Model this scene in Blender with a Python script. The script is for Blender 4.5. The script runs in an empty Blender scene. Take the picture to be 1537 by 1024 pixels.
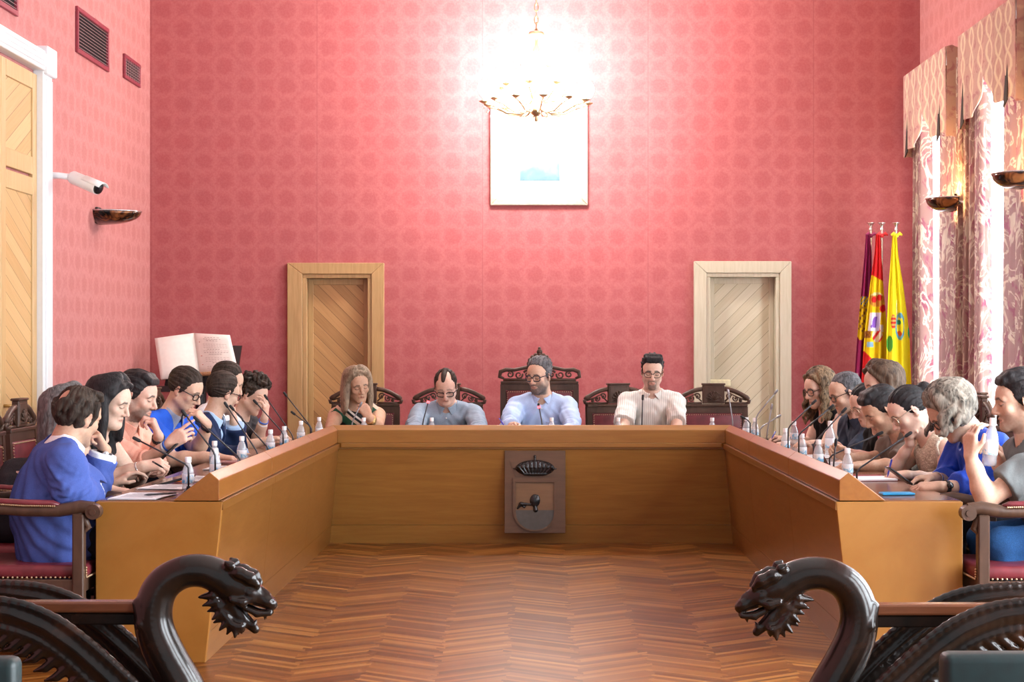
import bpy, bmesh, math, random
import numpy as np
from mathutils import Vector, Matrix
random.seed(7)
RNG = np.random.default_rng(11)
SC = bpy.context.scene
COL = SC.collection
PI = math.pi

# ---- viewpoint: eye 1.38 m above the floor, looking along +Y; focal length in pixels of the 1537 px frame
FPX, EYE, VX, VY = 2650.0, 1.38, 803.0, 520.0

def at(px, py, d):
    """place seen at (px, py) and standing d metres into the room"""
    s = FPX / d
    return Vector(((px - VX) / s, d, EYE - (py - VY) / s))

def V(*a):
    return Vector(a)

# ------------------------------------------------------------------ objects
def unit(v):
    v = Vector(v)
    return v / max(v.length, 1e-9)

def link(o):
    COL.objects.link(o)
    return o

def tag(o, label=None, cat=None, group=None, kind=None):
    if label: o['label'] = label
    if cat: o['category'] = cat
    if group: o['group'] = group
    if kind: o['kind'] = kind
    return o

def empty(name, loc=(0, 0, 0), rz=0.0, label=None, cat=None, group=None):
    o = bpy.data.objects.new(name, None)
    o.empty_display_size = 0.1
    o.location = loc
    o.rotation_euler = (0, 0, rz)
    link(o)
    return tag(o, label, cat, group)

def copy_tree(o, parent=None):
    c = o.copy()
    COL.objects.link(c)
    if parent is not None:
        c.parent = parent
    for ch in list(o.children):
        copy_tree(ch, c)
    return c

class MB:
    """collects shapes into one mesh"""
    def __init__(self):
        self.bm = bmesh.new()

    def _mark(self):
        return set(self.bm.verts)

    def box(self, c, s, rot=None, bev=0.0, seg=1):
        m = Matrix.Translation(Vector(c))
        if rot is not None:
            m = m @ (rot if isinstance(rot, Matrix) else Matrix.Rotation(rot, 4, 'Z'))
        m = m @ Matrix.Diagonal((s[0], s[1], s[2], 1))
        r = bmesh.ops.create_cube(self.bm, size=1.0, matrix=m)
        if bev > 0:
            vs = r['verts']
            es = list({e for v in vs for e in v.link_edges})
            bmesh.ops.bevel(self.bm, geom=es, offset=bev, segments=seg, affect='EDGES', profile=0.5)
        return self

    def box2(self, lo, hi, bev=0.0, seg=1):
        lo, hi = Vector(lo), Vector(hi)
        return self.box((lo + hi) / 2, (abs(hi.x - lo.x), abs(hi.y - lo.y), abs(hi.z - lo.z)), None, bev, seg)

    def hull8(self, p):
        """box from 8 corners: 4 bottom (ccw), 4 top"""
        v = [self.bm.verts.new(Vector(q)) for q in p]
        for f in ((3, 2, 1, 0), (4, 5, 6, 7), (0, 1, 5, 4), (1, 2, 6, 5), (2, 3, 7, 6), (3, 0, 4, 7)):
            self.bm.faces.new([v[i] for i in f])
        return self

    def tube(self, pts, r, n=8, cap=True, flat=None):
        pts = [Vector(p) for p in pts]
        m = len(pts)
        rs = r if isinstance(r, (list, tuple)) else [r] * m
        rings = []
        prev = None
        for i in range(m):
            t = (pts[min(i + 1, m - 1)] - pts[max(i - 1, 0)])
            t = t.normalized() if t.length > 1e-9 else Vector((0, 0, 1))
            if prev is None:
                a = Vector((0, 0, 1)) if abs(t.z) < 0.9 else Vector((1, 0, 0))
                u = (a - t * a.dot(t)).normalized()
            else:
                u = prev - t * prev.dot(t)
                u = u.normalized() if u.length > 1e-6 else Vector((1, 0, 0))
            prev = u
            w = t.cross(u)
            fu, fw = flat if flat else (1, 1)
            ring = [self.bm.verts.new(pts[i] + (u * math.cos(2 * PI * k / n) * fu + w * math.sin(2 * PI * k / n) * fw) * rs[i]) for k in range(n)]
            rings.append(ring)
        for i in range(m - 1):
            for k in range(n):
                self.bm.faces.new([rings[i][k], rings[i][(k + 1) % n], rings[i + 1][(k + 1) % n], rings[i + 1][k]])
        if cap:
            self.bm.faces.new(rings[0][::-1])
            self.bm.faces.new(rings[-1])
        return self

    def ring(self, pts, r, n=6):
        """closed tube"""
        pts = [Vector(p) for p in pts]
        m = len(pts)
        cen = sum(pts, Vector()) / m
        rings = []
        for i in range(m):
            t = (pts[(i + 1) % m] - pts[i - 1]).normalized()
            u = (pts[i] - cen)
            u = (u - t * u.dot(t)).normalized()
            w = t.cross(u)
            rings.append([self.bm.verts.new(pts[i] + (u * math.cos(2 * PI * k / n) + w * math.sin(2 * PI * k / n)) * r) for k in range(n)])
        for i in range(m):
            a, b = rings[i], rings[(i + 1) % m]
            for k in range(n):
                self.bm.faces.new([a[k], a[(k + 1) % n], b[(k + 1) % n], b[k]])
        return self

    def lathe(self, prof, n=20, c=(0, 0, 0), axis=None):
        c = Vector(c)
        R = axis.to_matrix().to_4x4() if axis is not None else Matrix.Identity(4)
        rings = []
        for (r, z) in prof:
            if r < 1e-5:
                rings.append([self.bm.verts.new(c + R @ Vector((0, 0, z)))])
            else:
                rings.append([self.bm.verts.new(c + R @ Vector((r * math.cos(2 * PI * k / n), r * math.sin(2 * PI * k / n), z))) for k in range(n)])
        for a, b in zip(rings[:-1], rings[1:]):
            for k in range(n):
                k2 = (k + 1) % n
                if len(a) == 1 and len(b) == 1: continue
                if len(a) == 1: self.bm.faces.new([a[0], b[k2], b[k]])
                elif len(b) == 1: self.bm.faces.new([a[k], a[k2], b[0]])
                else: self.bm.faces.new([a[k], a[k2], b[k2], b[k]])
        return self

    def prism(self, poly, vec, bev=0.0):
        """polygon (3-D points) pushed along vec"""
        vec = Vector(vec)
        a = [self.bm.verts.new(Vector(p)) for p in poly]
        b = [self.bm.verts.new(Vector(p) + vec) for p in poly]
        n = len(a)
        fs = [self.bm.faces.new(a[::-1]), self.bm.faces.new(b)]
        for i in range(n):
            fs.append(self.bm.faces.new([a[i], a[(i + 1) % n], b[(i + 1) % n], b[i]]))
        if bev > 0:
            es = list({e for f in fs for e in f.edges})
            bmesh.ops.bevel(self.bm, geom=es, offset=bev, segments=2, affect='EDGES', profile=0.5)
        return self

    def ball(self, c, r, n=12, scale=(1, 1, 1)):
        m = Matrix.Translation(Vector(c)) @ Matrix.Diagonal((scale[0], scale[1], scale[2], 1))
        bmesh.ops.create_uvsphere(self.bm, u_segments=n, v_segments=max(4, n * 2 // 3), radius=r, matrix=m)
        return self

    def grid(self, fn, nu, nv):
        """open sheet: fn(u, v) -> point, u, v in 0..1"""
        vs = [[self.bm.verts.new(Vector(fn(i / nu, j / nv))) for j in range(nv + 1)] for i in range(nu + 1)]
        for i in range(nu):
            for j in range(nv):
                self.bm.faces.new([vs[i][j], vs[i + 1][j], vs[i + 1][j + 1], vs[i][j + 1]])
        return self

    def build(self, name, mat, parent=None, smooth=False, org=None, loc=None, thick=0.0, angle=None):
        if thick:
            bmesh.ops.recalc_face_normals(self.bm, faces=self.bm.faces)
            bmesh.ops.solidify(self.bm, geom=self.bm.faces[:], thickness=thick)
        bmesh.ops.recalc_face_normals(self.bm, faces=self.bm.faces)
        if org is not None:
            bmesh.ops.translate(self.bm, verts=self.bm.verts, vec=-Vector(org))
        me = bpy.data.meshes.new(name)
        self.bm.to_mesh(me)
        self.bm.free()
        if smooth:
            me.polygons.foreach_set('use_smooth', [True] * len(me.polygons))
            if angle:
                try: me.set_sharp_from_angle(angle=math.radians(angle))
                except Exception: pass
        for m in (mat if isinstance(mat, (list, tuple)) else [mat]):
            me.materials.append(m)
        o = bpy.data.objects.new(name, me)
        link(o)
        if parent is not None:
            o.parent = parent
        if loc is not None:
            o.location = loc
        return o

# ------------------------------------------------------------------ materials
class NT:
    def __init__(self, name):
        self.m = bpy.data.materials.new(name)
        self.m.use_nodes = True
        self.t = self.m.node_tree
        self.t.nodes.clear()
        self.out = self.n('ShaderNodeOutputMaterial')

    def n(self, kind, **kw):
        x = self.t.nodes.new(kind)
        for k, v in kw.items():
            if k.startswith('_'):
                x.inputs[k[1:].replace('_', ' ')].default_value = v
            else:
                setattr(x, k, v)
        return x

    def l(self, a, b):
        self.t.links.new(a, b)

    def math(self, op, a, b=None, c=None, clamp=False):
        x = self.n('ShaderNodeMath', operation=op, use_clamp=clamp)
        for i, v in enumerate((a, b, c)):
            if v is None: continue
            if isinstance(v, (int, float)): x.inputs[i].default_value = v
            else: self.l(v, x.inputs[i])
        return x.outputs[0]

    def ramp(self, fac, stops, interp='LINEAR'):
        x = self.n('ShaderNodeValToRGB')
        x.color_ramp.interpolation = interp
        e = x.color_ramp.elements
        while len(e) < len(stops): e.new(0.5)
        for i, (p, c) in enumerate(stops):
            e[i].position = p
            e[i].color = (*c, 1) if len(c) == 3 else c
        self.l(fac, x.inputs[0])
        return x.outputs[0]

    def mix(self, fac, a, b, mode='MIX'):
        x = self.n('ShaderNodeMix', data_type='RGBA', blend_type=mode)
        for s, v in ((0, fac), (6, a), (7, b)):
            if isinstance(v, (int, float)): x.inputs[s].default_value = v
            elif isinstance(v, tuple): x.inputs[s].default_value = (*v, 1) if len(v) == 3 else v
            else: self.l(v, x.inputs[s])
        return x.outputs[2]

    def coord(self, which='Object', scale=(1, 1, 1), rot=(0, 0, 0), loc=(0, 0, 0)):
        c = self.n('ShaderNodeTexCoord')
        mp = self.n('ShaderNodeMapping')
        mp.inputs['Scale'].default_value = scale
        mp.inputs['Rotation'].default_value = rot
        mp.inputs['Location'].default_value = loc
        self.l(c.outputs[which], mp.inputs[0])
        return mp.outputs[0]

    def noise(self, vec, scale=5, detail=3, rough=0.5, dist=0.0):
        x = self.n('ShaderNodeTexNoise')
        x.inputs['Scale'].default_value = scale
        x.inputs['Detail'].default_value = detail
        x.inputs['Roughness'].default_value = rough
        x.inputs['Distortion'].default_value = dist
        self.l(vec, x.inputs['Vector'])
        return x.outputs[0]

    def bsdf(self, color, rough=0.5, metal=0.0, spec=0.5, bump=None, bstr=0.2, bdist=0.01, **kw):
        b = self.n('ShaderNodeBsdfPrincipled')
        if isinstance(color, tuple): b.inputs['Base Color'].default_value = (*color, 1) if len(color) == 3 else color
        else: self.l(color, b.inputs['Base Color'])
        if isinstance(rough, (int, float)): b.inputs['Roughness'].default_value = rough
        else: self.l(rough, b.inputs['Roughness'])
        b.inputs['Metallic'].default_value = metal
        b.inputs['Specular IOR Level'].default_value = spec
        for k, v in kw.items():
            b.inputs[k.replace('_', ' ')].default_value = v
        if bump is not None:
            bp = self.n('ShaderNodeBump')
            bp.inputs['Strength'].default_value = bstr
            bp.inputs['Distance'].default_value = bdist
            self.l(bump, bp.inputs['Height'])
            self.l(bp.outputs[0], b.inputs['Normal'])
        self.l(b.outputs[0], self.out.inputs[0])
        self.b = b
        return self.m

def srgb(r, g, b):
    f = lambda c: (c / 255 / 12.92) if c / 255 <= 0.04045 else ((c / 255 + 0.055) / 1.055) ** 2.4
    return (f(r), f(g), f(b))

def mul(c, k):
    return tuple(min(1.0, x * k) for x in c[:3])

def plain(name, c, rough=0.5, metal=0.0, spec=0.5, var=0.12, scale=30, bump=0.0, **kw):
    t = NT(name)
    v = t.noise(t.coord(), scale, 3)
    col = t.ramp(v, [(0.3, mul(c, 1 - var)), (0.7, mul(c, 1 + var))])
    return t.bsdf(col, rough, metal, spec, bump=v if bump else None, bstr=bump, bdist=0.004, **kw)

def wood(name, c1, c2, grain=(1, 1, 1), rough=0.35, scale=6, spec=0.5, blotch=0.25, coat=0.0):
    t = NT(name)
    v = t.coord('Object', grain)
    a = t.noise(v, scale, 5, 0.6, 0.6)
    b = t.noise(t.coord('Object', (1, 1, 1)), 1.3, 2)
    col = t.ramp(a, [(0.25, c1), (0.75, c2)])
    col = t.mix(t.math('MULTIPLY', b, blotch), col, mul(c1, 0.75))
    return t.bsdf(col, rough, 0, spec, bump=a, bstr=0.05, bdist=0.003, Coat_Weight=coat, Coat_Roughness=0.15)

def cloth(name, c, rough=0.85, var=0.10, wr=9.0, bump=0.25, sheen=0.0):
    t = NT(name)
    v = t.coord()
    big = t.noise(v, wr, 3, 0.55, 0.4)
    fine = t.noise(v, 260, 2)
    col = t.ramp(fine, [(0.3, mul(c, 1 - var)), (0.7, mul(c, 1 + var))])
    h = t.math('MULTIPLY_ADD', fine, 0.08, big)
    return t.bsdf(col, rough, 0, 0.25, bump=h, bstr=bump, bdist=0.02, Sheen_Weight=sheen)
# ------------------------------------------------------------------ blended solid modelling: fields -> one closed mesh
def npv(v):
    return np.array((v[0], v[1], v[2]), dtype=np.float32)

class Field:
    def __init__(self, lo, hi, h):
        self.h = h
        self.lo = npv(lo)
        self.n = np.maximum(4, np.ceil((npv(hi) - self.lo) / h).astype(int) + 1)
        self.F = np.full(self.n, 0.25, np.float32)

    def _win(self, lo, hi, m):
        i0 = np.maximum(0, np.floor((lo - m - self.lo) / self.h).astype(int))
        i1 = np.minimum(self.n, np.ceil((hi + m - self.lo) / self.h).astype(int) + 1)
        if np.any(i1 <= i0): return None
        ax = [(self.lo[k] + self.h * np.arange(i0[k], i1[k], dtype=np.float32)) for k in range(3)]
        return tuple(slice(i0[k], i1[k]) for k in range(3)), ax[0][:, None, None], ax[1][None, :, None], ax[2][None, None, :]

    def put(self, lo, hi, fn, k=0.01, op='add'):
        w = self._win(npv(lo), npv(hi), k + 3 * self.h)
        if w is None: return self
        sl, X, Y, Z = w
        d = fn(X, Y, Z).astype(np.float32)
        a = self.F[sl]
        if op == 'add':
            t = np.maximum(k - np.abs(a - d), 0) / k if k > 0 else 0
            self.F[sl] = np.minimum(a, d) - t * t * k * 0.25
        else:
            d = -d if op == 'sub' else d
            t = np.maximum(k - np.abs(a - d), 0) / k if k > 0 else 0
            self.F[sl] = np.maximum(a, d) + t * t * k * 0.25
        return self

    def cap(self, a, b, ra, rb=None, k=0.01, op='add'):
        rb = ra if rb is None else rb
        a, b = npv(a), npv(b)
        ab = b - a
        L2 = float(ab @ ab) + 1e-12
        r = max(ra, rb)
        def fn(X, Y, Z):
            px, py, pz = X - a[0], Y - a[1], Z - a[2]
            t = np.clip((px * ab[0] + py * ab[1] + pz * ab[2]) / L2, 0, 1)
            return np.sqrt((px - t * ab[0]) ** 2 + (py - t * ab[1]) ** 2 + (pz - t * ab[2]) ** 2) - (ra + (rb - ra) * t)
        return self.put(np.minimum(a, b) - r, np.maximum(a, b) + r, fn, k, op)

    def poly(self, pts, rs, k=0.01, op='add'):
        rs = rs if isinstance(rs, (list, tuple)) else [rs] * len(pts)
        for i in range(len(pts) - 1):
            self.cap(pts[i], pts[i + 1], rs[i], rs[i + 1], k, op)
        return self

    def curve(self, pts, rs, k=0.01, op='add', sub=4):
        """smooth run of capsules through the points"""
        rs = rs if isinstance(rs, (list, tuple)) else [rs] * len(pts)
        P = [Vector(p) for p in pts]
        Q, R = [], []
        for i in range(len(P) - 1):
            p0, p1, p2, p3 = P[max(i - 1, 0)], P[i], P[i + 1], P[min(i + 2, len(P) - 1)]
            for j in range(sub):
                t = j / sub
                Q.append(0.5 * ((2 * p1) + (p2 - p0) * t + (2 * p0 - 5 * p1 + 4 * p2 - p3) * t * t + (3 * p1 - p0 - 3 * p2 + p3) * t ** 3))
                R.append(rs[i] * (1 - t) + rs[i + 1] * t)
        return self.poly(Q + [P[-1]], R + [rs[-1]], k, op)

    def ell(self, c, r, R=None, k=0.01, op='add'):
        """ellipsoid, R = 3 axis vectors (rows)"""
        c = npv(c)
        R = np.eye(3, dtype=np.float32) if R is None else np.array([npv(q) for q in R])
        ext = np.sqrt(((R * npv(r)[:, None]) ** 2).sum(0))
        def fn(X, Y, Z):
            p = (X - c[0], Y - c[1], Z - c[2])
            q = [R[i][0] * p[0] + R[i][1] * p[1] + R[i][2] * p[2] for i in range(3)]
            k0 = np.sqrt(sum((q[i] / r[i]) ** 2 for i in range(3)))
            k1 = np.sqrt(sum((q[i] / r[i] ** 2) ** 2 for i in range(3))) + 1e-9
            return np.where(k0 < 1e-4, -min(r), k0 * (k0 - 1) / k1)
        return self.put(c - ext, c + ext, fn, k, op)

    def mesh(self):
        F, n = self.F, self.n
        F[0] = F[-1] = 0.05
        F[:, 0] = F[:, -1] = 0.05
        F[:, :, 0] = F[:, :, -1] = 0.05
        s = F < 0
        cnt = np.zeros(n - 1, np.uint8)
        offs = [(i, j, k) for i in (0, 1) for j in (0, 1) for k in (0, 1)]
        for i, j, k in offs:
            cnt += s[i:n[0] - 1 + i, j:n[1] - 1 + j, k:n[2] - 1 + k]
        mix = (cnt > 0) & (cnt < 8)
        ci = np.argwhere(mix)
        idx = np.full(n - 1, -1, np.int32)
        idx[mix] = np.arange(len(ci))
        val = np.stack([F[ci[:, 0] + o[0], ci[:, 1] + o[1], ci[:, 2] + o[2]] for o in offs], 1)
        pos = np.zeros((len(ci), 3), np.float32)
        num = np.zeros(len(ci), np.float32)
        for a in range(8):
            for b in range(a + 1, 8):
                oa, ob = np.array(offs[a]), np.array(offs[b])
                if np.abs(oa - ob).sum() != 1: continue
                va, vb = val[:, a], val[:, b]
                cr = (va < 0) != (vb < 0)
                t = np.where(cr, va / np.where(cr, va - vb, 1), 0)
                p = oa[None, :] + t[:, None] * (ob - oa)[None, :]
                pos += np.where(cr[:, None], p, 0)
                num += cr
        verts = self.lo + self.h * (ci + pos / num[:, None])
        quads = []
        for ax in range(3):
            b, c = (ax + 1) % 3, (ax + 2) % 3
            sl0 = [slice(None)] * 3; sl1 = [slice(None)] * 3
            sl0[ax] = slice(0, n[ax] - 1); sl1[ax] = slice(1, n[ax])
            sa, sb = s[tuple(sl0)], s[tuple(sl1)]
            e = np.argwhere(sa != sb)
            e = e[(e[:, b] > 0) & (e[:, c] > 0) & (e[:, b] < n[b] - 1) & (e[:, c] < n[c] - 1)]
            if not len(e): continue
            flip = s[e[:, 0], e[:, 1], e[:, 2]]
            def cell(db, dc):
                q = e.copy(); q[:, b] -= db; q[:, c] -= dc
                return idx[q[:, 0], q[:, 1], q[:, 2]]
            q = np.stack([cell(1, 1), cell(0, 1), cell(0, 0), cell(1, 0)], 1)
            q[~flip] = q[~flip][:, ::-1]
            quads.append(q)
        return verts, np.concatenate(quads) if quads else np.zeros((0, 4), int)

def np_object(name, verts, quads, mat, parent=None, org=(0, 0, 0), color=None):
    me = bpy.data.meshes.new(name)
    me.vertices.add(len(verts))
    me.vertices.foreach_set('co', (verts - npv(org)).astype(np.float32).ravel())
    me.loops.add(len(quads) * 4)
    me.loops.foreach_set('vertex_index', quads.astype(np.int32).ravel())
    me.polygons.add(len(quads))
    me.polygons.foreach_set('loop_start', np.arange(len(quads), dtype=np.int32) * 4)
    me.polygons.foreach_set('use_smooth', np.ones(len(quads), bool))
    me.update(calc_edges=True)
    if color is not None:
        at_ = me.color_attributes.new('Col', 'FLOAT_COLOR', 'POINT')
        at_.data.foreach_set('color', np.concatenate([color, np.ones((len(color), 1))], 1).astype(np.float32).ravel())
    me.materials.append(mat)
    o = bpy.data.objects.new(name, me)
    link(o)
    if parent is not None: o.parent = parent
    return o

def wave3(X, Y, Z, f, seed=0.0):
    """cheap smooth noise, about -1..1"""
    a = np.sin(f * (0.9 * X + 0.5 * Y + 0.3 * Z) + seed + 1.7 * np.sin(f * (0.6 * Z - 0.4 * X) + 2.1 * seed))
    b = np.sin(f * (-0.4 * X + 0.8 * Y + 0.7 * Z) + 1.3 * seed + 1.5 * np.sin(f * (0.7 * X + 0.5 * Y) + seed))
    return 0.5 * (a + b)
# ------------------------------------------------------------------ people
def mat_skin():
    t = NT('skin')
    a = t.n('ShaderNodeVertexColor', layer_name='Col')
    v = t.noise(t.coord(), 90, 3)
    col = t.mix(0.12, a.outputs[0], t.ramp(v, [(0.3, (0.45, 0.24, 0.17)), (0.7, (0.95, 0.72, 0.60))]))
    return t.bsdf(col, 0.5, 0, 0.35, bump=v, bstr=0.06, bdist=0.003, Subsurface_Weight=0.12, Subsurface_Radius=(0.012, 0.004, 0.002), Subsurface_Scale=0.6)

def mat_hair(name, c, c2=None, rough=0.5, f=70):
    t = NT(name)
    c2 = c2 or mul(c, 1.7)
    v = t.noise(t.coord('Object', (1, 1, 0.22)), f, 3, 0.6, 1.2)
    w = t.noise(t.coord('Object'), 14, 2)
    col = t.ramp(t.math('MULTIPLY_ADD', w, 0.4, t.math('MULTIPLY', v, 0.7)), [(0.42, c), (0.66, c2)])
    return t.bsdf(col, rough + 0.1, 0, 0.18, bump=v, bstr=0.6, bdist=0.006)

M_SKIN = mat_skin()
H = dict(
    black=mat_hair('hair black', (0.010, 0.009, 0.010), (0.030, 0.027, 0.028), 0.42),
    dark=mat_hair('hair dark brown', (0.018, 0.012, 0.009), (0.055, 0.038, 0.028)),
    brown=mat_hair('hair brown', (0.045, 0.028, 0.018), (0.13, 0.085, 0.055)),
    grey=mat_hair('hair silver grey', (0.10, 0.095, 0.09), (0.34, 0.33, 0.32)),
    steelgrey=mat_hair('hair steel grey', (0.055, 0.053, 0.052), (0.20, 0.195, 0.19)),
    darkgrey=mat_hair('hair dark grey', (0.045, 0.045, 0.048), (0.17, 0.17, 0.18)),
    curlgrey=mat_hair('hair grey with dark streaks', (0.050, 0.044, 0.036), (0.36, 0.32, 0.26), 0.5, 48),
    blonde=mat_hair('hair blonde highlights', (0.024, 0.016, 0.010), (0.27, 0.185, 0.105), 0.5, 75),
    ash=mat_hair('hair ash blonde', (0.13, 0.090, 0.058), (0.34, 0.26, 0.18), 0.42, 60),
)
M_FRAME = plain('black spectacle frame', (0.012, 0.012, 0.014), 0.25)
M_WIRE = plain('gold wire frame', (0.62, 0.55, 0.42), 0.25, 0.8)
M_STRAP = plain('black watch strap', (0.012, 0.012, 0.013), 0.5)
M_STEEL = plain('steel', (0.6, 0.6, 0.6), 0.25, 0.9)
M_GOLD = plain('gold jewellery', (0.75, 0.52, 0.22), 0.3, 0.8)
M_BANDW = plain('white woven band', (0.75, 0.75, 0.78), 0.8)
M_BANDB = plain('blue woven band', (0.05, 0.15, 0.6), 0.8)
M_BEAD = plain('brown bead bracelet', (0.18, 0.06, 0.03), 0.5)
M_SHOE = plain('black shoe leather', (0.015, 0.013, 0.012), 0.35)

SKIN = dict(fair=(0.67, 0.455, 0.345), mid=(0.60, 0.385, 0.270), tan=(0.51, 0.305, 0.195), pink=(0.67, 0.415, 0.315))
HSCALE = 1.04


def head_frame(yaw, pitch, roll):
    """yaw: 0 = +X, 90 = +Y (away), pitch negative looks down"""
    y, p, r = math.radians(yaw), math.radians(pitch), math.radians(roll)
    f = Vector((math.cos(y) * math.cos(p), math.sin(y) * math.cos(p), math.sin(p)))
    x = f.cross(Vector((0, 0, 1))).normalized()
    u = x.cross(f)
    Rr = Matrix.Rotation(r, 3, f)
    return Rr @ x, f, Rr @ u

class Pose: pass

def ik(S, W, a, b, hint):
    d = W - S
    L = d.length
    if L > (a + b) * 0.995:
        W = S + d * ((a + b) * 0.995 / L); d = W - S; L = d.length
    if L < abs(a - b) + 0.06:
        L2 = abs(a - b) + 0.06
        W = S + d.normalized() * L2; d = W - S; L = L2
    n = d / L
    x = (a * a - b * b + L * L) / (2 * L)
    h = math.sqrt(max(a * a - x * x, 0))
    hv = Vector(hint); hv = hv - n * hv.dot(n)
    return S + n * x + hv.normalized() * h, W

def build_pose(P):
    o = Pose()
    k = o.k = HSCALE * P.get('k', 1.0)
    hx, hf, hu = head_frame(*P['gaze'])
    c = P['head']
    ty = math.radians(P['turn'])
    tf = Vector((math.cos(ty), math.sin(ty), 0))
    tr = tf.cross(Vector((0, 0, 1)))
    lean = math.radians(P.get('lean', 15))
    u = Vector((0, 0, math.cos(lean))) + tf * math.sin(lean)
    side = math.radians(P.get('side', 0))
    u = unit(u + tr * math.tan(side))
    nb = c - hu * 0.075 * k - hf * 0.028 * k - u * P.get('nl', 0.090) * k + Vector((0, 0, -0.010 * k))
    o.c, o.hx, o.hf, o.hu, o.tf, o.tr, o.u, o.nb = c, hx, hf, hu, tf, tr, u, nb
    o.cf = unit(u.cross(tr) * -1) if u.cross(tr).dot(tf) < 0 else unit(u.cross(tr))
    L = 0.50 * k
    hz = 0.53
    drop = nb.z - hz
    hb = P.get('hb', math.sqrt(max(L * L - drop * drop, 0.0)) * 0.85)
    hip = nb - tf * hb - tr * math.tan(side) * drop * 0.7
    hip.z = hz
    o.hip = hip
    w = P.get('sw', 0.178) * k * 0.945
    sc = nb - u * 0.062 * k
    o.S = {1: sc + tr * w + o.cf * P.get('sfr', 0.0) + Vector((0, 0, P.get('szr', 0))), -1: sc - tr * w + o.cf * P.get('sfl', 0.0) + Vector((0, 0, P.get('szl', 0)))}
    o.E, o.W, o.hand = {}, {}, {}
    ua, fa = 0.285 * k, 0.250 * k
    for sgn, key in ((1, 'R'), (-1, 'L')):
        hd = P.get(key)
        if hd is None:
            hd = dict(w=sc + tr * sgn * 0.12 + tf * 0.40 + Vector((0, 0, -0.20)), el=tr * sgn * 0.5 + Vector((0, 0, -1)))
            hd['w'].z = 0.745
        if 'e' in hd:
            # elbow placed in the photo, bones keep their lengths
            E = o.S[sgn] + unit(hd['e'] - o.S[sgn]) * min((hd['e'] - o.S[sgn]).length, ua * 1.12)
            Wp = E + unit(hd['w'] - E) * min((hd['w'] - E).length, fa * 1.10)
        else:
            E, Wp = ik(o.S[sgn], hd['w'], ua, fa, hd.get('el', (0, 0, -1)))
        o.E[sgn], o.W[sgn] = E, Wp
        f = unit(hd['dir']) if 'dir' in hd else unit(Wp - E)
        n = Vector(hd.get('n', (0, 0, -1)))
        n = n - f * n.dot(f)
        n = unit(n) if n.length > 1e-3 else unit(tr)
        t = f.cross(n) * sgn
        o.hand[sgn] = (f, n, t, hd.get('curl', 0.45), hd.get('point', 0), hd.get('thumb', 0.4))
    # legs
    o.leg = {}
    for sgn in (1, -1):
        h = hip + tr * sgn * 0.085 * k
        kn = hip + tr * sgn * P.get('knee', 0.115) * k + tf * 0.42 * k + Vector((0, 0, 0.0))
        kn.z = 0.50
        an = kn + tf * P.get('foot', -0.02) - tr * sgn * 0.01
        an.z = 0.095
        o.leg[sgn] = (h, kn, an)
    return o

def q_axes(o):
    return (o.tr, o.cf, o.u)

def add_torso(F, o, P, inf=0.0, k=0.05):
    s = o.k
    R = q_axes(o)
    b = P.get('belly', 0.0)
    wd = P.get('wide', 1.0)
    nb, hip, u = o.nb, o.hip, o.u
    F.ell(nb - u * 0.20 * s - o.cf * 0.005, (0.150 * s * wd + inf, 0.105 * s + inf, 0.19 * s + inf), R, k)
    ab = nb.lerp(hip, 0.62) + o.tf * (0.015 + b * 0.6)
    F.ell(ab, (0.140 * s * wd + b * 0.6 + inf, 0.100 * s + b + inf, 0.155 * s + inf), R, k)
    F.ell(hip + Vector((0, 0, 0.03)), (0.165 * s * wd + inf, 0.118 * s + b * 0.5 + inf, 0.115 * s + inf), (o.tr, o.tf, Vector((0, 0, 1))), k)
    for sg in (1, -1):
        F.cap(nb - u * 0.075 * s + o.tr * sg * 0.05 * s, o.S[sg] - u * 0.005, 0.070 * s + inf, 0.055 * s + inf, k)
        F.cap(nb + u * 0.028 * s, nb + (o.S[sg] - nb) * 0.86 + u * 0.024 * s, 0.034 * s + inf * 0.6, 0.030 * s + inf * 0.8, 0.04)
    if P.get('bust'):
        for sg in (1, -1):
            F.ell(nb - u * 0.235 * s + o.tr * sg * 0.072 * s + o.cf * (0.075 * s), (0.068 * s + inf, 0.06 * s * P['bust'] + inf, 0.068 * s + inf), R, 0.04)

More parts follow.
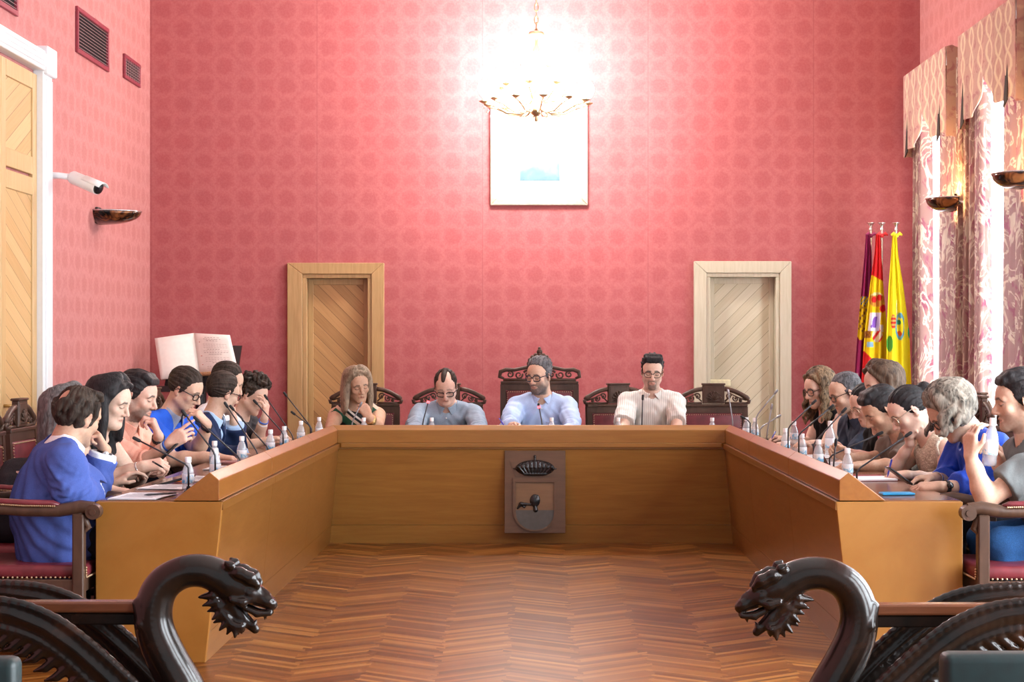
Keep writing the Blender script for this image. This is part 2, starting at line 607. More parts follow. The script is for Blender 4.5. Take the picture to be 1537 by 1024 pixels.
def add_head(F, o, P):
    s = o.k
    c, x, f, u = o.c, o.hx, o.hf, o.hu
    R = (x, f, u)
    jw = P.get('jaw', 1.0)
    L = lambda a, b, d: c + x * (a * s) + f * (b * s) + u * (d * s)
    F.ell(L(0, -0.014, 0.035), (0.074 * s, 0.094 * s, 0.083 * s), R, 0.02)
    F.ell(L(0, 0.028, -0.030), (0.060 * s * jw, 0.062 * s, 0.080 * s), R, 0.03)
    F.ell(L(0, 0.045, 0.035), (0.058 * s, 0.045 * s, 0.050 * s), R, 0.03)
    for sg in (1, -1):
        F.cap(L(sg * 0.052 * jw, 0.000, -0.058), L(sg * 0.016, 0.070, -0.101), 0.019 * s, 0.017 * s, 0.03)
        F.ell(L(sg * 0.041, 0.060, -0.026), (0.022 * s, 0.018 * s, 0.019 * s), R, 0.02)
        F.cap(L(sg * 0.012, 0.086, 0.020), L(sg * 0.046, 0.074, 0.018), 0.009 * s, 0.008 * s, 0.015)
    F.ell(L(0, 0.070, -0.103), (0.021 * s, 0.019 * s, 0.017 * s), R, 0.02)
    if P.get('double'):
        F.ell(L(0, 0.035, -0.108), (0.05 * s, 0.045 * s, 0.028 * s), R, 0.03)
    for sg in (1, -1):
        F.ell(L(sg * 0.032, 0.098, -0.003), (0.015 * s, 0.014 * s, 0.010 * s), R, 0.012, 'sub')
        F.ell(L(sg * 0.032, 0.0755, -0.003), (0.0145 * s, 0.0135 * s, 0.012 * s), R, 0.004)
    nl = P.get('nose', 1.0)
    F.cap(L(0, 0.086, 0.012), L(0, 0.086 + 0.024 * nl, -0.034), 0.0075 * s, 0.0115 * s, 0.012)
    for sg in (1, -1):
        F.ell(L(sg * 0.0115, 0.096, -0.041), (0.008 * s, 0.011 * s, 0.008 * s), R, 0.008)
    F.cap(L(-0.017, 0.082, -0.066), L(0.017, 0.082, -0.066), 0.0055 * s, None, 0.010)
    F.cap(L(0, 0.090, -0.064), L(0, 0.090, -0.065), 0.0065 * s, None, 0.010)
    F.cap(L(-0.014, 0.081, -0.078), L(0.014, 0.081, -0.078), 0.007 * s, None, 0.010)
    F.cap(L(-0.022, 0.094, -0.0715), L(0.022, 0.094, -0.0715), 0.0025 * s, None, 0.004, 'sub')
    for sg in (1, -1):
        a = x * sg
        E = (unit(a + f * -0.45), unit(f + a * 0.45 + u * -0.2), u)
        F.ell(L(sg * 0.077, -0.012, -0.006), (0.007 * s, 0.017 * s, 0.031 * s), E, 0.008)
        F.ell(L(sg * 0.086, -0.006, 0.000), (0.006 * s, 0.010 * s, 0.017 * s), E, 0.006, 'sub')
        F.ell(L(sg * 0.073, -0.006, -0.030), (0.007 * s, 0.009 * s, 0.009 * s), E, 0.008)
    nr = P.get('neckr', 0.054)
    F.cap(L(0, -0.022, -0.060), o.nb + o.u * 0.01, nr * s * 0.98, nr * s * 1.08, 0.03)

def add_arm(F, o, P, sg, inf=0.0, k=0.02, upto=2.0, r=1.0):
    """upto: 0..1 upper arm, 1..2 forearm"""
    s = o.k * P.get('armr', 1.0) * r
    S, E, W = o.S[sg], o.E[sg], o.W[sg]
    a = min(upto, 1.0)
    F.cap(S, S.lerp(E, a), 0.052 * s + inf, (0.052 + (0.041 - 0.052) * a) * s + inf, k)
    if a >= 0.5: F.cap(S.lerp(E, 0.25), S.lerp(E, min(a, 0.62)), 0.049 * s + inf, 0.046 * s + inf, k)
    if upto > 1:
        b = upto - 1
        p = [0, 0.28, 0.7, 1.0]; rr = [0.040, 0.0435, 0.033, 0.0265]
        pts = [E.lerp(W, q) for q in p if q <= b + 1e-6]; ra = [q * s + inf for q, z in zip(rr, p) if z <= b + 1e-6]
        if p[len(pts) - 1] < b and len(pts) < 4:
            pts.append(E.lerp(W, b)); ra.append(np.interp(b, p, rr) * s + inf)
        F.poly(pts, [float(q) for q in ra], k)

def add_hand(F, o, sg):
    s = o.k
    f, n, t, curl, point, thumb = o.hand[sg]
    W = o.W[sg]
    offs = (0.029, 0.0095, -0.0105, -0.0290)
    for i, a in enumerate(offs):
        b = W + f * (0.088 - (0.006 if i in (0, 3) else 0) - (0.004 if i == 3 else 0)) * s + t * a * s
        F.cap(W + f * 0.008 * s + t * a * 0.55 * s, b, 0.0155 * s, 0.0125 * s, 0.014)
    F.cap(W + t * 0.020 * s + f * 0.018 * s, W + t * 0.030 * s + f * 0.050 * s + n * 0.010 * s, 0.015 * s, 0.013 * s, 0.012)
    lens = ((0.043, 0.026, 0.020), (0.047, 0.030, 0.021), (0.044, 0.028, 0.021), (0.034, 0.021, 0.019))
    for i, a in enumerate(offs):
        b = W + f * (0.088 - (0.006 if i in (0, 3) else 0) - (0.004 if i == 3 else 0)) * s + t * a * s
        cu = curl + 0.06 * i - 0.05
        if point and i == 0: cu = 0.12
        ang = 0.0
        sp = (1.5 - i) * 0.07 * (1 - min(curl, 1))
        for j, (ln, ca) in enumerate(zip(lens[i], (65, 85, 45))):
            ang += math.radians(ca) * max(cu, 0.03)
            d = unit(f * math.cos(ang) + n * math.sin(ang) + t * sp)
            e = b + d * ln * s
            F.cap(b, e, (0.0090, 0.0082, 0.0075)[j] * s, (0.0082, 0.0075, 0.0066)[j] * s, 0.004)
            b = e
    b = W + t * 0.030 * s + f * 0.030 * s + n * 0.006 * s
    d = unit(f * 0.75 + t * (0.75 - thumb) + n * (0.15 + thumb))
    e = b + d * 0.042 * s
    F.cap(b, e, 0.0125 * s, 0.0098 * s, 0.008)
    d = unit(f * 0.9 + t * (0.15 - thumb * 0.8) + n * (0.15 + thumb * 0.7))
    F.cap(e, e + d * 0.030 * s, 0.0096 * s, 0.0078 * s, 0.004)

def add_legs(F, o, inf=0.0, k=0.03, foot=True):
    s = o.k
    for sg in (1, -1):
        h, kn, an = o.leg[sg]
        F.cap(h, kn, 0.082 * s + inf, 0.056 * s + inf, k)
        F.poly([kn, kn.lerp(an, 0.3) - o.tf * 0.012, an], [0.054 * s + inf, 0.052 * s + inf, 0.036 * s + inf], k)
        if foot:
            F.cap(an - Vector((0, 0, 0.035)), an + o.tf * 0.13 - Vector((0, 0, 0.058)), 0.034 * s, 0.026 * s, 0.02)

def smooth01(x, a, b):
    t = np.clip((x - a) / (b - a), 0, 1)
    return t * t * (3 - 2 * t)

def skin_colors(v, o, P):
    s = o.k
    base = np.array(SKIN[P.get('skin', 'mid')], np.float32)
    p = v - npv(o.c)
    q = np.stack([p @ npv(o.hx), p @ npv(o.hf), p @ npv(o.hu)], 1) / s
    x, y, z = np.abs(q[:, 0]), q[:, 1], q[:, 2]
    C = np.tile(base, (len(v), 1))
    def paint(m, col):
        m = np.clip(m, 0, 1)[:, None]
        C[:] = C * (1 - m) + np.array(col, np.float32) * m
    head = (np.abs(q[:, 0]) < 0.11) & (z > -0.14) & (z < 0.14) & (np.abs(y) < 0.14)
    red = mul(base, 1.0); red = (base[0] * 1.02, base[1] * 0.80, base[2] * 0.80)
    paint(head * (y > 0.02) * smooth01(-np.hypot((x - 0.042) / 0.03, (z + 0.03) / 0.028), -1.0, 0) * 0.3, red)
    paint(head * (y > 0.095) * (z < -0.01) * (z > -0.055) * 0.2, red)
    paint(head * (x > 0.074) * 0.45, red)
    hc = P.get('haircol', (0.02, 0.014, 0.01))
    bd = P.get('beard', 0)
    if bd:
        low = smooth01(-z - 0.034 * np.clip((0.055 - y) / 0.06, 0, 1) + 0.0, 0.026, 0.070) * smooth01(y, -0.015, 0.02)
        side = smooth01(y, -0.012, 0.004) * smooth01(-y, -0.05, -0.02) * smooth01(x, 0.045, 0.055) * (z < -0.0) * (z > -0.09)
        m = np.maximum(low, side * 0.6)
        m = m * (z > -0.135)
        if P.get('goatee'):
            m = np.maximum(low * smooth01(-x, -0.040, -0.028) * (y > 0.05), 0.4 * m)
        lipzone = smooth01(-np.hypot(x / 0.025, (z + 0.071) / 0.011), -1.15, -0.9)
        m = m * (1 - lipzone * 0.9)
        paint(head * m * min(1.0, bd * 1.15), P.get('beardcol') or tuple(0.55 * hc[i] + 0.45 * base[i] * 0.32 for i in range(3)))
    lip = (y > 0.072) * smooth01(-np.hypot(x / 0.024, (z + 0.071) / 0.0115), -1.1, -0.8)
    paint(head * lip * 0.75, P.get('lips', (base[0] * 0.86, base[1] * 0.60, base[2] * 0.60)))
    paint(head * (y > 0.075) * (np.abs(z + 0.0715) < 0.0022) * (x < 0.022) * 0.7, (0.12, 0.04, 0.035))
    br = (y > 0.05) * smooth01(-np.abs(z - (0.0225 + 0.05 * (x - 0.012) - 1.0 * np.maximum(x - 0.036, 0))), -0.0070, -0.0030) * smooth01(x, 0.010, 0.014) * smooth01(-x, -0.056, -0.048)
    paint(head * br * P.get('brow', 0.95), P.get('browcol', hc))
    if P.get('eyes', 'down') == 'open':
        e = np.hypot((x - 0.032) / 0.0135, (z + 0.003) / 0.0058)
        paint(head * (y > 0.06) * smooth01(-e, -1.15, -0.85), (0.72, 0.70, 0.68))
        paint(head * (y > 0.06) * smooth01(-np.hypot(x - 0.031, z + 0.003), -0.0065, -0.0045), (0.03, 0.018, 0.012))
        paint(head * (y > 0.055) * (np.abs(x - 0.032) < 0.0155) * smooth01(-np.abs(z - 0.003 + 30 * (x - 0.032) ** 2), -0.0032, -0.0016) * 0.8, (0.03, 0.02, 0.015))
    else:
        arc = z + 0.0085 - 22 * (x - 0.032) ** 2
        paint(head * (y > 0.055) * (np.abs(x - 0.032) < 0.0155) * smooth01(-np.abs(arc), -0.0036, -0.0016) * 0.85, (0.03, 0.02, 0.015))
        paint(head * (y > 0.06) * smooth01(-np.hypot((x - 0.032) / 0.016, (z - 0.001) / 0.008), -1.1, -0.5) * 0.25, red)
    if P.get('scalp'):
        # close-cropped stubble on the scalp
        m = smooth01(z - 0.55 * y, 0.0, 0.02) * smooth01(z, 0.01, 0.03)
        paint(head * m * P['scalp'], hc)
    # knuckles, elbows a little redder
    for sg in (1, -1):
        d = np.linalg.norm(v - npv(o.W[sg] + o.hand[sg][0] * 0.09), axis=1)
        paint(smooth01(-d, -0.09, -0.03) * 0.28, red)
    return C

# ---- hair
def hair_field(o, P, h):
    s = o.k
    c, x, f, u = o.c, o.hx, o.hf, o.hu
    R = (x, f, u)
    A = npv(c); RX, RF, RU = npv(x), npv(f), npv(u)
    hp = P['hair']
    st = hp['style']
    ln = hp.get('len', 0.0)
    ext = 0.17 * s
    lo = c - Vector((ext, ext, ext)); hi = c + Vector((ext, ext, ext))
    if ln: lo.z -= ln; lo.x -= .05; lo.y -= .05; hi.x += .05; hi.y += .05
    F = Field(lo, hi, h)
    L = lambda a, b, d: c + x * (a * s) + f * (b * s) + u * (d * s)
    th = hp.get('t', 0.010)
    top = hp.get('top', 0.0)
    line = hp.get('line', (0.070, 0.088))     # hairline (y, z) over the forehead
    side = hp.get('side', (0.012, -0.020))    # foot of the sideburn
    nape = hp.get('nape', (-0.070, -0.070))
    rec = hp.get('rec', 0.25)
    seed = hp.get('seed', 1.0)
    amp = hp.get('amp', 0.0020)
    fq = hp.get('fq', 260.0)
    def local(X, Y, Z):
        p = (X - A[0], Y - A[1], Z - A[2])
        return [(V3[0] * p[0] + V3[1] * p[1] + V3[2] * p[2]) / s for V3 in (RX, RF, RU)]
    def cap(X, Y, Z):
        a, b, d = local(X, Y, Z)
        k0 = np.sqrt((a / 0.0745) ** 2 + ((b + 0.014) / 0.0945) ** 2 + ((d - 0.035) / 0.0835) ** 2)
        dist = (k0 - 1) * 0.085
        if st in ('long', 'crown_bald', 'curly'):       # hair falling from the crown
            az = np.arctan2(a, b + 0.014)
            strand = np.sin(26 * az + 2.2 * np.sin(28 * d + seed) + seed) + 0.6 * np.sin(53 * az + 1.5 * np.sin(45 * d))
        else:                                           # hair combed from front to back
            az = np.arctan2(a, d - 0.0)
            strand = np.sin(24 * az + 2.0 * np.sin(26 * b + seed) + seed) + 0.6 * np.sin(49 * az + 1.6 * np.sin(38 * b + 1))
        y1, z1 = line; y2, z2 = side; y3, z3 = nape
        dy, dz = y1 - y2, z1 - z2
        n = math.hypot(dy, dz)
        ny, nz = dz / n, -dy / n
        ax = np.abs(a)
        wig = 0.0025 * np.sin(300 * a + seed)
        dA = (b + rec * np.maximum(ax - 0.02, 0) * np.where(d > 0.03, 1.0, 0.3) - y1) * ny + (d - z1) * nz + wig
        dy, dz = y2 - y3, z2 - z3
        n = math.hypot(dy, dz)
        dB = (b - y3) * dz / n - (d - z3) * dy / n + wig
        edge = np.clip(-np.maximum(dA, dB) / 0.040, 0, 1)
        thick = (th + top * np.clip((d - 0.03) / 0.06, 0, 1)) * (0.42 + 0.58 * edge)
        dist = dist - thick - amp * strand * (0.4 + 0.6 * edge)
        return np.maximum(np.maximum(dist, dA), dB) * s
    if hp.get('cap', True):
        F.put(lo, hi, cap, 0.006)
    rnd = random.Random(int(seed * 100))
    def shell(th_, ph, k=1.0):
        """point on the scalp: azimuth th_ (0 = front, + = own right), elevation ph"""
        return L((0.074 + th) * k * math.cos(ph) * math.sin(th_), -0.014 + (0.094 + th) * k * math.cos(ph) * math.cos(th_), 0.035 + (0.083 + th) * k * math.sin(ph))
    def locks(n, th0, th1, length, r, wave, wf, phs=(75, 50, 25, 0), out=0.0, fwd=0.0, both=True, k=0.010):
        for i in range(n):
            for sg in ((1, -1) if both else (1,)):
                az = math.radians(th0 + (th1 - th0) * (i + 0.5) / n + rnd.uniform(-4, 4)) * sg
                pts = []
                for ph in phs:
                    w = math.radians(ph)
                    blend = 0.35 + 0.65 * (1 - max(ph, 0) / 90)
                    pts.append(shell(az * (1.0 if hp.get('radial') else blend if abs(az) > 1.2 else (1 - blend) * 1.3 * sg + az * blend), w, 1.01 + rnd.uniform(0, .03)))
                e = pts[-1]
                outv = unit(e - c); outv.z = 0
                m = max(2, int(length / 0.028))
                ph0 = rnd.uniform(0, 6.28)
                ll = length * rnd.uniform(0.82, 1.05)
                for j in range(1, m + 1):
                    t = j / m
                    q = e + Vector((0, 0, -ll * t)) + outv * (out * math.sin(min(t * 1.6, 1.5))) + o.tf * fwd * t
                    lat = unit(outv.cross(Vector((0, 0, 1)))) if outv.length > 1e-3 else x
                    q = q + lat * wave * math.sin(wf * t * ll + ph0) + outv * wave * 0.8 * math.cos(wf * t * ll + ph0)
                    pts.append(q)
                m2 = len(pts)
                rr = [r * (0.75 + 0.35 * math.sin(PI * min(1, (j + 1) / m2))) * (1 - 0.45 * max(0, (j / (m2 - 1) - 0.6) / 0.4)) for j in range(m2)]
                F.curve(pts, rr, k, sub=2)
    if st == 'quiff':
        for i in range(9):
            a = -0.052 + 0.104 * i / 8
            lf = hp.get('lift', 0.012) + rnd.uniform(-.003, .003)
            F.poly([L(a, -0.01, 0.112), L(a * 1.0, 0.030, 0.110 + lf * .8), L(a * 0.95, 0.060, 0.094 + lf), L(a * 0.9, 0.072, 0.084 + lf * .5)], [0.014 * s, 0.014 * s, 0.011 * s, 0.006 * s], 0.016)
    elif st == 'crown_bald':
        pass
        for i in range(46):
            az = math.radians(rnd.uniform(70, 180)) * rnd.choice((1, -1)); ph = math.radians(rnd.uniform(-56, 22))
            p = shell(az, ph, 1.0); q = shell(az * 1.03, ph - 0.40, 1.09)
            F.cap(p, q, 0.015 * s, 0.006 * s, 0.010)
        for i in range(12):
            a = -0.05 + 0.1 * i / 11
            F.poly([L(a, 0.062, 0.092), L(a * 1.05, 0.040, 0.109), L(a * 1.1, 0.010, 0.113)], [0.008 * s, 0.011 * s, 0.009 * s], 0.012)
        F.ell(L(-0.026, -0.108, 0.070), (0.044 * s, 0.040 * s, 0.052 * s), R, 0.010, 'sub')
    elif st == 'comb':
        F.ell(L(0, 0.075, 0.120), (0.058 * s, 0.095 * s, 0.075 * s), R, 0.006, 'sub')
        F.curve([L(0, -0.03, 0.113), L(0.006, 0.03, 0.108), L(0.010, 0.062, 0.090), L(0.010, 0.072, 0.078)], [0.020 * s, 0.016 * s, 0.010 * s, 0.004 * s], 0.012)
    elif st == 'long':
        locks(hp.get('n', 11), hp.get('a0', 62), 180, ln, hp.get('r', 0.017) * s, hp.get('wave', 0.0), hp.get('wf', 40), out=hp.get('out', 0.012), fwd=hp.get('fwd', 0.0), k=hp.get('lk', 0.010))
        # front hair swept from the parting to the temples
        for sg in (1, -1):
            for i in range(5):
                z0 = 0.116 - 0.006 * i
                F.poly([L(sg * 0.006, 0.050 - 0.02 * i, z0), L(sg * 0.046, 0.056 - 0.018 * i, z0 - 0.018), L(sg * 0.078, 0.034 - 0.014 * i, 0.048), L(sg * 0.088, 0.014 - 0.012 * i, -0.02), L(sg * 0.088, 0.008 - 0.012 * i, -0.06)],
                       [0.010 * s, 0.014 * s, 0.015 * s, 0.015 * s, 0.013 * s], 0.010)
    elif st == 'tied':
        b = hp.get('bun', (0, -0.125, 0.03))
        br = hp.get('br', 0.034)
        F.ell(L(*b), (br * s, br * s, br * 1.05 * s), R, 0.012)
        for i in range(6):
            a = i * 1.05
            F.cap(L(b[0] + br * .6 * math.cos(a), b[1], b[2] + br * .6 * math.sin(a)), L(b[0] + br * .7 * math.cos(a + 1), b[1] - .012, b[2] + br * .7 * math.sin(a + 1)), 0.014 * s, 0.012 * s, 0.006)
        if ln:
            for i in range(7):
                a = rnd.uniform(-0.02, 0.02)
                q = L(b[0] + a, b[1] - 0.02, b[2])
                F.poly([q, q + Vector((0, 0, -ln * .5)) - f * 0.02, q + Vector((0, 0, -ln)) + x * rnd.uniform(-.02, .02)], [0.016 * s, 0.016 * s, 0.006 * s], 0.012)
    elif st == 'curly':
        n = hp.get('n', 150)
        for i in range(n):
            az = math.radians(rnd.uniform(-180, 180)); ph = math.radians(rnd.uniform(-35, 88))
            if abs(math.degrees(az)) < 62 and math.degrees(ph) < hp.get('fringe', 34): continue
            if abs(math.degrees(az)) < 100 and math.degrees(ph) < -10: continue
            p = shell(az, ph, 1.06 + rnd.uniform(0, 0.13))
            e = Vector((rnd.uniform(-1, 1), rnd.uniform(-1, 1), rnd.uniform(-1, 1))) * 0.016
            F.poly([p - e, p + Vector((e.y, e.z, -e.x)) * .8, p + e], [0.0095 * s, 0.0115 * s, 0.008 * s], 0.004)
    if hp.get('wisps'):
        for i in range(hp['wisps']):
            az = math.radians(rnd.uniform(70, 180)) * rnd.choice((1, -1)); ph = math.radians(rnd.uniform(-30, 80))
            p = shell(az, ph, 1.03); q = shell(az * 1.04, ph - 0.3, 1.12)
            F.cap(p, q, 0.010 * s, 0.004 * s, 0.006)
    return F

# ---- clothes
def garment(o, P, g, h):
    """g: inflate, sleeve (0..2, per side), fold, neck, vneck, hem"""
    inf = g.get('inf', 0.011)
    pts = [o.nb + o.u * .12, o.hip] + [o.S[1], o.S[-1], o.E[1], o.E[-1], o.W[1], o.W[-1]]
    lo = Vector([min(p[i] for p in pts) - 0.24 for i in range(3)]); hi = Vector([max(p[i] for p in pts) + 0.24 for i in range(3)])
    F = Field(lo, hi, h)
    add_torso(F, o, P, inf)
    hem = g.get('hem', 0.0)
    if hem:
        F.ell(o.hip + Vector((0, 0, 0.02)) - o.tf * 0.04, (0.19 + inf, 0.16 + inf, 0.13 + hem), (o.tr, o.tf, Vector((0, 0, 1))), 0.05)
    sl = g.get('sleeve', 0.6)
    sl = {1: sl, -1: sl} if not isinstance(sl, dict) else sl
    for sg in (1, -1):
        if sl[sg] > 0:
            add_arm(F, o, P, sg, inf * .8 + g.get('loose', 0.006), 0.022, sl[sg], 1.0)
            if sl[sg] < 1: F.cap(o.S[sg].lerp(o.E[sg], sl[sg] * .6), o.S[sg].lerp(o.E[sg], sl[sg]), 0.052 * o.k * P.get('armr', 1) + inf + g.get('loose', .006), 0.055 * o.k * P.get('armr', 1) + inf + g.get('loose', .006), 0.02)
            if 1 < sl[sg] < 2:
                c0 = o.E[sg].lerp(o.W[sg], sl[sg] - 1)
                ax = unit(o.W[sg] - o.E[sg])
                F.cap(c0 - ax * .02, c0 - ax * .008, 0.041 * o.k * P.get('armr', 1) + inf + .006, None, 0.006)
        else:
            # armhole
            d = unit(o.E[sg] - o.S[sg])
            F.cap(o.S[sg] + o.tr * sg * 0.052 + o.u * 0.03, o.S[sg] + o.tr * sg * 0.045 - o.u * 0.07, 0.060 * o.k, 0.056 * o.k, 0.008, 'sub')
    amp, fq, sd = g.get('fold', 0.0075), g.get('fq', 30.0), g.get('seed', 1.0)
    X = F.lo[0] + h * np.arange(F.n[0], dtype=np.float32)[:, None, None]
    Y = F.lo[1] + h * np.arange(F.n[1], dtype=np.float32)[None, :, None]
    Z = F.lo[2] + h * np.arange(F.n[2], dtype=np.float32)[None, None, :]
    F.F += amp * (wave3(X, Y, Z, fq, sd) + 0.5 * wave3(X, Y, Z, fq * 2.3, sd + 2))
    for sg in (1, -1):
        # creases gathered at the elbow and the armpit
        for q, cw in ((o.E[sg], 1.0), (o.S[sg] - o.u * 0.06, 0.6)):
            dd = np.sqrt((X - q[0]) ** 2 + (Y - q[1]) ** 2 + (Z - q[2]) ** 2)
            ax = unit(o.W[sg] - o.S[sg]) if q is o.E[sg] else unit(o.tr * sg + o.u)
            ph = (X - q[0]) * ax[0] + (Y - q[1]) * ax[1] + (Z - q[2]) * ax[2]
            F.F += cw * g.get('crease', 0.0060) * np.exp(-(dd / 0.085) ** 2) * np.sin(ph * 190 + 1.2 * np.sin((X + Z) * 60))
    # drag lines running down from the shoulders
    A2, TR2, U2 = npv(o.nb), npv(o.tr), npv(o.u)
    aa = (X - A2[0]) * TR2[0] + (Y - A2[1]) * TR2[1] + (Z - A2[2]) * TR2[2]
    dd2 = (X - A2[0]) * U2[0] + (Y - A2[1]) * U2[1] + (Z - A2[2]) * U2[2]
    F.F += g.get('drag', 0.0035) * np.sin(np.abs(aa) * 95 + dd2 * 55 + 1.5 * np.sin(dd2 * 22 + sd)) * np.clip(-dd2 / 0.12, 0, 1)
    # openings
    nk = g.get('neck', 0.064)
    F.cap(o.nb - o.u * g.get('ndrop', 0.010), o.nb + o.u * 0.16 + o.cf * .03, nk * o.k, nk * o.k * 1.25, 0.004, 'sub')
    vd = g.get('vneck', 0.0)
    if vd:
        a = o.nb + o.cf * 0.055 + o.u * 0.02; b = o.nb + o.cf * 0.165 - o.u * vd
        F.cap(a, b, g.get('vw', 0.045), 0.010, 0.006, 'sub')
    if g.get('scoop'):
        F.ell(o.nb + o.cf * 0.10 - o.u * 0.0, (0.078, 0.09, g['scoop']), q_axes(o), 0.006, 'sub')
    if g.get('open'):
        w0, w1 = g['open']
        A, TR, CF, U = npv(o.nb), npv(o.tr), npv(o.cf), npv(o.u)
        def wedge(X, Y, Z):
            p = (X - A[0], Y - A[1], Z - A[2])
            a = TR[0] * p[0] + TR[1] * p[1] + TR[2] * p[2]
            b = CF[0] * p[0] + CF[1] * p[1] + CF[2] * p[2]
            d = U[0] * p[0] + U[1] * p[1] + U[2] * p[2]
            w = w1 + (w0 - w1) * np.clip(1 + d / 0.32, 0, 1)
            return np.maximum(np.abs(a) - w, 0.01 - b)
        F.put(lo, hi, wedge, 0.004, 'sub')
    # crisp sleeve ends: nothing of the cloth beyond the hem
    for sg in (1, -1):
        if sl[sg] <= 0 or sl[sg] >= 2: continue
        if sl[sg] <= 1: a0, b0, t0 = o.S[sg], o.E[sg], sl[sg]
        else: a0, b0, t0 = o.E[sg], o.W[sg], sl[sg] - 1
        ax = npv(unit(b0 - a0)); c0 = npv(a0.lerp(b0, t0))
        def beyond(X, Y, Z):
            p = (X - c0[0], Y - c0[1], Z - c0[2])
            t = p[0] * ax[0] + p[1] * ax[1] + p[2] * ax[2]
            rho = np.sqrt(np.maximum(p[0] ** 2 + p[1] ** 2 + p[2] ** 2 - t * t, 0))
            return np.maximum(np.maximum(-t, t - 0.10), rho - 0.095)
        F.put(c0 - .14, c0 + .14, beyond, 0.002, 'sub')
    return F

def collar_field(o, P, h, r0=0.062, ht=0.040, gap=0.035, wing=0.05, th=0.0045):
    A, TR, CF, U = npv(o.nb), npv(o.tr), npv(o.cf), npv(o.u)
    s = o.k
    lo = o.nb - Vector((.17, .17, .14)); hi = o.nb + Vector((.17, .17, .14))
    F = Field(lo, hi, h)
    def fn(X, Y, Z):
        p = (X - A[0], Y - A[1], Z - A[2])
        a = (TR[0] * p[0] + TR[1] * p[1] + TR[2] * p[2]) / s
        b = (CF[0] * p[0] + CF[1] * p[1] + CF[2] * p[2]) / s
        d = (U[0] * p[0] + U[1] * p[1] + U[2] * p[2]) / s
        b = b - 0.012 - 0.10 * d
        d2 = d + 0.42 * np.maximum(b, 0)                 # the ring drops towards the throat
        rho = np.hypot(a, b)
        low = 0.024 + wing * np.clip(b / 0.06, 0, 1) * np.clip(np.abs(a) / 0.02, 0, 1)
        # fall: leans out from the top edge of the stand
        rr = r0 + 0.34 * (ht - d2)
        shell_ = np.abs(rho - rr) * 0.94 - th
        f = np.maximum(shell_, np.maximum(d2 - ht, -d2 - low))
        gapw = gap * np.clip((ht - d2) / 0.06 + 0.25, 0.1, 2)
        cut = np.where(b > 0, gapw - np.abs(a), -1.0)
        return np.maximum(f, cut) * s
    F.put(lo, hi, fn, 0.002)
    return F

def glasses_mesh(o, parent, org, mat, r=0.0022, lens=(0.025, 0.018), square=0.5, name='glasses', drop=0.0):
    s = o.k
    x, f, u = o.hx, o.hf, o.hu
    L = lambda a, b, d: o.c + x * (a * s) + f * (b * s) + u * ((d - drop) * s)
    m = MB()
    for sg in (1, -1):
        pts = []
        for i in range(20):
            a = 2 * PI * i / 20
            ca, sa = math.cos(a), math.sin(a)
            e = 1 - square * 0.5
            px = lens[0] * math.copysign(abs(ca) ** e, ca); pz = lens[1] * math.copysign(abs(sa) ** e, sa)
            pts.append(L(sg * 0.0325 + px, 0.101 - 0.20 * abs(sg * 0.0325 + px - 0), -0.004 + pz))
        m.ring(pts, r * s)
        e = 0.0325 + lens[0]
        m.tube([L(sg * e, 0.101 - 0.2 * e, 0.003), L(sg * 0.080, 0.05, 0.008), L(sg * 0.082, -0.005, 0.006), L(sg * 0.080, -0.03, -0.012)], r * s * 0.9, 6)
    b = 0.0325 - lens[0]
    m.tube([L(-b, 0.0995, 0.001), L(0, 0.1035, 0.004), L(b, 0.0995, 0.001)], r * s, 6)
    return m.build(name, mat, parent, True, org)

def wrist_ring(o, sg, parent, org, mat, name, t=0.93, w=0.009, r=0.031, face=None, facemat=None):
    s = o.k
    E, W = o.E[sg], o.W[sg]
    ax = unit(W - E)
    c = E.lerp(W, t)
    m = MB()
    q = ax.to_track_quat('Z', 'Y')
    ra = r * s
    m.lathe([(ra, -w), (ra + .003, -w * .9), (ra + .003, w * .9), (ra, w), (ra - .002, 0), (ra, -w)], 20, c, q)
    b = m.build(name, mat, parent, True, org)
    if face:
        n = Vector(face); n = unit(n - ax * n.dot(ax))
        m = MB()
        m.lathe([(0, .008), (0.014, .008), (0.016, .005), (0.016, -.004), (0, -.004)], 18, c + n * (ra + .002), n.to_track_quat('Z', 'Y'))
        m.build('watch_case', facemat or M_STEEL, b, True, org)
    return b

CLOTH = {}
def cl(name, c, **kw):
    if name not in CLOTH: CLOTH[name] = cloth(name, c, **kw)
    return CLOTH[name]

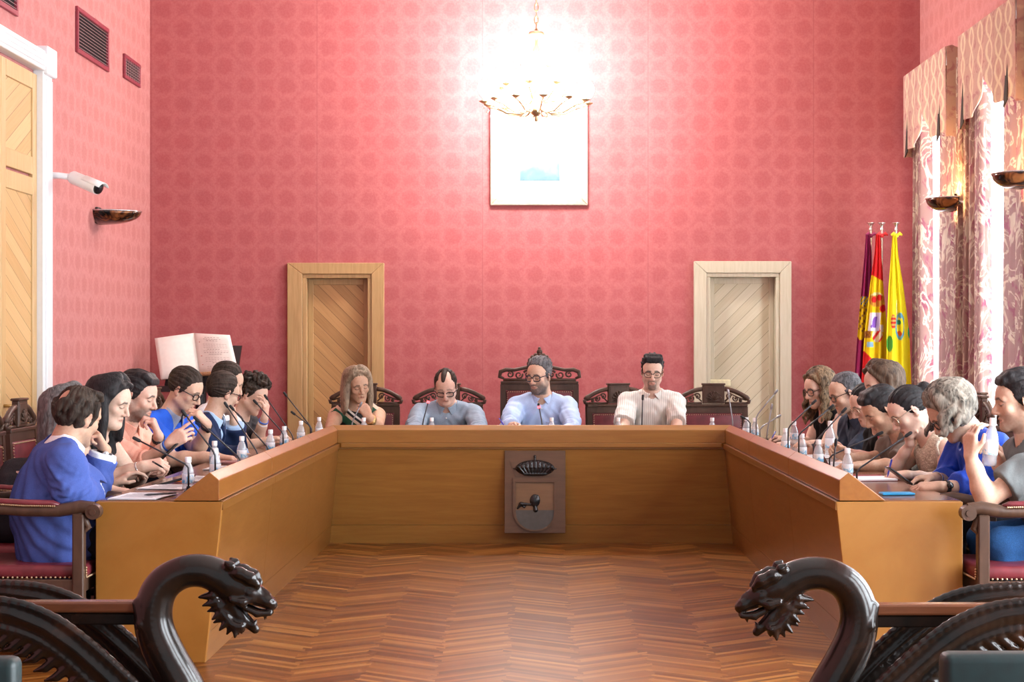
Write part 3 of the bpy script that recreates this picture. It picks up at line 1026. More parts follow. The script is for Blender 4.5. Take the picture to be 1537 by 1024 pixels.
PEOPLE = {}
def person(key, label, P):
    o = build_pose(P)
    h = P.get('h', 0.005)
    org = Vector((o.hip.x, o.hip.y, 0.0))
    pts = [o.nb, o.hip, o.c + Vector((0, 0, .1))] + list(o.S.values()) + list(o.E.values()) + list(o.W.values()) + [p for l in o.leg.values() for p in l] + [o.W[g] + o.hand[g][0] * .17 for g in (1, -1)]
    lo = Vector([min(p[i] for p in pts) - 0.16 for i in range(3)]); hi = Vector([max(p[i] for p in pts) + 0.16 for i in range(3)])
    lo.z = 0.0
    F = Field(lo, hi, h)
    add_torso(F, o, P)
    add_legs(F, o)
    add_head(F, o, P)
    for sg in (1, -1):
        add_arm(F, o, P, sg)
        add_hand(F, o, sg)
    v, q = F.mesh()
    body = np_object('person', v, q, M_SKIN, None, org, skin_colors(v, o, P))
    body.location = org
    tag(body, label, 'person', P.get('group'))
    if P.get('hair'):
        hh = min(h, 0.0042)
        v, q = hair_field(o, P, hh).mesh()
        np_object('hair', v, q, H[P['hair']['mat']], body, org)
    for i, g in enumerate(P['clothes']):
        v, q = garment(o, P, g, g.get('h', h + 0.002)).mesh()
        gm = np_object(g['name'], v, q, g['mat'], body, org)
        if g.get('collar'):
            kw = dict(g['collar']); cm = kw.pop('mat', g['mat'])
            v, q = collar_field(o, P, 0.0042, **kw).mesh()
            np_object('collar', v, q, cm, gm, org)
        if g.get('buttons'):
            m = MB()
            for j in range(5):
                p = o.nb - o.u * (0.05 + 0.07 * j) * o.k
                # find the front of the garment
                fr = 0.118 + (0.0 if j > 1 else -0.02 + 0.012 * j) + P.get('belly', 0) * min(1, j / 4)
                m.lathe([(0, .003), (.006, .003), (.0065, 0), (0, 0)], 10, p + o.cf * fr * o.k, o.cf.to_track_quat('Z', 'Y'))
            m.build('button', g.get('bmat', M_BANDW), gm, True, org)
        if g.get('pocket'):
            m = MB()
            p = o.nb - o.u * 0.19 * o.k - o.tr * 0.075 * o.k + o.cf * 0.117 * o.k
            m.box((0, 0, 0), (0.095, 0.006, 0.105), Matrix((( *o.tr, 0), (*o.cf, 0), (*o.u, 0), (0, 0, 0, 1))).transposed(), 0.004)
            bmesh.ops.translate(m.bm, verts=m.bm.verts, vec=p)
            m.build('pocket', g['mat'], gm, False, org)
    # trousers
    lm = P.get('trousers', None) or cl('dark trouser cloth', (0.012, 0.013, 0.018))
    pts = [p for l in o.leg.values() for p in l] + [o.hip]
    lo = Vector([min(p[i] for p in pts) - 0.26 for i in range(3)]); hi = Vector([max(p[i] for p in pts) + 0.26 for i in range(3)])
    lo.z = 0.02; hi.z = 0.72
    F = Field(lo, hi, 0.011)
    F.ell(o.hip + Vector((0, 0, 0.025)), (0.172 * o.k, 0.128 * o.k, 0.115 * o.k), (o.tr, o.tf, Vector((0, 0, 1))), 0.05)
    add_legs(F, o, 0.012, 0.04, False)
    X = F.lo[0] + F.h * np.arange(F.n[0], dtype=np.float32)[:, None, None]
    Y = F.lo[1] + F.h * np.arange(F.n[1], dtype=np.float32)[None, :, None]
    Z = F.lo[2] + F.h * np.arange(F.n[2], dtype=np.float32)[None, None, :]
    F.F += 0.004 * wave3(X, Y, Z, 38, 3.0)
    v, q = F.mesh()
    np_object('trousers', v, q, lm, body, org)
    for sg in (1, -1):
        an = o.leg[sg][2]
        F = Field(an - Vector((.22, .22, .10)), an + Vector((.22, .22, .08)), 0.008)
        F.cap(an - Vector((0, 0, 0.035)), an - Vector((0, 0, 0.052)) - o.tf * .035, 0.044, 0.040, 0.02)
        F.cap(an - Vector((0, 0, 0.040)), an + o.tf * 0.15 - Vector((0, 0, 0.062)), 0.043, 0.032, 0.02)
        F.put(F.lo, F.lo + F.h * F.n, lambda X, Y, Z: (0.004 - Z) + 0 * X + 0 * Y, 0.001, 'max')
        v, q = F.mesh()
        np_object('shoe', v, q, M_SHOE, body, org)
    if P.get('specs'):
        glasses_mesh(o, body, org, **P['specs'])
    for b in P.get('bands', ()):
        b = dict(b); sg = b.pop('sg')
        wrist_ring(o, sg, body, org, b.pop('mat'), b.pop('name'), **b)
    PEOPLE[key] = (body, o)
    return body
# ------------------------------------------------------------------ the hall
XW, YB, ZC, Y0 = 3.42, 15.68, 5.3, -1.5

def mat_damask(name, axis, c_low, c_high):
    t = NT(name)
    s = t.n('ShaderNodeSeparateXYZ'); co = t.coord(); t.l(co, s.inputs[0])
    h, v = s.outputs[0 if axis == 'x' else 1], s.outputs[2]
    a, b = 0.367, 0.336
    rs = []
    for sh in (0.0, 0.5):
        fx = t.math('MULTIPLY', t.math('SUBTRACT', t.math('FRACT', t.math('ADD', t.math('DIVIDE', h, a), sh)), 0.5), a)
        fz = t.math('MULTIPLY', t.math('SUBTRACT', t.math('FRACT', t.math('ADD', t.math('DIVIDE', v, b), sh)), 0.5), b)
        rs.append(t.math('SQRT', t.math('ADD', t.math('MULTIPLY', fx, fx), t.math('MULTIPLY', t.math('MULTIPLY', fz, fz), 1.1))))
    r = t.math('MINIMUM', rs[0], rs[1])
    n1 = t.noise(co, 26, 4, 0.6)
    n2 = t.noise(co, 60, 3, 0.6)
    r2 = t.math('ADD', r, t.math('MULTIPLY', t.math('SUBTRACT', n1, 0.5), 0.11))
    ring = t.ramp(r2, [(0.055, (0, 0, 0)), (0.095, (1, 1, 1)), (0.108, (1, 1, 1)), (0.150, (0.25, 0.25, 0.25)), (0.17, (0.15, 0.15, 0.15))])
    petals = t.ramp(n2, [(0.40, (0, 0, 0)), (0.60, (1, 1, 1))])
    f = t.math('MULTIPLY_ADD', petals, 0.28, t.math('MULTIPLY', ring, 0.46))
    weave = t.noise(co, 420, 1)
    f = t.math('ADD', f, t.math('MULTIPLY', t.math('SUBTRACT', weave, 0.5), 0.15), None, True)
    col = t.mix(f, c_low, c_high)
    # seams of the cloth widths
    seam = t.math('FRACT', t.math('ADD', t.math('DIVIDE', h, 1.47), 0.32))
    sm = t.math('LESS_THAN', seam, 0.006)
    col = t.mix(t.math('MULTIPLY', sm, 0.35), col, mul(c_low, 0.7))
    return t.bsdf(col, 0.75, 0, 0.2, bump=f, bstr=0.15, bdist=0.004)

RED_LO, RED_HI = (0.37, 0.092, 0.096), (0.46, 0.150, 0.152)
m_back = mat_damask('red damask wall cloth', 'x', RED_LO, RED_HI)
m_side = mat_damask('red damask wall cloth side lit', 'y', (0.44, 0.165, 0.156), (0.56, 0.255, 0.245))  # lighter copy of the back wall cloth, window light painted into the red
m_white = plain('white gloss paint', (0.80, 0.81, 0.82), 0.35, var=0.02)
m_ceil = plain('ceiling plaster', (0.80, 0.78, 0.75), 0.9, var=0.02)

def mat_floor():
    t = NT('herringbone parquet')
    s = t.n('ShaderNodeSeparateXYZ'); co = t.coord(); t.l(co, s.inputs[0])
    x, y = s.outputs[0], s.outputs[1]
    W = 0.305
    u = t.math('DIVIDE', t.math('ADD', x, 0.10), W)
    col0 = t.math('FLOOR', u)
    par = t.math('FLOORED_MODULO', col0, 2.0)
    fu = t.math('FRACT', u)
    tri = t.math('ABSOLUTE', t.math('SUBTRACT', par, fu))       # zig then zag
    v = t.math('ADD', y, t.math('MULTIPLY', tri, W * 0.72))
    sid = t.math('FLOOR', t.math('DIVIDE', v, 0.042))
    # saw-toothed meeting lines
    wo = t.n('ShaderNodeTexWhiteNoise', noise_dimensions='1D'); t.l(sid, wo.inputs['W'])
    u2 = t.math('ADD', u, t.math('MULTIPLY', wo.outputs[0], 0.16))
    col2 = t.math('FLOOR', u2)
    par2 = t.math('FLOORED_MODULO', col2, 2.0)
    fu2 = t.math('FRACT', u2)
    tri2 = t.math('ABSOLUTE', t.math('SUBTRACT', par2, fu2))
    v2 = t.math('DIVIDE', t.math('ADD', y, t.math('MULTIPLY', tri2, W * 0.72)), 0.042)
    sid2 = t.math('FLOOR', v2)
    cmb = t.n('ShaderNodeCombineXYZ'); t.l(col2, cmb.inputs[0]); t.l(sid2, cmb.inputs[1])
    wn = t.n('ShaderNodeTexWhiteNoise', noise_dimensions='2D'); t.l(cmb.outputs[0], wn.inputs[0])
    cmb2 = t.n('ShaderNodeCombineXYZ'); t.l(t.math('MULTIPLY', x, 3.0), cmb2.inputs[0]); t.l(t.math('MULTIPLY', v2, 2.2), cmb2.inputs[1]); t.l(wn.outputs[0], cmb2.inputs[2])
    gr = t.noise(cmb2.outputs[0], 4, 4, 0.6)
    f = t.math('MULTIPLY_ADD', wn.outputs[0], 0.72, t.math('MULTIPLY', gr, 0.28))
    c = t.ramp(f, [(0.12, (0.088, 0.028, 0.005)), (0.42, (0.158, 0.053, 0.009)), (0.68, (0.215, 0.080, 0.013)), (0.95, (0.36, 0.165, 0.038))])
    gap = t.math('LESS_THAN', t.math('FRACT', v2), 0.03)
    c = t.mix(t.math('MULTIPLY', gap, 0.6), c, (0.06, 0.02, 0.008))
    rg = t.math('MULTIPLY_ADD', t.noise(co, 3, 2), 0.14, 0.30)
    return t.bsdf(c, rg, 0, 0.15, Coat_Weight=0.0)
m_floor = mat_floor()

def struct(name, mb, mat, parent=None, **kw):
    o = mb.build(name, mat, parent, **kw)
    if parent is None: o['kind'] = 'structure'
    return o

struct('floor', MB().box2((-XW - .4, Y0, -0.12), (XW + .4, YB + .4, 0)), m_floor)
struct('ceiling', MB().box2((-XW - .4, Y0, ZC), (XW + .4, YB + .4, ZC + .15)), m_ceil)
DL = (-2.06, -1.45, 2.02)
DR = (1.52, 2.17, 2.03)
w = MB()
D1 = 0.30
w.box2((-XW - .4, YB, 0), (DL[0], YB + D1, ZC)); w.box2((DL[1], YB, 0), (DR[0], YB + D1, ZC)); w.box2((DR[1], YB, 0), (XW + .4, YB + D1, ZC))
w.box2((DL[0], YB, DL[2]), (DL[1], YB + D1, ZC)); w.box2((DR[0], YB, DR[2]), (DR[1], YB + D1, ZC))
struct('wall_back', w, m_back)
struct('wall_left', MB().box2((-XW - .4, Y0, 0), (-XW, YB, ZC)), m_side)
# window openings in the right-hand wall
WIN = [(13.72, 15.08), (11.76, 13.12), (9.80, 11.16), (7.84, 9.20), (5.88, 7.24), (3.92, 5.28), (1.96, 3.32)]
WZ = (0.35, 3.42)
w = MB()
ys = [YB] + [q for a, b in WIN for q in (b, a)] + [Y0]
for i in range(0, len(ys), 2):
    w.box2((XW, ys[i + 1], 0), (XW + .4, ys[i], ZC))
for a, b in WIN:
    w.box2((XW, a, 0), (XW + .4, b, WZ[0])); w.box2((XW, a, WZ[1]), (XW + .4, b, ZC))
struct('wall_right', w, m_side)
struct('baseboard_back', MB().box2((DL[1] + .115, YB - .02, 0), (DR[0] - .115, YB, .12), .004), plain('dark baseboard', (0.10, 0.04, 0.02), 0.4))
struct('baseboard_left', MB().box2((-XW, 12.26, 0), (-XW + .02, YB - .02, .12), .004), bpy.data.materials['dark baseboard'])

m_glass = NT('window glass')
_tr = m_glass.n('ShaderNodeBsdfTransparent'); _gl = m_glass.n('ShaderNodeBsdfGlossy'); _gl.inputs['Roughness'].default_value = 0.02
_mx = m_glass.n('ShaderNodeMixShader'); _mx.inputs[0].default_value = 0.06
m_glass.l(_tr.outputs[0], _mx.inputs[1]); m_glass.l(_gl.outputs[0], _mx.inputs[2]); m_glass.l(_mx.outputs[0], m_glass.out.inputs[0])
m_glass = m_glass.m

def sheer_mat():
    t = NT('white sheer curtain')
    tr = t.n('ShaderNodeBsdfTransparent'); tl = t.n('ShaderNodeBsdfTranslucent'); df = t.n('ShaderNodeBsdfDiffuse')
    for q in (tl, df): q.inputs[0].default_value = (0.9, 0.92, 0.95, 1)
    a = t.n('ShaderNodeMixShader'); a.inputs[0].default_value = 0.25
    t.l(tl.outputs[0], a.inputs[1]); t.l(df.outputs[0], a.inputs[2])
    b = t.n('ShaderNodeMixShader'); b.inputs[0].default_value = 0.62
    t.l(tr.outputs[0], b.inputs[1]); t.l(a.outputs[0], b.inputs[2]); t.l(b.outputs[0], t.out.inputs[0])
    return t.m
m_sheer = sheer_mat()

for i, (a, b) in enumerate(WIN):
    fr = MB(); x0, x1 = XW + .20, XW + .27
    for y in (a, b - .07): fr.box2((x0, y, WZ[0]), (x1, y + .07, WZ[1]), .006)
    for z in (WZ[0], 2.55, WZ[1] - .07): fr.box2((x0, a + .07, z), (x1, b - .07, z + .07), .006)
    fr.box2((x0, (a + b) / 2 - .045, WZ[0] + .07), (x1, (a + b) / 2 + .045, WZ[1] - .07), .006)
    wd = struct('window_%d' % (i + 1), fr, m_white)
    MB().box2((XW + .232, a + .05, WZ[0] + .05), (XW + .238, b - .05, WZ[1] - .05)).build('pane', m_glass, wd)
    MB().box2((XW - .03, a - .04, WZ[0] - .04), (XW + .2, b + .04, WZ[0])).build('sill', m_white, wd)

# ---- doors in the back wall
m_oakL = wood('golden oak frame', (0.37, 0.220, 0.088), (0.52, 0.335, 0.150), (9, 9, 0.7), 0.4, 5)
m_oakR = wood('oak frame paled by glare', (0.48, 0.43, 0.30), (0.60, 0.55, 0.42), (9, 9, 0.7), 0.4, 5)  # same oak as the golden door, brighter light and glare painted in
def mat_boards(name, sgn, c1, c2, wid=0.082, yaw=False, ang=45):
    t = NT(name)
    s = t.n('ShaderNodeSeparateXYZ'); co = t.coord(); t.l(co, s.inputs[0])
    h, v = s.outputs[1 if yaw else 0], s.outputs[2]
    ca, sa = math.cos(math.radians(ang)), math.sin(math.radians(ang))
    p = t.math('ADD', t.math('MULTIPLY', v, ca), t.math('MULTIPLY', h, sgn * sa))
    q = t.math('ADD', t.math('MULTIPLY', v, -sgn * sa), t.math('MULTIPLY', h, ca))
    k = t.math('DIVIDE', p, wid)
    wn = t.n('ShaderNodeTexWhiteNoise', noise_dimensions='1D'); t.l(t.math('FLOOR', k), wn.inputs['W'])
    cv = t.n('ShaderNodeCombineXYZ'); t.l(t.math('MULTIPLY', q, 0.9), cv.inputs[0]); t.l(t.math('MULTIPLY', p, 22.0), cv.inputs[1]); t.l(wn.outputs[0], cv.inputs[2])
    g = t.noise(cv.outputs[0], 2.5, 4, 0.6, 0.5)
    f = t.math('MULTIPLY_ADD', wn.outputs[0], 0.45, t.math('MULTIPLY', g, 0.6))
    c = t.ramp(f, [(0.2, c1), (0.85, c2)])
    fr = t.math('FRACT', k)
    gap = t.math('LESS_THAN', fr, 0.045)
    c = t.mix(t.math('MULTIPLY', gap, 0.8), c, mul(c1, 0.35))
    hgt = t.math('SUBTRACT', 1.0, gap)
    return t.bsdf(c, 0.4, 0, 0.4, bump=hgt, bstr=0.5, bdist=0.004)

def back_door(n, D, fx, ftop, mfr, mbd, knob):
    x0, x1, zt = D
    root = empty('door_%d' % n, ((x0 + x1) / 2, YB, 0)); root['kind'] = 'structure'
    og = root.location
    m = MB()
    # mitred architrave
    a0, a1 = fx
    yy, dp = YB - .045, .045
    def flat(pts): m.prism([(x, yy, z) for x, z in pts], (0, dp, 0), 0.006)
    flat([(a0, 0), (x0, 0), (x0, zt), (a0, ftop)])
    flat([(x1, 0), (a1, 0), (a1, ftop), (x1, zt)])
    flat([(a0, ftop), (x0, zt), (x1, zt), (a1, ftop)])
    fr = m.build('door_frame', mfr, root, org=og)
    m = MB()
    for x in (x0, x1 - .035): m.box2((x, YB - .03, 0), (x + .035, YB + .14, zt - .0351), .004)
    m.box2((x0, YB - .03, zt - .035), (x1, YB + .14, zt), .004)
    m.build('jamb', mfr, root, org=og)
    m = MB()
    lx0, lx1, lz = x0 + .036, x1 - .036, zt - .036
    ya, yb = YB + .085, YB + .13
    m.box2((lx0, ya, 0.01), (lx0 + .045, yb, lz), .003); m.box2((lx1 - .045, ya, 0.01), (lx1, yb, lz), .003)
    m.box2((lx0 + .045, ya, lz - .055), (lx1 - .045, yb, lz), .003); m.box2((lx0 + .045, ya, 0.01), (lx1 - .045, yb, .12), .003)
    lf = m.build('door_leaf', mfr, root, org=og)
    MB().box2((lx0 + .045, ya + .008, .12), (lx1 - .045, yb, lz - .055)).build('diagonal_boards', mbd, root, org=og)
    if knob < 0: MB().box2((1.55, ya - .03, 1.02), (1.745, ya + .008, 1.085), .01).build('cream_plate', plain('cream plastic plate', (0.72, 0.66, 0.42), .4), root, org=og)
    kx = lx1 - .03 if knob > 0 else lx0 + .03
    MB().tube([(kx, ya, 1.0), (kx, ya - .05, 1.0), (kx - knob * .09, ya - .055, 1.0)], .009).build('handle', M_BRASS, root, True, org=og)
M_BRASS = plain('aged brass', (0.55, 0.38, 0.16), 0.3, 0.9)
back_door(2, DL, (-2.195, -1.337), 2.12, m_oakL, mat_boards('golden diagonal boards', 1, (0.30, 0.155, 0.058), (0.55, 0.32, 0.135)), 1)
back_door(3, DR, (1.408, 2.272), 2.135, m_oakR, mat_boards('diagonal boards paled by glare', -1, (0.46, 0.40, 0.26), (0.60, 0.55, 0.41)), -1)  # same boards as the golden door, paler for painted-in glare

# ---- tall door in the left wall with its white architrave
root = empty('door_1', (-XW, 11.3, 0)); root['kind'] = 'structure'
og = root.location
y0, y1, zt = 10.40, 12.02, 3.24
m = MB()
for ya, yb in ((y1, 12.235), (10.185, y0)):
    m.box2((-XW, ya, 0), (-XW + .075, yb, zt + .02), .006)
    m.box2((-XW + .070, ya + .045, .25), (-XW + .088, yb - .03, zt - .03), .006)
m.box2((-XW, 10.185, zt + .02), (-XW + .085, 12.235, zt + .155), .006)
for k in range(3): m.box2((-XW + .08, 10.26, zt + .045 + k * .035), (-XW + .095, 12.16, zt + .062 + k * .035), .003)
for yc in (12.14, 10.28): m.box2((-XW, yc - .115, zt - .005), (-XW + .105, yc + .115, zt + .19), .008)
m.build('door_frame', m_white, root, org=og)
m_oak1 = wood('honey oak', (0.52, 0.33, 0.135), (0.66, 0.45, 0.215), (9, 9, 0.7), 0.4, 5)
m = MB()
xa, xb = -XW, -XW + .030
for ya, yb in ((y0, 11.205), (11.215, y1)):
    for q in (ya, yb - .10): m.box2((xa, q, .02), (xb, q + .10, zt - .01), .004)
    for z0, z1 in ((.02, .22), (2.40, 2.52), (2.54, 2.66), (zt - .12, zt - .01)): m.box2((xa, ya + .10, z0), (xb, yb - .10, z1), .004)
m.build('door_leaf', m_oak1, root, org=og)
m_b1 = mat_boards('honey diagonal veneer', 1, (0.52, 0.32, 0.125), (0.68, 0.46, 0.22), 0.10, True, 24)
m_b2 = mat_boards('honey upper veneer', -1, (0.50, 0.31, 0.12), (0.68, 0.46, 0.22), 0.12, True, 26)
m = MB()
for ya, yb in ((y0, 11.205), (11.215, y1)): m.box2((xa, ya + .10, .22), (xa + .018, yb - .10, 2.40))
m.build('lower_panel', m_b1, root, org=og)
m = MB()
for ya, yb in ((y0, 11.205), (11.215, y1)): m.box2((xa, ya + .10, 2.66), (xa + .018, yb - .10, zt - .12))
m.build('upper_panel', m_b2, root, org=og)
MB().tube([(xb, 11.27, 1.0), (xb + .05, 11.27, 1.0), (xb + .055, 11.40, 1.0)], .011).build('handle', M_BRASS, root, True, org=og)

# ---- ventilation grilles
m_vent = plain('maroon painted metal', (0.26, 0.035, 0.055), 0.45)
m_slat = plain('pale slat metal', (0.42, 0.28, 0.28), 0.4)
m_dark = plain('dark duct', (0.02, 0.01, 0.012), 0.9)
def vent(label, ya, yb, za, zb, n, fw=.035):
    root = empty('wall_vent', (-XW, (ya + yb) / 2, za), 0, label, 'vent', None)
    og = root.location
    m = MB(); x1 = -XW + .022
    m.box2((-XW, ya, za), (x1, yb, za + fw), .003); m.box2((-XW, ya, zb - fw), (x1, yb, zb), .003)
    m.box2((-XW, ya, za + fw), (x1, ya + fw, zb - fw), .003); m.box2((-XW, yb - fw, za + fw), (x1, yb, zb - fw), .003)
    m.build('frame', m_vent, root, org=og)
    MB().box2((-XW - .001, ya + fw, za + fw), (-XW + .003, yb - fw, zb - fw)).build('backing', m_dark, root, org=og)
    for k in range(n):
        z = za + fw + (zb - za - 2 * fw) * (k + .5) / n
        c = Vector((-XW + .012, (ya + yb) / 2, z))
        MB().box(c, (.016, yb - ya - 2 * fw, .003), Matrix.Rotation(math.radians(35), 4, 'Y')).build('slat', m_slat, root, org=og)
    return root
vent('large maroon louvred vent high on the left wall', 13.13, 14.10, 3.57, 3.915, 11)
v2 = vent('small maroon vent with a crossed grille beside the back corner', 14.64, 15.23, 3.61, 3.81, 6, .03)
for k in range(7):
    y = 14.67 + .53 * (k + .5) / 7
    MB().box2((-XW + .018, y - .004, 3.64), (-XW + .021, y + .004, 3.78)).build('bar', m_slat, v2, org=v2.location)
vent('maroon louvred vent cut off by the top left corner above the tall door', 10.65, 11.62, 3.55, 3.90, 11)

# ---- security camera on the left wall
root = empty('security_camera', at(66, 266, 12.28), 0, 'white bullet security camera on a bracket beside the tall door', 'camera')
og = Vector((-XW, 12.29, 2.57)); root.location = og
m_cam = plain('white plastic', (0.85, 0.86, 0.87), 0.35, var=0.02)
m = MB(); m.lathe([(0, 0), (.055, 0), (.055, .022), (.045, .03), (0, .03)], 24, (0, 0, 0), Vector((1, 0, 0)).to_track_quat('Z', 'Y'))
m.build('mount', m_cam, root, True, angle=40)
e = Vector((.20, .02, -.012))
MB().tube([(.028, 0, 0), (.10, .005, 0), e], [.026, .022, .022], 14).build('arm', m_cam, root, True)
ax = unit((0.72, -0.42, -0.30))
m = MB(); q = ax.to_track_quat('Z', 'Y')
m.lathe([(0, -.02), (.038, -.015), (.046, .0), (.047, .16), (.048, .162), (.048, .25), (.045, .252), (.045, .24), (0, .24)], 24, e, q)
bd = m.build('camera_body', m_cam, root, True, angle=40)
m = MB(); m.lathe([(0, .242), (.043, .242), (.043, .258), (.03, .268), (0, .27)], 20, e, q)
m.build('lens', plain('black lens glass', (0.01, 0.01, 0.012), 0.1), bd, True)
m = MB()
for k in range(9):
    pass
sidev = unit(ax.cross((0, 0, 1))); upv = sidev.cross(ax)
pts = lambda r, z: [e + ax * z + sidev * (r * math.cos(a)) + upv * (r * math.sin(a)) for a in [math.radians(20 + 140 * i / 8) for i in range(9)]]
A, B = pts(.051, .12), pts(.051, .30)
vsA = [m.bm.verts.new(p) for p in A]; vsB = [m.bm.verts.new(p) for p in B]
for i in range(8): m.bm.faces.new([vsA[i], vsA[i + 1], vsB[i + 1], vsB[i]])
m.build('sun_shield', m_cam, root, True, thick=.003)

# ---- wall sconces: half bowls on a bracket
def mat_bowl():
    t = NT('polished bronze bowl')
    v = t.noise(t.coord(), 9, 3, 0.5, 1.5)
    c = t.ramp(v, [(0.42, (0.012, 0.010, 0.010)), (0.5, (0.10, 0.035, 0.015)), (0.66, (0.38, 0.15, 0.05))])
    return t.bsdf(c, 0.15, 0.4, 0.6)
m_bowl = mat_bowl()
m_bulb_w = NT('warm lamp glow'); _e = m_bulb_w.n('ShaderNodeEmission'); _e.inputs[0].default_value = (1, 0.80, 0.50, 1); _e.inputs[1].default_value = 12
m_bulb_w.l(_e.outputs[0], m_bulb_w.out.inputs[0]); m_bulb_w = m_bulb_w.m
def sconce(label, x, y, z, sgn, lit, group=None, R=.21):
    el = 1.55 if x < 0 else 0.95
    root = empty('wall_sconce', (x, y, z), 0, label, 'wall light', group)
    m = MB()
    def fn(u, v):
        th = -PI / 2 + PI * u; ph = v * PI / 2
        r = R * math.cos(ph) ** 0.8
        return (sgn * max(0.0, math.cos(th)) * r * el + sgn * .02, math.sin(th) * r, -.10 * math.sin(ph))
    m.grid(fn, 20, 8)
    m.build('bowl', m_bowl, root, True, thick=.006)
    m = MB(); m.tube([(sgn * (.02 + el * R * math.cos(-PI / 2 + PI * k / 20)), R * math.sin(-PI / 2 + PI * k / 20), .001) for k in range(21)], .006, 6)
    m.build('rim', M_STEEL, root, True)
    MB().box((sgn * .012, 0, -.03), (.024, .12, .13), None, .006).build('bracket', plain('black bracket', (0.012, 0.011, 0.011), 0.4), root)
    if x > 0: MB().tube([(0, 0, -.03), (XW - x, 0, -.03)], .016, 10).build('wall_stem', M_STEEL, root, True)
    MB().tube([(sgn * .10, -.05, -.035), (sgn * .10, .05, -.035)], .014, 10).build('lamp', m_bulb_w if lit else m_cam, root, True)
    if lit:
        l = bpy.data.lights.new('sconce lamp', 'POINT'); l.energy = 24; l.color = (1, 0.62, 0.28); l.shadow_soft_size = .04
        lo = link(bpy.data.objects.new('sconce_light', l)); lo.location = (x + sgn * .12, y, z + .03)
sconce('dark bronze half bowl sconce on the left wall', -XW, 13.78, 2.43, 1, False)
sconce('lit bronze sconce between the first two windows by the flags', 3.19, 13.40, 2.50, -1, True)
sconce('glowing sconce cut off by the right edge of the photo', 3.19, 11.46, 2.50, -1, True)

# ---- curtains and pelmets
def mat_drape(name, base, leaf, line, mode):
    t = NT(name)
    s = t.n('ShaderNodeSeparateXYZ'); co = t.coord(); t.l(co, s.inputs[0])
    h, v = s.outputs[1], s.outputs[2]
    n = t.noise(co, 7, 3, 0.6, 0.8)
    if mode == 'pelmet':
        a, b = 0.25, 0.34
        w = t.math('MULTIPLY', t.math('SINE', t.math('MULTIPLY', v, 2 * PI / b)), 0.25)
        u = t.math('DIVIDE', h, a)
        d1 = t.math('ABSOLUTE', t.math('SUBTRACT', t.math('FRACT', t.math('ADD', u, w)), 0.5))
        d2 = t.math('ABSOLUTE', t.math('SUBTRACT', t.math('FRACT', t.math('SUBTRACT', u, w)), 0.5))
        d = t.math('MINIMUM', d1, d2)
        d = t.math('ADD', d, t.math('MULTIPLY', t.math('SUBTRACT', t.noise(co, 30, 2), 0.5), 0.14))
        f1 = t.ramp(d, [(0.05, (1, 1, 1)), (0.10, (0, 0, 0))])
        f2 = t.ramp(t.noise(co, 13, 3, 0.6, 1.0), [(0.50, (0, 0, 0)), (0.58, (1, 1, 1))])
        f2 = t.math('MULTIPLY', f2, t.ramp(d, [(0.16, (0, 0, 0)), (0.26, (1, 1, 1))]))
    else:
        vo = t.n('ShaderNodeTexVoronoi', feature='DISTANCE_TO_EDGE'); vo.inputs['Scale'].default_value = 3.6
        mp = t.coord('Object', (1.4, 1.4, 0.9)); dn = t.n('ShaderNodeMix', data_type='VECTOR'); dn.inputs[0].default_value = 0.10
        nc = t.n('ShaderNodeTexNoise'); nc.inputs['Scale'].default_value = 6; nc.inputs['Detail'].default_value = 3; t.l(mp, nc.inputs['Vector'])
        t.l(mp, dn.inputs[4]); t.l(nc.outputs['Color'], dn.inputs[5]); t.l(dn.outputs[1], vo.inputs['Vector'])
        sc_ = t.math('ABSOLUTE', t.math('SUBTRACT', t.noise(mp, 3.2, 3, 0.55, 2.2), 0.5))
        f1 = t.ramp(sc_, [(0.020, (1, 1, 1)), (0.040, (0, 0, 0))])
        f2 = t.ramp(t.noise(mp, 2.8, 4, 0.6, 1.6), [(0.53, (0, 0, 0)), (0.58, (1, 1, 1))])
        f2 = t.math('MULTIPLY', f2, t.ramp(t.noise(mp, 28, 2), [(0.36, (0, 0, 0)), (0.46, (1, 1, 1))]))
    c = t.mix(f2, base, leaf)
    c = t.mix(f1, c, line)
    df = t.n('ShaderNodeBsdfDiffuse'); tl = t.n('ShaderNodeBsdfTranslucent'); t.l(c, df.inputs[0])
    t.l(t.mix(0.35, c, (0.85, 0.80, 0.85)), tl.inputs[0])
    mx = t.n('ShaderNodeMixShader'); mx.inputs[0].default_value = 0.16 if mode == 'pelmet' else 0.45
    t.l(df.outputs[0], mx.inputs[1]); t.l(tl.outputs[0], mx.inputs[2]); t.l(mx.outputs[0], t.out.inputs[0])
    return t.m
m_drape = mat_drape('floral damask curtain', (0.38, 0.22, 0.185), (0.33, 0.085, 0.13), (0.66, 0.56, 0.44), 'drape')
m_pelm = mat_drape('ogee damask pelmet', (0.56, 0.37, 0.30), (0.46, 0.23, 0.22), (0.74, 0.61, 0.44), 'pelmet')

def drape(name, label, ya, yb, seed, root=None, zt=3.60, zb=0.03, X0=3.275, waves=7, amp=.05):
    m = MB(); r = random.Random(seed)
    ph = [r.uniform(0, 6) for _ in range(4)]
    def fn(u, v):
        z = zb + (zt - zb) * v
        k = 1 + .25 * math.sin(u * 9 + ph[0])
        w = math.sin(2 * PI * waves * (u + .03 * math.sin(6 * u + ph[1])) + ph[2] + .5 * math.sin(2.2 * v + ph[3]))
        w = math.copysign(abs(w) ** .8, w)
        y = ya + (yb - ya) * (u + .012 * math.sin(5 * v + ph[0]) * math.sin(PI * u))
        return (X0 + amp * k * w * (1 - .25 * v), y, z)
    m.grid(fn, waves * 14, 24)
    o = m.build(name, m_drape, None, True, org=(X0, (ya + yb) / 2, 0), thick=.004)
    o.location = (X0, (ya + yb) / 2, 0)
    return tag(o, label, 'curtain', 'damask window curtains')

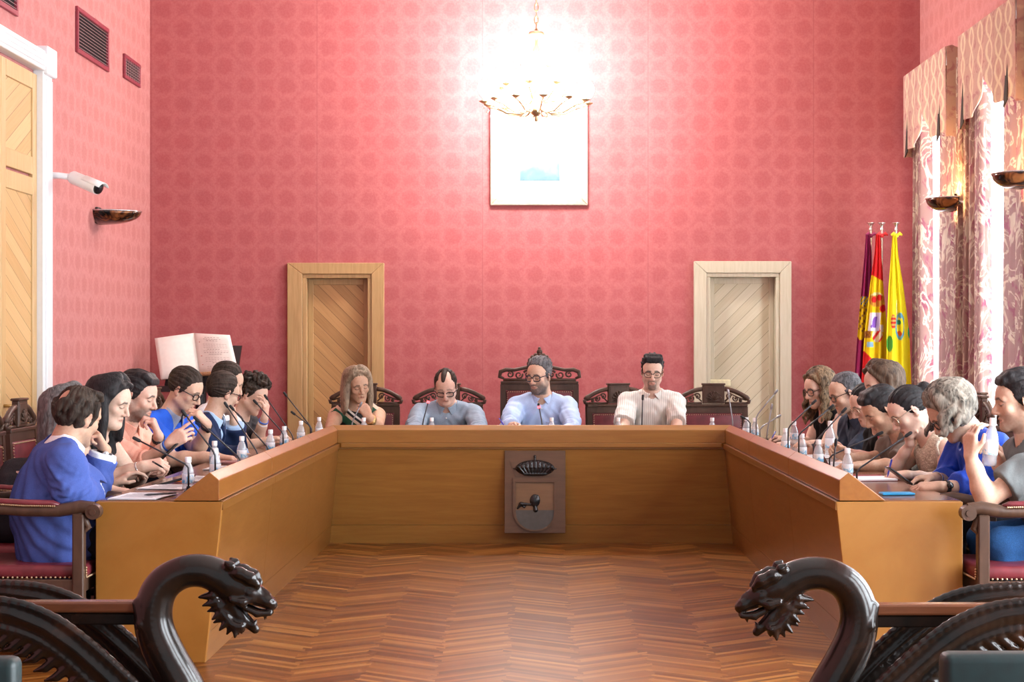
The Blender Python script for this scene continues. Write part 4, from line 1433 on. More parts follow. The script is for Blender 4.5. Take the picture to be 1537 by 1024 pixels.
def pelmet(label, y_near, y_far):
    root = empty('pelmet', (3.18, (y_near + y_far) / 2, 3.7), 0, label, 'pelmet', 'damask pelmets over the windows')
    og = root.location
    ym = (y_near + y_far) / 2
    def edge(u):
        """lower edge of the shaped cloth, u from far (0) to near (1)"""
        a = abs(u - .5) * 2
        z = 3.05 + .24 * max(0.0, 1 - a / .42) ** 1.4
        if a > .86: z -= .05 * (a - .86) / .14
        return z
    m = MB()
    def fn(u, v):
        y = y_far + (y_near - y_far) * u
        zb = edge(u)
        x = 3.18 + .012 * math.sin(u * 34) * (1 - v) - .006
        return (x, y, zb + (3.70 - zb) * v)
    m.grid(fn, 60, 12)
    # the two returns to the wall
    for y in (y_near, y_far):
        m.grid(lambda u, v, y=y: (3.18 + .235 * u, y, 3.0 + .70 * v + (.01 * math.sin(12 * u))), 6, 6)
    m.build('valance', m_pelm, root, True, org=og, thick=.006, angle=50)
    m = MB()
    for y in (y_far - .18, y_near + .18):
        m.prism([(3.172, y + .018, 3.33), (3.172, y - .018, 3.33), (3.160, y - .045, 3.03), (3.160, y + .05, 2.99)], (-.008, 0, 0))
    m.build('dark_pleat', plain('dark pleat', (0.03, 0.022, 0.02), 0.9), root, org=og)  # dark wedge drawn for the slit of each pleat
    MB().box2((3.19, y_near + .01, 3.66), (3.415, y_far - .01, 3.695)).build('board', m_white, root, org=og)
    return root
names = ['window nearest the flags', 'window at the right edge of the photo']
PEL = [(13.64, 15.18), (11.66, 13.23)]
for i, (a, b) in enumerate(PEL):
    pelmet('shaped damask pelmet over the ' + names[i], a, b)
    c = (a + b) / 2
    drape('curtain', 'floral curtain on the far side of the ' + names[i], c + .34, b - .03 + .18 * i, 3 + i, waves=6)
    drape('curtain', 'floral curtain on the near side of the ' + names[i], a - .22, c - .20, 13 + i, waves=7)
    m = MB()
    m.grid(lambda u, v: (3.37 + .018 * math.sin(2 * PI * 13 * u), a + .12 + (b - a - .24) * u, .04 + 3.5 * v), 150, 4)
    o = m.build('sheer_curtain', m_sheer, None, True, org=(3.37, c, 0)); o.location = (3.37, c, 0)
    tag(o, 'white sheer curtain glowing in the ' + names[i], 'sheer curtain')
# ------------------------------------------------------------------ the horseshoe of desks
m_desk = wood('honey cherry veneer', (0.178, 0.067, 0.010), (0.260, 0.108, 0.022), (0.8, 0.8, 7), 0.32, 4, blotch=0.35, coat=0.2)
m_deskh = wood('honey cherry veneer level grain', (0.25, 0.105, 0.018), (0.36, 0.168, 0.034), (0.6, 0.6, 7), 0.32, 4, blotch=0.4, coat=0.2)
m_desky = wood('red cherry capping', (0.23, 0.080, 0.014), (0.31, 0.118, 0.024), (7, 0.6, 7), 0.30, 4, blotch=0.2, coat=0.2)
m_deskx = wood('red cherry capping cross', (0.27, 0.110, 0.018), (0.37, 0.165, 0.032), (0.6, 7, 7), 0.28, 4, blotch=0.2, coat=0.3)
m_top = wood('dark polished desk top', (0.12, 0.045, 0.020), (0.20, 0.080, 0.032), (3, 0.6, 3), 0.22, 5, coat=0.4)
m_groove = plain('dark joint', (0.05, 0.02, 0.008), 0.8)
ZT = 0.706
# profile across a desk: q = distance outwards from the inner (court side) top edge of the panel
CAP = [(0.017, ZT), (0.017, 0.796), (0.058, 0.830), (0.220, ZT)]
PANEL = [(0.0, ZT - .004), (0.0, ZT - .040), (0.012, ZT - .042), (0.066, 0.130), (0.120, 0.130), (0.070, ZT - .004)]
KICK = [(0.066, 0.128), (0.078, 0.0), (0.135, 0.0), (0.120, 0.128)]
IL, IR, IF = -1.360, 1.310, 12.30      # inner top edges: left, right, far
OL, OR, OB = -1.915, 1.865, 13.02
NE = 7.70

def sweep(name, prof, ends, mat, parent, org, q2p, bev=0.0):
    """profile pushed between two mitred ends; q2p(q, z, end) -> point"""
    m = MB()
    a = [m.bm.verts.new(q2p(q, z, 0)) for q, z in prof]
    b = [m.bm.verts.new(q2p(q, z, 1)) for q, z in prof]
    n = len(a)
    m.bm.faces.new(a); m.bm.faces.new(b[::-1])
    for i in range(n): m.bm.faces.new([a[i], b[i], b[(i + 1) % n], a[(i + 1) % n]])
    if bev: bmesh.ops.bevel(m.bm, geom=m.bm.edges[:], offset=bev, segments=2, affect='EDGES', profile=0.5)
    return m.build(name, mat, parent, org=org)

def side_desk(label, sgn, inner, outer):
    root = empty('council_desk', (inner + sgn * .28, (NE + IF) / 2, 0), 0, label, 'desk', 'horseshoe of council desks')
    og = root.location
    far = lambda q: IF + q           # mitre with the head desk
    f = lambda q, z, e: (inner + sgn * q, NE if e == 0 else far(q), z)
    # capping in three lengths with fine joints
    cuts = [NE, NE + 1.55, NE + 3.25, None]
    for k in range(3):
        g = lambda q, z, e, k=k: (inner + sgn * q, cuts[k + e] + (0.002 if e == 0 and k else -0.002) if cuts[k + e] is not None else far(q), z)
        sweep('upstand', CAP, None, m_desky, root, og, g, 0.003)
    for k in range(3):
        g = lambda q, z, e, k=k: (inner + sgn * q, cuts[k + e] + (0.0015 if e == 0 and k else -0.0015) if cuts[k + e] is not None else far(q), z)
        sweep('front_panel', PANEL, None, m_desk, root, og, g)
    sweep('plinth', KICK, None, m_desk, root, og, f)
    m = MB()
    for k in (1, 2): m.hull8([(inner + sgn * .02, cuts[k] - .004, .14), (inner + sgn * .03, cuts[k] - .004, .14), (inner + sgn * .03, cuts[k] + .004, .14), (inner + sgn * .02, cuts[k] + .004, .14)] + [(inner + sgn * .02, cuts[k] - .004, .69), (inner + sgn * .03, cuts[k] - .004, .69), (inner + sgn * .03, cuts[k] + .004, .69), (inner + sgn * .02, cuts[k] + .004, .69)])
    m.bm.free()
    # near end panel follows the slope of the front
    x0, x1, x2 = inner + sgn * .002, inner + sgn * .078, outer
    m = MB()
    m.prism([(x0, NE - .004, ZT - .004), (x2, NE - .004, ZT - .004), (x2, NE - .004, 0), (x1, NE - .004, 0)], (0, .034, 0), .003)
    m.build('end_panel', wood('honey end veneer', (0.275, 0.107, 0.012), (0.36, 0.160, 0.030), (0.8, 4, 0.8), 0.4, 4, blotch=0.2), root, org=og)
    m = MB()
    a = inner + sgn * .0712
    m.prism([(a, NE + .031, ZT - .035), (outer, NE + .031, ZT - .035), (outer, OB - .003, ZT - .035), (a, IF + .0712, ZT - .035)], (0, 0, .0345), .003)
    m.build('desk_top', m_top, root, org=og)
    return root
side_desk('long honey wood desk along the left row of councillors', -1, IL, OL)
side_desk('long honey wood desk along the right row of councillors', 1, IR, OR)

root = empty('council_desk', ((IL + IR) / 2, IF + .3, 0), 0, 'head desk of honey wood bearing the carved crest', 'desk', 'horseshoe of council desks')
og = root.location
f = lambda q, z, e: ((IL - q) if e == 0 else (IR + q), IF + q, z)
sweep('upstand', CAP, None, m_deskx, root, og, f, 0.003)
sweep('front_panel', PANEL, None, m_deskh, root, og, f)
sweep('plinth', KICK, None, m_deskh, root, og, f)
sweep('ledge', [(-0.012, ZT - .030), (-0.012, ZT), (0.02, ZT), (0.02, ZT - .030)], None, m_deskx, root, og, f, .003)
m = MB()
m.prism([(IL - .0712, IF + .0742, ZT - .035), (IR + .0712, IF + .0742, ZT - .035), (OR, OB, ZT - .035), (OL, OB, ZT - .035)], (0, 0, .0345), .003)
m.build('desk_top', m_top, root, org=og)
# carved plaque with crown, shield and tree, leaning with the panel
slope = math.atan2(0.054, 0.534)
pc = Vector((0.0, IF + .016, ZT - .05))
mt = Matrix.Translation(pc) @ Matrix.Rotation(-slope, 4, 'X')
m_plq = wood('brown crest panel', (0.105, 0.050, 0.024), (0.155, 0.076, 0.036), (0.8, 6, 6), 0.4, 5)
m_plq2 = wood('light field of the shield', (0.17, 0.086, 0.036), (0.24, 0.125, 0.054), (0.8, 6, 6), 0.4, 5)
m_carv = plain('black carved wood', (0.012, 0.011, 0.012), 0.25)
m_base = plain('grey enamel field', (0.085, 0.075, 0.065), 0.4)
def place(mb):
    mb.bm.transform(mt); return mb
plq = place(MB().box((0, 0, -.29), (.425, .018, .575), None, .003)).build('crest_panel', m_plq, root, org=og)
U = .00078       # one pixel of the close-up in metres at the panel
def cp(x, y): return ((x - 424) * U, (y - 150) * -U)
m = MB()
arc = [cp(195 + 445 * i / 12, 235 - 55 * math.sin(PI * i / 12)) for i in range(13)]
m.prism([(x, -.009, z) for x, z in arc] + [(cp(585, 385)[0], -.009, cp(0, 385)[1]), (cp(250, 385)[0], -.009, cp(0, 385)[1])], (0, -.004, 0))
place(m).build('crest_ground', m_plq, plq, org=og)
sh = [cp(x, y) for x, y in ((228, 398), (620, 398), (620, 700))] + [cp(424 + 196 * math.cos(a), 700 + 175 * math.sin(a)) for a in [PI * i / 14 for i in range(1, 14)]] + [cp(228, 700)]
m = MB()
inn = [((x) * .87, z + (.0 if False else 0)) for x, z in sh]
cz = sum(z for x, z in sh) / len(sh)
inn = [(x * .87, cz + (z - cz) * .89) for x, z in sh]
for i in range(len(sh)):
    j = (i + 1) % len(sh)
    m.prism([(sh[i][0], -.008, sh[i][1]), (sh[j][0], -.008, sh[j][1]), (inn[j][0], -.008, inn[j][1]), (inn[i][0], -.008, inn[i][1])], (0, -.016, 0))
place(m).build('shield_border', m_plq, plq, org=og)
place(MB().prism([(x, -.008, z) for x, z in inn], (0, -.004, 0))).build('shield_field', m_plq2, plq, org=og)
lo_z = cp(0, 685)[1]
lower = [(x, z) for x, z in inn if z < lo_z]
m = MB(); m.prism([(inn[1][0], -.011, lo_z)] + [(x, -.011, z) for x, z in lower] + [(inn[0][0], -.011, lo_z)], (0, -.005, 0))
place(m).build('shield_base', m_base, plq, org=og)
# tree with its crouching beast
F = Field((-.16, -.06, -.45), (.08, .02, -.25), .0022)
tx, tz = cp(424, 600)
F.ell((tx, -.014, tz), (.036, .016, .044), None, .004)
for i in range(40):
    a = RNG.uniform(0, 6.28); r = RNG.uniform(.2, 1)
    F.ell((tx + .033 * r * math.cos(a), -.024 + .008 * r, tz + .040 * r * math.sin(a)), (.007, .006, .007), None, .002)
F.cap((tx, -.012, tz - .03), (tx + .004, -.012, cp(0, 685)[1]), .012, .017, .006)
bx = lambda x, y: (cp(x, 0)[0], -.014, cp(0, y)[1])
F.poly([bx(270, 670), bx(300, 630), bx(340, 632), bx(385, 635)], [.006, .014, .010, .008], .006)
F.poly([bx(300, 640), bx(330, 660), bx(345, 640)], [.007, .006, .005], .004)
v, q = F.mesh()
M4 = np.array(mt)
v = v @ M4[:3, :3].T + M4[:3, 3]
np_object('tree_carving', v, q, m_carv, plq, og)
F = Field((-.19, -.08, -.20), (.19, .02, -.01), .0024)
c0 = cp(424, 310)
F.ell((c0[0], -.010, c0[1] - .002), (.136, .030, .058), None, .004)
F.put((-.19, -.08, -.2), (.19, .02, c0[1] - .03), lambda X, Y, Z: (c0[1] - .056 - Z) + 0 * X + 0 * Y, .006, 'max')
for i in range(-4, 5):
    x = c0[0] + i * .030
    F.poly([(x * 0.62, -.030, c0[1] - .040), (x * 0.95, -.036, c0[1] + .004), (x * 0.85, -.026, c0[1] + .046 - i * i * .0022)], [.006, .009, .008], .008)
    F.ell((x, -.030, c0[1] + .036 - i * i * .0026), (.013, .009, .011), None, .005)
for s_ in (1, -1): F.cap((s_ * .118, -.015, c0[1] - .004), (s_ * .150, -.012, c0[1] - .006), .008, .003, .006)
F.cap((0, -.02, c0[1] + .04), (0, -.018, c0[1] + .075), .007, .008, .006)
F.ell((0, -.018, c0[1] + .080), (.010, .009, .011), None, .003)
F.cap((-.075, -.030, c0[1] - .044), (.075, -.030, c0[1] - .044), .008, None, .005)
v, q = F.mesh()
v = v @ M4[:3, :3].T + M4[:3, 3]
np_object('crown_carving', v, q, m_carv, plq, og)
# ------------------------------------------------------------------ the twenty people
DOWN = (0, 0, -1)
c_blue = cl('royal blue jacket wool', (0.060, 0.100, 0.34), var=0.10, wr=12)
c_white = cl('white shirt cotton', (0.78, 0.79, 0.82))
c_black = cl('black knit', (0.010, 0.010, 0.011))
c_peach = cl('peach shirt cotton', (0.86, 0.44, 0.33), wr=14)
c_polo = cl('bright blue pique', (0.022, 0.11, 0.62))
c_greyc = cl('grey blue collar cloth', (0.30, 0.34, 0.44))
c_navy = cl('navy jacket wool', (0.010, 0.022, 0.070))
c_sky = cl('light blue shirt cotton', (0.42, 0.60, 0.86))
c_char = cl('charcoal washed jersey', (0.035, 0.035, 0.040), var=0.35)
c_chamb = cl('grey blue shirt cotton', (0.27, 0.34, 0.42), var=0.14)
c_pale = cl('pale blue shirt cotton', (0.44, 0.57, 0.82))
c_slate = cl('slate blue jersey', (0.038, 0.055, 0.088))
c_pink = cl('pink jersey', (0.62, 0.12, 0.19))
c_taupe = cl('taupe jersey', (0.17, 0.145, 0.120))
c_cobalt = cl('cobalt blouse silk', (0.012, 0.065, 0.50), rough=0.55, wr=16)
c_greyt = cl('grey green jersey', (0.150, 0.165, 0.165))
c_jean = cl('blue denim', (0.020, 0.085, 0.235), var=0.25)

def mat_rib():
    t = NT('cream ribbed cotton')
    co = t.coord()
    w = t.n('ShaderNodeTexWave', wave_type='BANDS', bands_direction='X')
    w.inputs['Scale'].default_value = 22; w.inputs['Distortion'].default_value = 0.6
    t.l(co, w.inputs[0])
    col = t.ramp(w.outputs[0], [(0.2, (0.60, 0.58, 0.53)), (0.6, (0.78, 0.76, 0.71))])
    return t.bsdf(col, 0.85, 0, 0.2, bump=w.outputs[0], bstr=0.25, bdist=0.006)
def mat_crochet():
    t = NT('cream crochet knit')
    v = t.n('ShaderNodeTexVoronoi'); v.inputs['Scale'].default_value = 95
    t.l(t.coord(), v.inputs[0])
    col = t.ramp(v.outputs[0], [(0.1, (0.82, 0.74, 0.60)), (0.6, (0.56, 0.48, 0.36))])
    return t.bsdf(col, 0.9, 0, 0.2, bump=v.outputs[0], bstr=0.6, bdist=0.006)
def mat_diag():
    t = NT('green black and cream diagonal stripes')
    co = t.coord('Object', (1, 1, 1), (0, math.radians(-38), 0))
    s = t.n('ShaderNodeSeparateXYZ'); t.l(co, s.inputs[0])
    f = t.math('FRACT', t.math('MULTIPLY', s.outputs[2], 5.6))
    col = t.ramp(f, [(0.0, (0.012, 0.012, 0.012)), (0.30, (0.012, 0.075, 0.040)), (0.58, (0.60, 0.45, 0.33)), (0.70, (0.012, 0.012, 0.012)), (0.80, (0.80, 0.76, 0.70)), (0.88, (0.012, 0.012, 0.012))], 'CONSTANT')
    return t.bsdf(col, 0.6, 0, 0.3)
c_rib, c_croch, c_stripe = mat_rib(), mat_crochet(), mat_diag()

HC = dict(black=(0.010, 0.009, 0.010), dark=(0.022, 0.015, 0.011), grey=(0.10, 0.095, 0.09))
dk = dict(haircol=HC['black'])

# ---- left row, from the camera inwards
person('L1', 'balding man in a royal blue jacket, back turned, fist under his chin', dict(
    head=at(117, 625, 7.95), gaze=(58, -14, 8), turn=24, lean=20, hb=-0.01, nl=0.055, k=1.02, h=0.0042, sw=0.19, neckr=0.06, skin='tan', belly=0.02,
    L=dict(e=at(139, 735, 8.12), w=at(158, 676, 8.12), dir=(-0.35, -0.25, 0.75), n=(-0.8, -0.5, 0), curl=0.95),
    R=dict(e=at(104, 738, 7.70), w=at(140, 752, 7.86), dir=(0.8, 0.2, -0.35), n=DOWN, curl=0.5), szr=-0.01,
    hair=dict(style='crown_bald', mat='dark', t=0.012, line=(0.066, 0.098), rec=0.55, nape=(-0.070, -0.120), seed=1.3),
    haircol=HC['dark'], beard=0.25,
    clothes=[dict(name='shirt', mat=c_white, sleeve=1.93, neck=0.062, collar=dict(ht=0.052, r0=0.066)),
             dict(name='jacket', mat=c_blue, inf=0.026, sleeve={1: 1.92, -1: 1.80}, hem=0.15, open=(0.012, 0.085), neck=0.078, ndrop=0.0, fold=0.006, loose=0.012, fq=20, seed=2.2, crease=0.008)],
    bands=[dict(sg=-1, mat=M_STRAP, name='watch', t=0.93, face=(0.4, -0.8, 0.2))]))

person('L2', 'woman with long silver hair behind the man in the blue jacket', dict(
    head=at(102, 619, 8.62), gaze=(12, -14, 0), turn=0, lean=12, skin='fair', sw=0.165, bust=0.8, haircol=HC['grey'],
    R=dict(e=at(118, 738, 8.50), w=at(163, 735, 8.45), dir=(1, 0.1, -0.12), n=DOWN, curl=0.35),
    L=dict(w=at(170, 728, 8.85), n=DOWN, curl=0.4),
    hair=dict(style='long', mat='steelgrey', len=0.28, r=0.018, wave=0.004, t=0.014, n=13, seed=2.1),
    clothes=[dict(name='blouse', mat=c_char, sleeve=0.55, neck=0.068)],
    bands=[dict(sg=1, mat=M_GOLD, name='bracelet', t=0.86, w=0.004), dict(sg=1, mat=M_BEAD, name='bracelet', t=0.93, w=0.004)]))

person('L3', 'woman with straight black hair in a black top looking at her hands', dict(
    head=at(166, 602, 9.2), gaze=(-13, -20, 0), turn=-12, lean=18, h=0.0045, skin='fair', sw=0.18, wide=1.16, belly=0.05, bust=1.5, armr=1.15, double=True, jaw=1.08, haircol=HC['black'],
    sfr=-0.06, sfl=-0.03,
    R=dict(e=at(152, 727, 8.93), w=at(214, 701, 8.90), dir=(0.9, 0.1, 0.15), n=(-0.2, 0.6, -0.8), curl=0.75),
    L=dict(e=at(200, 722, 9.40), w=at(222, 697, 9.12), dir=(0.85, -0.2, 0.1), n=(-0.2, -0.5, -0.8), curl=0.75),
    hair=dict(style='long', mat='black', len=0.27, r=0.016, wave=0.002, t=0.012, n=13, a0=80, seed=3.1, lk=0.018),
    clothes=[dict(name='top', mat=c_black, inf=0.019, crease=0.003, fold=0.004, sleeve=0.22, scoop=0.040, neck=0.074)],
    bands=[dict(sg=1, mat=M_STEEL, name='bracelet', t=0.90, w=0.005)]))

person('L4', 'bearded man in a peach shirt, knuckles at his mouth, holding a phone', dict(
    head=at(207, 594, 9.9), gaze=(-10, -16, 0), turn=-16, lean=18, h=0.0045, skin='pink', sw=0.195, wide=1.1, belly=0.04, neckr=0.062, beard=0.9, haircol=HC['black'], brow=1.0, k=1.03,
    L=dict(e=at(231, 698, 9.98), w=at(238, 655, 9.76), dir=(-0.25, -0.1, 0.8), n=(-1, -0.1, 0), curl=0.85),
    R=dict(e=at(212, 700, 9.60), w=at(254, 668, 9.50), dir=(0.75, -0.05, 0.55), n=(-0.3, 0.75, -0.4), curl=0.55, point=1),
    hair=dict(style='quiff', mat='black', t=0.012, top=0.008, line=(0.072, 0.082), lift=0.004, rec=0.1, seed=4.4),
    clothes=[dict(name='shirt', mat=c_peach, sleeve=1.28, neck=0.066, vneck=0.05, vw=0.03, loose=0.010, collar=dict(ht=0.045, wing=0.06), buttons=True)],
    bands=[dict(sg=-1, mat=M_STRAP, name='watch', t=0.92, w=0.013, face=(0.3, -0.9, 0.2), facemat=M_FRAME), dict(sg=1, mat=M_BANDW, name='wristband', t=0.88, w=0.008), dict(sg=1, mat=M_BANDB, name='wristband', t=0.95, w=0.006)]))

person('L5', 'man with glasses in a bright blue polo shirt, hand over his chin', dict(
    head=at(278, 585, 10.6), gaze=(-15, -26, 0), turn=-20, lean=26, skin='mid', sw=0.185, haircol=HC['dark'], beard=0.2,
    L=dict(e=at(296, 680, 10.62), w=at(311, 637, 10.46), dir=(-0.45, -0.1, 0.55), n=(-0.8, 0.2, -0.4), curl=0.55),
    R=dict(e=at(258, 690, 10.35), w=at(326, 686, 10.30), dir=(1, 0.05, -0.1), n=DOWN, curl=0.4),
    hair=dict(style='short', mat='dark', t=0.011, top=0.005, line=(0.074, 0.078), rec=0.18, seed=5.0),
    clothes=[dict(name='polo_shirt', mat=c_polo, sleeve=0.66, neck=0.066, loose=0.010, collar=dict(mat=c_greyc, ht=0.050, wing=0.055, gap=0.03))],
    specs=dict(mat=M_FRAME, r=0.0032, lens=(0.024, 0.018)),
    bands=[dict(sg=-1, mat=M_STRAP, name='watch', t=0.93, w=0.011, face=(0.5, -0.8, 0.1), facemat=M_FRAME)]))

person('L6', 'man in a navy jacket and light blue shirt, face turned away to the far wall', dict(
    head=at(335, 590, 11.3), gaze=(42, -14, 4), turn=-8, lean=22, skin='mid', sw=0.19, haircol=HC['dark'], beard=0.3,
    L=dict(e=at(352, 680, 11.55), w=at(351, 634, 11.45), dir=(-0.1, -0.1, 0.9), n=(-1, 0.2, 0), curl=0.9),
    R=dict(e=at(330, 690, 11.10), w=at(372, 687, 11.05), dir=(1, 0.1, -0.1), n=DOWN, curl=0.4),
    hair=dict(style='short', mat='dark', t=0.012, top=0.006, nape=(-0.075, -0.085), seed=6.0),
    clothes=[dict(name='shirt', mat=c_sky, sleeve=1.95, neck=0.064, collar=dict(ht=0.050, r0=0.064)),
             dict(name='jacket', mat=c_navy, inf=0.025, sleeve=1.86, hem=0.10, open=(0.015, 0.075), neck=0.078, ndrop=0.0, loose=0.012, seed=1.1)],
    specs=dict(mat=M_FRAME, r=0.0028)))

person('L7', 'dark-haired man mostly hidden behind the man in the navy jacket', dict(
    head=at(341, 574, 11.95), gaze=(10, -24, 0), turn=-10, lean=14, skin='mid', haircol=HC['dark'], h=0.006,
    hair=dict(style='short', mat='dark', t=0.012, top=0.006, line=(0.060, 0.095), rec=0.3, seed=7.0),
    clothes=[dict(name='shirt', mat=c_white, sleeve=0.6)]))

person('L8', 'curly-haired woman in a charcoal tee with white cuffs, fingers at her forehead', dict(
    head=at(379, 593, 12.5), gaze=(-16, -26, -6), turn=-22, lean=20, skin='fair', sw=0.155, bust=0.7, haircol=HC['dark'],
    L=dict(e=at(384, 668, 12.50), w=at(397, 628, 12.36), dir=(0.15, -0.1, 0.9), n=(-0.9, 0.2, 0), curl=0.4),
    R=dict(e=at(368, 682, 12.30), w=at(402, 680, 12.20), dir=(1, 0.1, -0.1), n=DOWN, curl=0.35),
    hair=dict(style='curly', mat='dark', t=0.016, n=190, seed=8.0, line=(0.070, 0.075)),
    clothes=[dict(name='undershirt', mat=c_white, inf=0.009, sleeve=1.10, neck=0.062, loose=0.012), dict(name='tee_shirt', mat=c_char, inf=0.015, sleeve=0.85, neck=0.066, loose=0.012)],
    bands=[dict(sg=-1, mat=M_BANDB, name='wristband', t=0.90, w=0.006), dict(sg=-1, mat=M_BANDW, name='wristband', t=0.80, w=0.007), dict(sg=1, mat=M_STRAP, name='bracelet', t=0.90, w=0.005)]))

# ---- head table, left to right
person('C1', 'woman with straight ash blonde hair and a diagonally striped top, chin on her fist', dict(
    head=at(537, 578, 13.5), gaze=(-66, -14, 7), turn=-84, lean=10, skin='tan', sw=0.165, bust=0.8, haircol=(0.10, 0.06, 0.04), browcol=(0.06, 0.035, 0.02),
    L=dict(e=at(566, 650, 13.10), w=at(553, 626, 13.16), dir=(-0.35, 0.0, 0.62), n=(-0.4, 0.9, 0), curl=0.95),
    R=dict(e=at(494, 652, 13.20), w=at(545, 658, 13.05), dir=(1, 0, 0), n=DOWN, curl=0.3),
    hair=dict(style='long', mat='ash', len=0.25, r=0.016, wave=0.002, t=0.012, n=14, a0=64, seed=9.0, fwd=0.03, lk=0.018),
    clothes=[dict(name='top', mat=c_stripe, sleeve=0, neck=0.070, vneck=0.02, vw=0.04)],
    bands=[dict(sg=-1, mat=M_GOLD, name='watch', t=0.70, w=0.018, r=0.036, face=(0, -1, 0.1), facemat=M_GOLD)]))

person('C2', 'bald-topped man with dark glasses reading, grey blue buttoned shirt', dict(
    head=at(669, 580, 13.5), gaze=(-90, -28, 2), turn=-90, lean=20, skin='pink', sw=0.205, wide=1.12, belly=0.03, neckr=0.06, haircol=HC['dark'], brow=0.6, k=1.03,
    L=dict(e=at(722, 652, 13.25), w=at(700, 662, 12.98), n=DOWN, curl=0.4), R=dict(e=at(618, 652, 13.25), w=at(640, 662, 12.98), n=DOWN, curl=0.4),
    hair=dict(style='comb', mat='dark', t=0.008, line=(0.074, 0.088), side=(0.016, -0.010), rec=0.1, seed=10.0),
    clothes=[dict(name='shirt', mat=c_chamb, inf=0.016, sleeve=1.6, neck=0.068, vneck=0.03, vw=0.03, loose=0.008, collar=dict(ht=0.048, wing=0.055), buttons=True, pocket=True)],
    specs=dict(mat=M_FRAME, r=0.0034, lens=(0.026, 0.017), square=0.9, drop=0.012)))

person('C3', 'bearded man with glasses in a pale blue shirt, head turned to one side', dict(
    head=at(809, 564, 13.5), gaze=(-120, -10, 0), turn=-92, lean=12, skin='mid', sw=0.20, wide=1.12, belly=0.04, neckr=0.062, beard=0.85, beardcol=(0.055, 0.05, 0.048), haircol=(0.03, 0.025, 0.024), eyes='down', k=1.02,
    R=dict(e=at(760, 650, 13.20), w=at(772, 641, 12.98), dir=(-0.2, -0.9, 0.1), n=(0.7, 0, -0.7), curl=0.6), L=dict(e=at(862, 655, 13.20), w=at(838, 662, 12.98), n=DOWN, curl=0.4),
    hair=dict(style='short', mat='darkgrey', t=0.013, top=0.012, line=(0.060, 0.090), rec=0.35, seed=11.0, amp=0.004),
    clothes=[dict(name='shirt', mat=c_pale, inf=0.016, sleeve=1.7, neck=0.068, vneck=0.07, vw=0.035, loose=0.008, collar=dict(ht=0.046, wing=0.06, gap=0.045), buttons=True, pocket=True)],
    specs=dict(mat=plain('blue black frame', (0.012, 0.018, 0.035), 0.25), r=0.0034, lens=(0.026, 0.020), square=0.7)))

person('C4', 'young dark-haired man with glasses and goatee in a cream ribbed polo shirt', dict(
    head=at(979, 558, 13.5), gaze=(-92, -12, -2), turn=-90, lean=8, skin='fair', sw=0.190, haircol=HC['black'], beard=0.8, goatee=True, brow=1.0,
    L=dict(e=at(1016, 652, 13.25), w=at(1000, 662, 12.98), n=DOWN, curl=0.4), R=dict(e=at(934, 652, 13.25), w=at(950, 662, 12.98), n=DOWN, curl=0.4),
    hair=dict(style='quiff', mat='black', t=0.010, top=0.010, line=(0.072, 0.088), rec=0.5, lift=0.012, seed=12.0, amp=0.004),
    clothes=[dict(name='polo_shirt', mat=c_rib, inf=0.014, sleeve=0.78, neck=0.066, vneck=0.07, vw=0.032, loose=0.006, collar=dict(ht=0.040, wing=0.06, gap=0.05))],
    specs=dict(mat=M_FRAME, r=0.0022, lens=(0.026, 0.020), square=0.5)))

# ---- right row, from the far end
person('R1', 'woman with long curly blonde-streaked hair and glasses at the far end', dict(
    head=at(1229, 583, 12.4), gaze=(206, -16, 0), turn=198, lean=18, skin='fair', sw=0.16, bust=0.8, haircol=(0.05, 0.03, 0.02),
    L=dict(e=at(1237, 672, 12.20), w=at(1188, 668, 12.15), n=DOWN, curl=0.4), R=dict(e=at(1215, 668, 12.55), w=at(1180, 661, 12.45), dir=(-0.9, 0, 0.1), n=(0, -0.5, -0.8), curl=0.7),
    hair=dict(style='long', mat='blonde', len=0.30, r=0.013, wave=0.012, wf=75, t=0.018, n=17, a0=66, out=0.02, seed=13.0, radial=True),
    clothes=[dict(name='top', mat=c_black, inf=0.014, sleeve=0, scoop=0.06)], specs=dict(mat=M_FRAME, r=0.0028, lens=(0.026, 0.022))))

person('R2', 'grey-haired man with dark glasses in a slate blue polo shirt looking down', dict(
    head=at(1269, 590, 11.8), gaze=(187, -22, 0), turn=195, lean=24, skin='mid', sw=0.19, haircol=(0.08, 0.08, 0.08), browcol=(0.03, 0.025, 0.02), beard=0.35, belly=0.02, k=1.03,
    L=dict(e=at(1283, 690, 11.60), w=at(1230, 688, 11.50), n=DOWN, curl=0.4), R=dict(w=at(1225, 676, 11.95), n=DOWN, curl=0.4),
    hair=dict(style='short', mat='darkgrey', t=0.009, top=0.004, line=(0.052, 0.098), rec=0.55, seed=14.0),
    clothes=[dict(name='polo_shirt', mat=c_slate, sleeve=0.85, neck=0.066, loose=0.012, collar=dict(ht=0.042, wing=0.05))],
    specs=dict(mat=M_FRAME, r=0.0026, lens=(0.026, 0.018), square=0.8)))

person('R3', 'woman with dark tied hair and wire glasses in a black top, wearing a gold watch', dict(
    head=at(1301, 606, 11.2), gaze=(192, -28, 0), turn=195, lean=26, skin='fair', sw=0.165, bust=0.8, haircol=HC['black'], jaw=1.06,
    L=dict(e=at(1325, 690, 11.05), w=at(1277, 688, 10.98), n=(0, -0.4, -0.9), curl=0.4), R=dict(w=at(1270, 680, 11.35), n=DOWN, curl=0.4),
    hair=dict(style='tied', mat='black', t=0.008, seed=15.0, line=(0.066, 0.088)),
    clothes=[dict(name='top', mat=c_black, sleeve=0.5, neck=0.07)], specs=dict(mat=M_WIRE, r=0.0022, lens=(0.026, 0.022)),
    bands=[dict(sg=-1, mat=M_GOLD, name='watch', t=0.80, w=0.007, face=(0, -1, 0.3), facemat=M_BANDW)]))

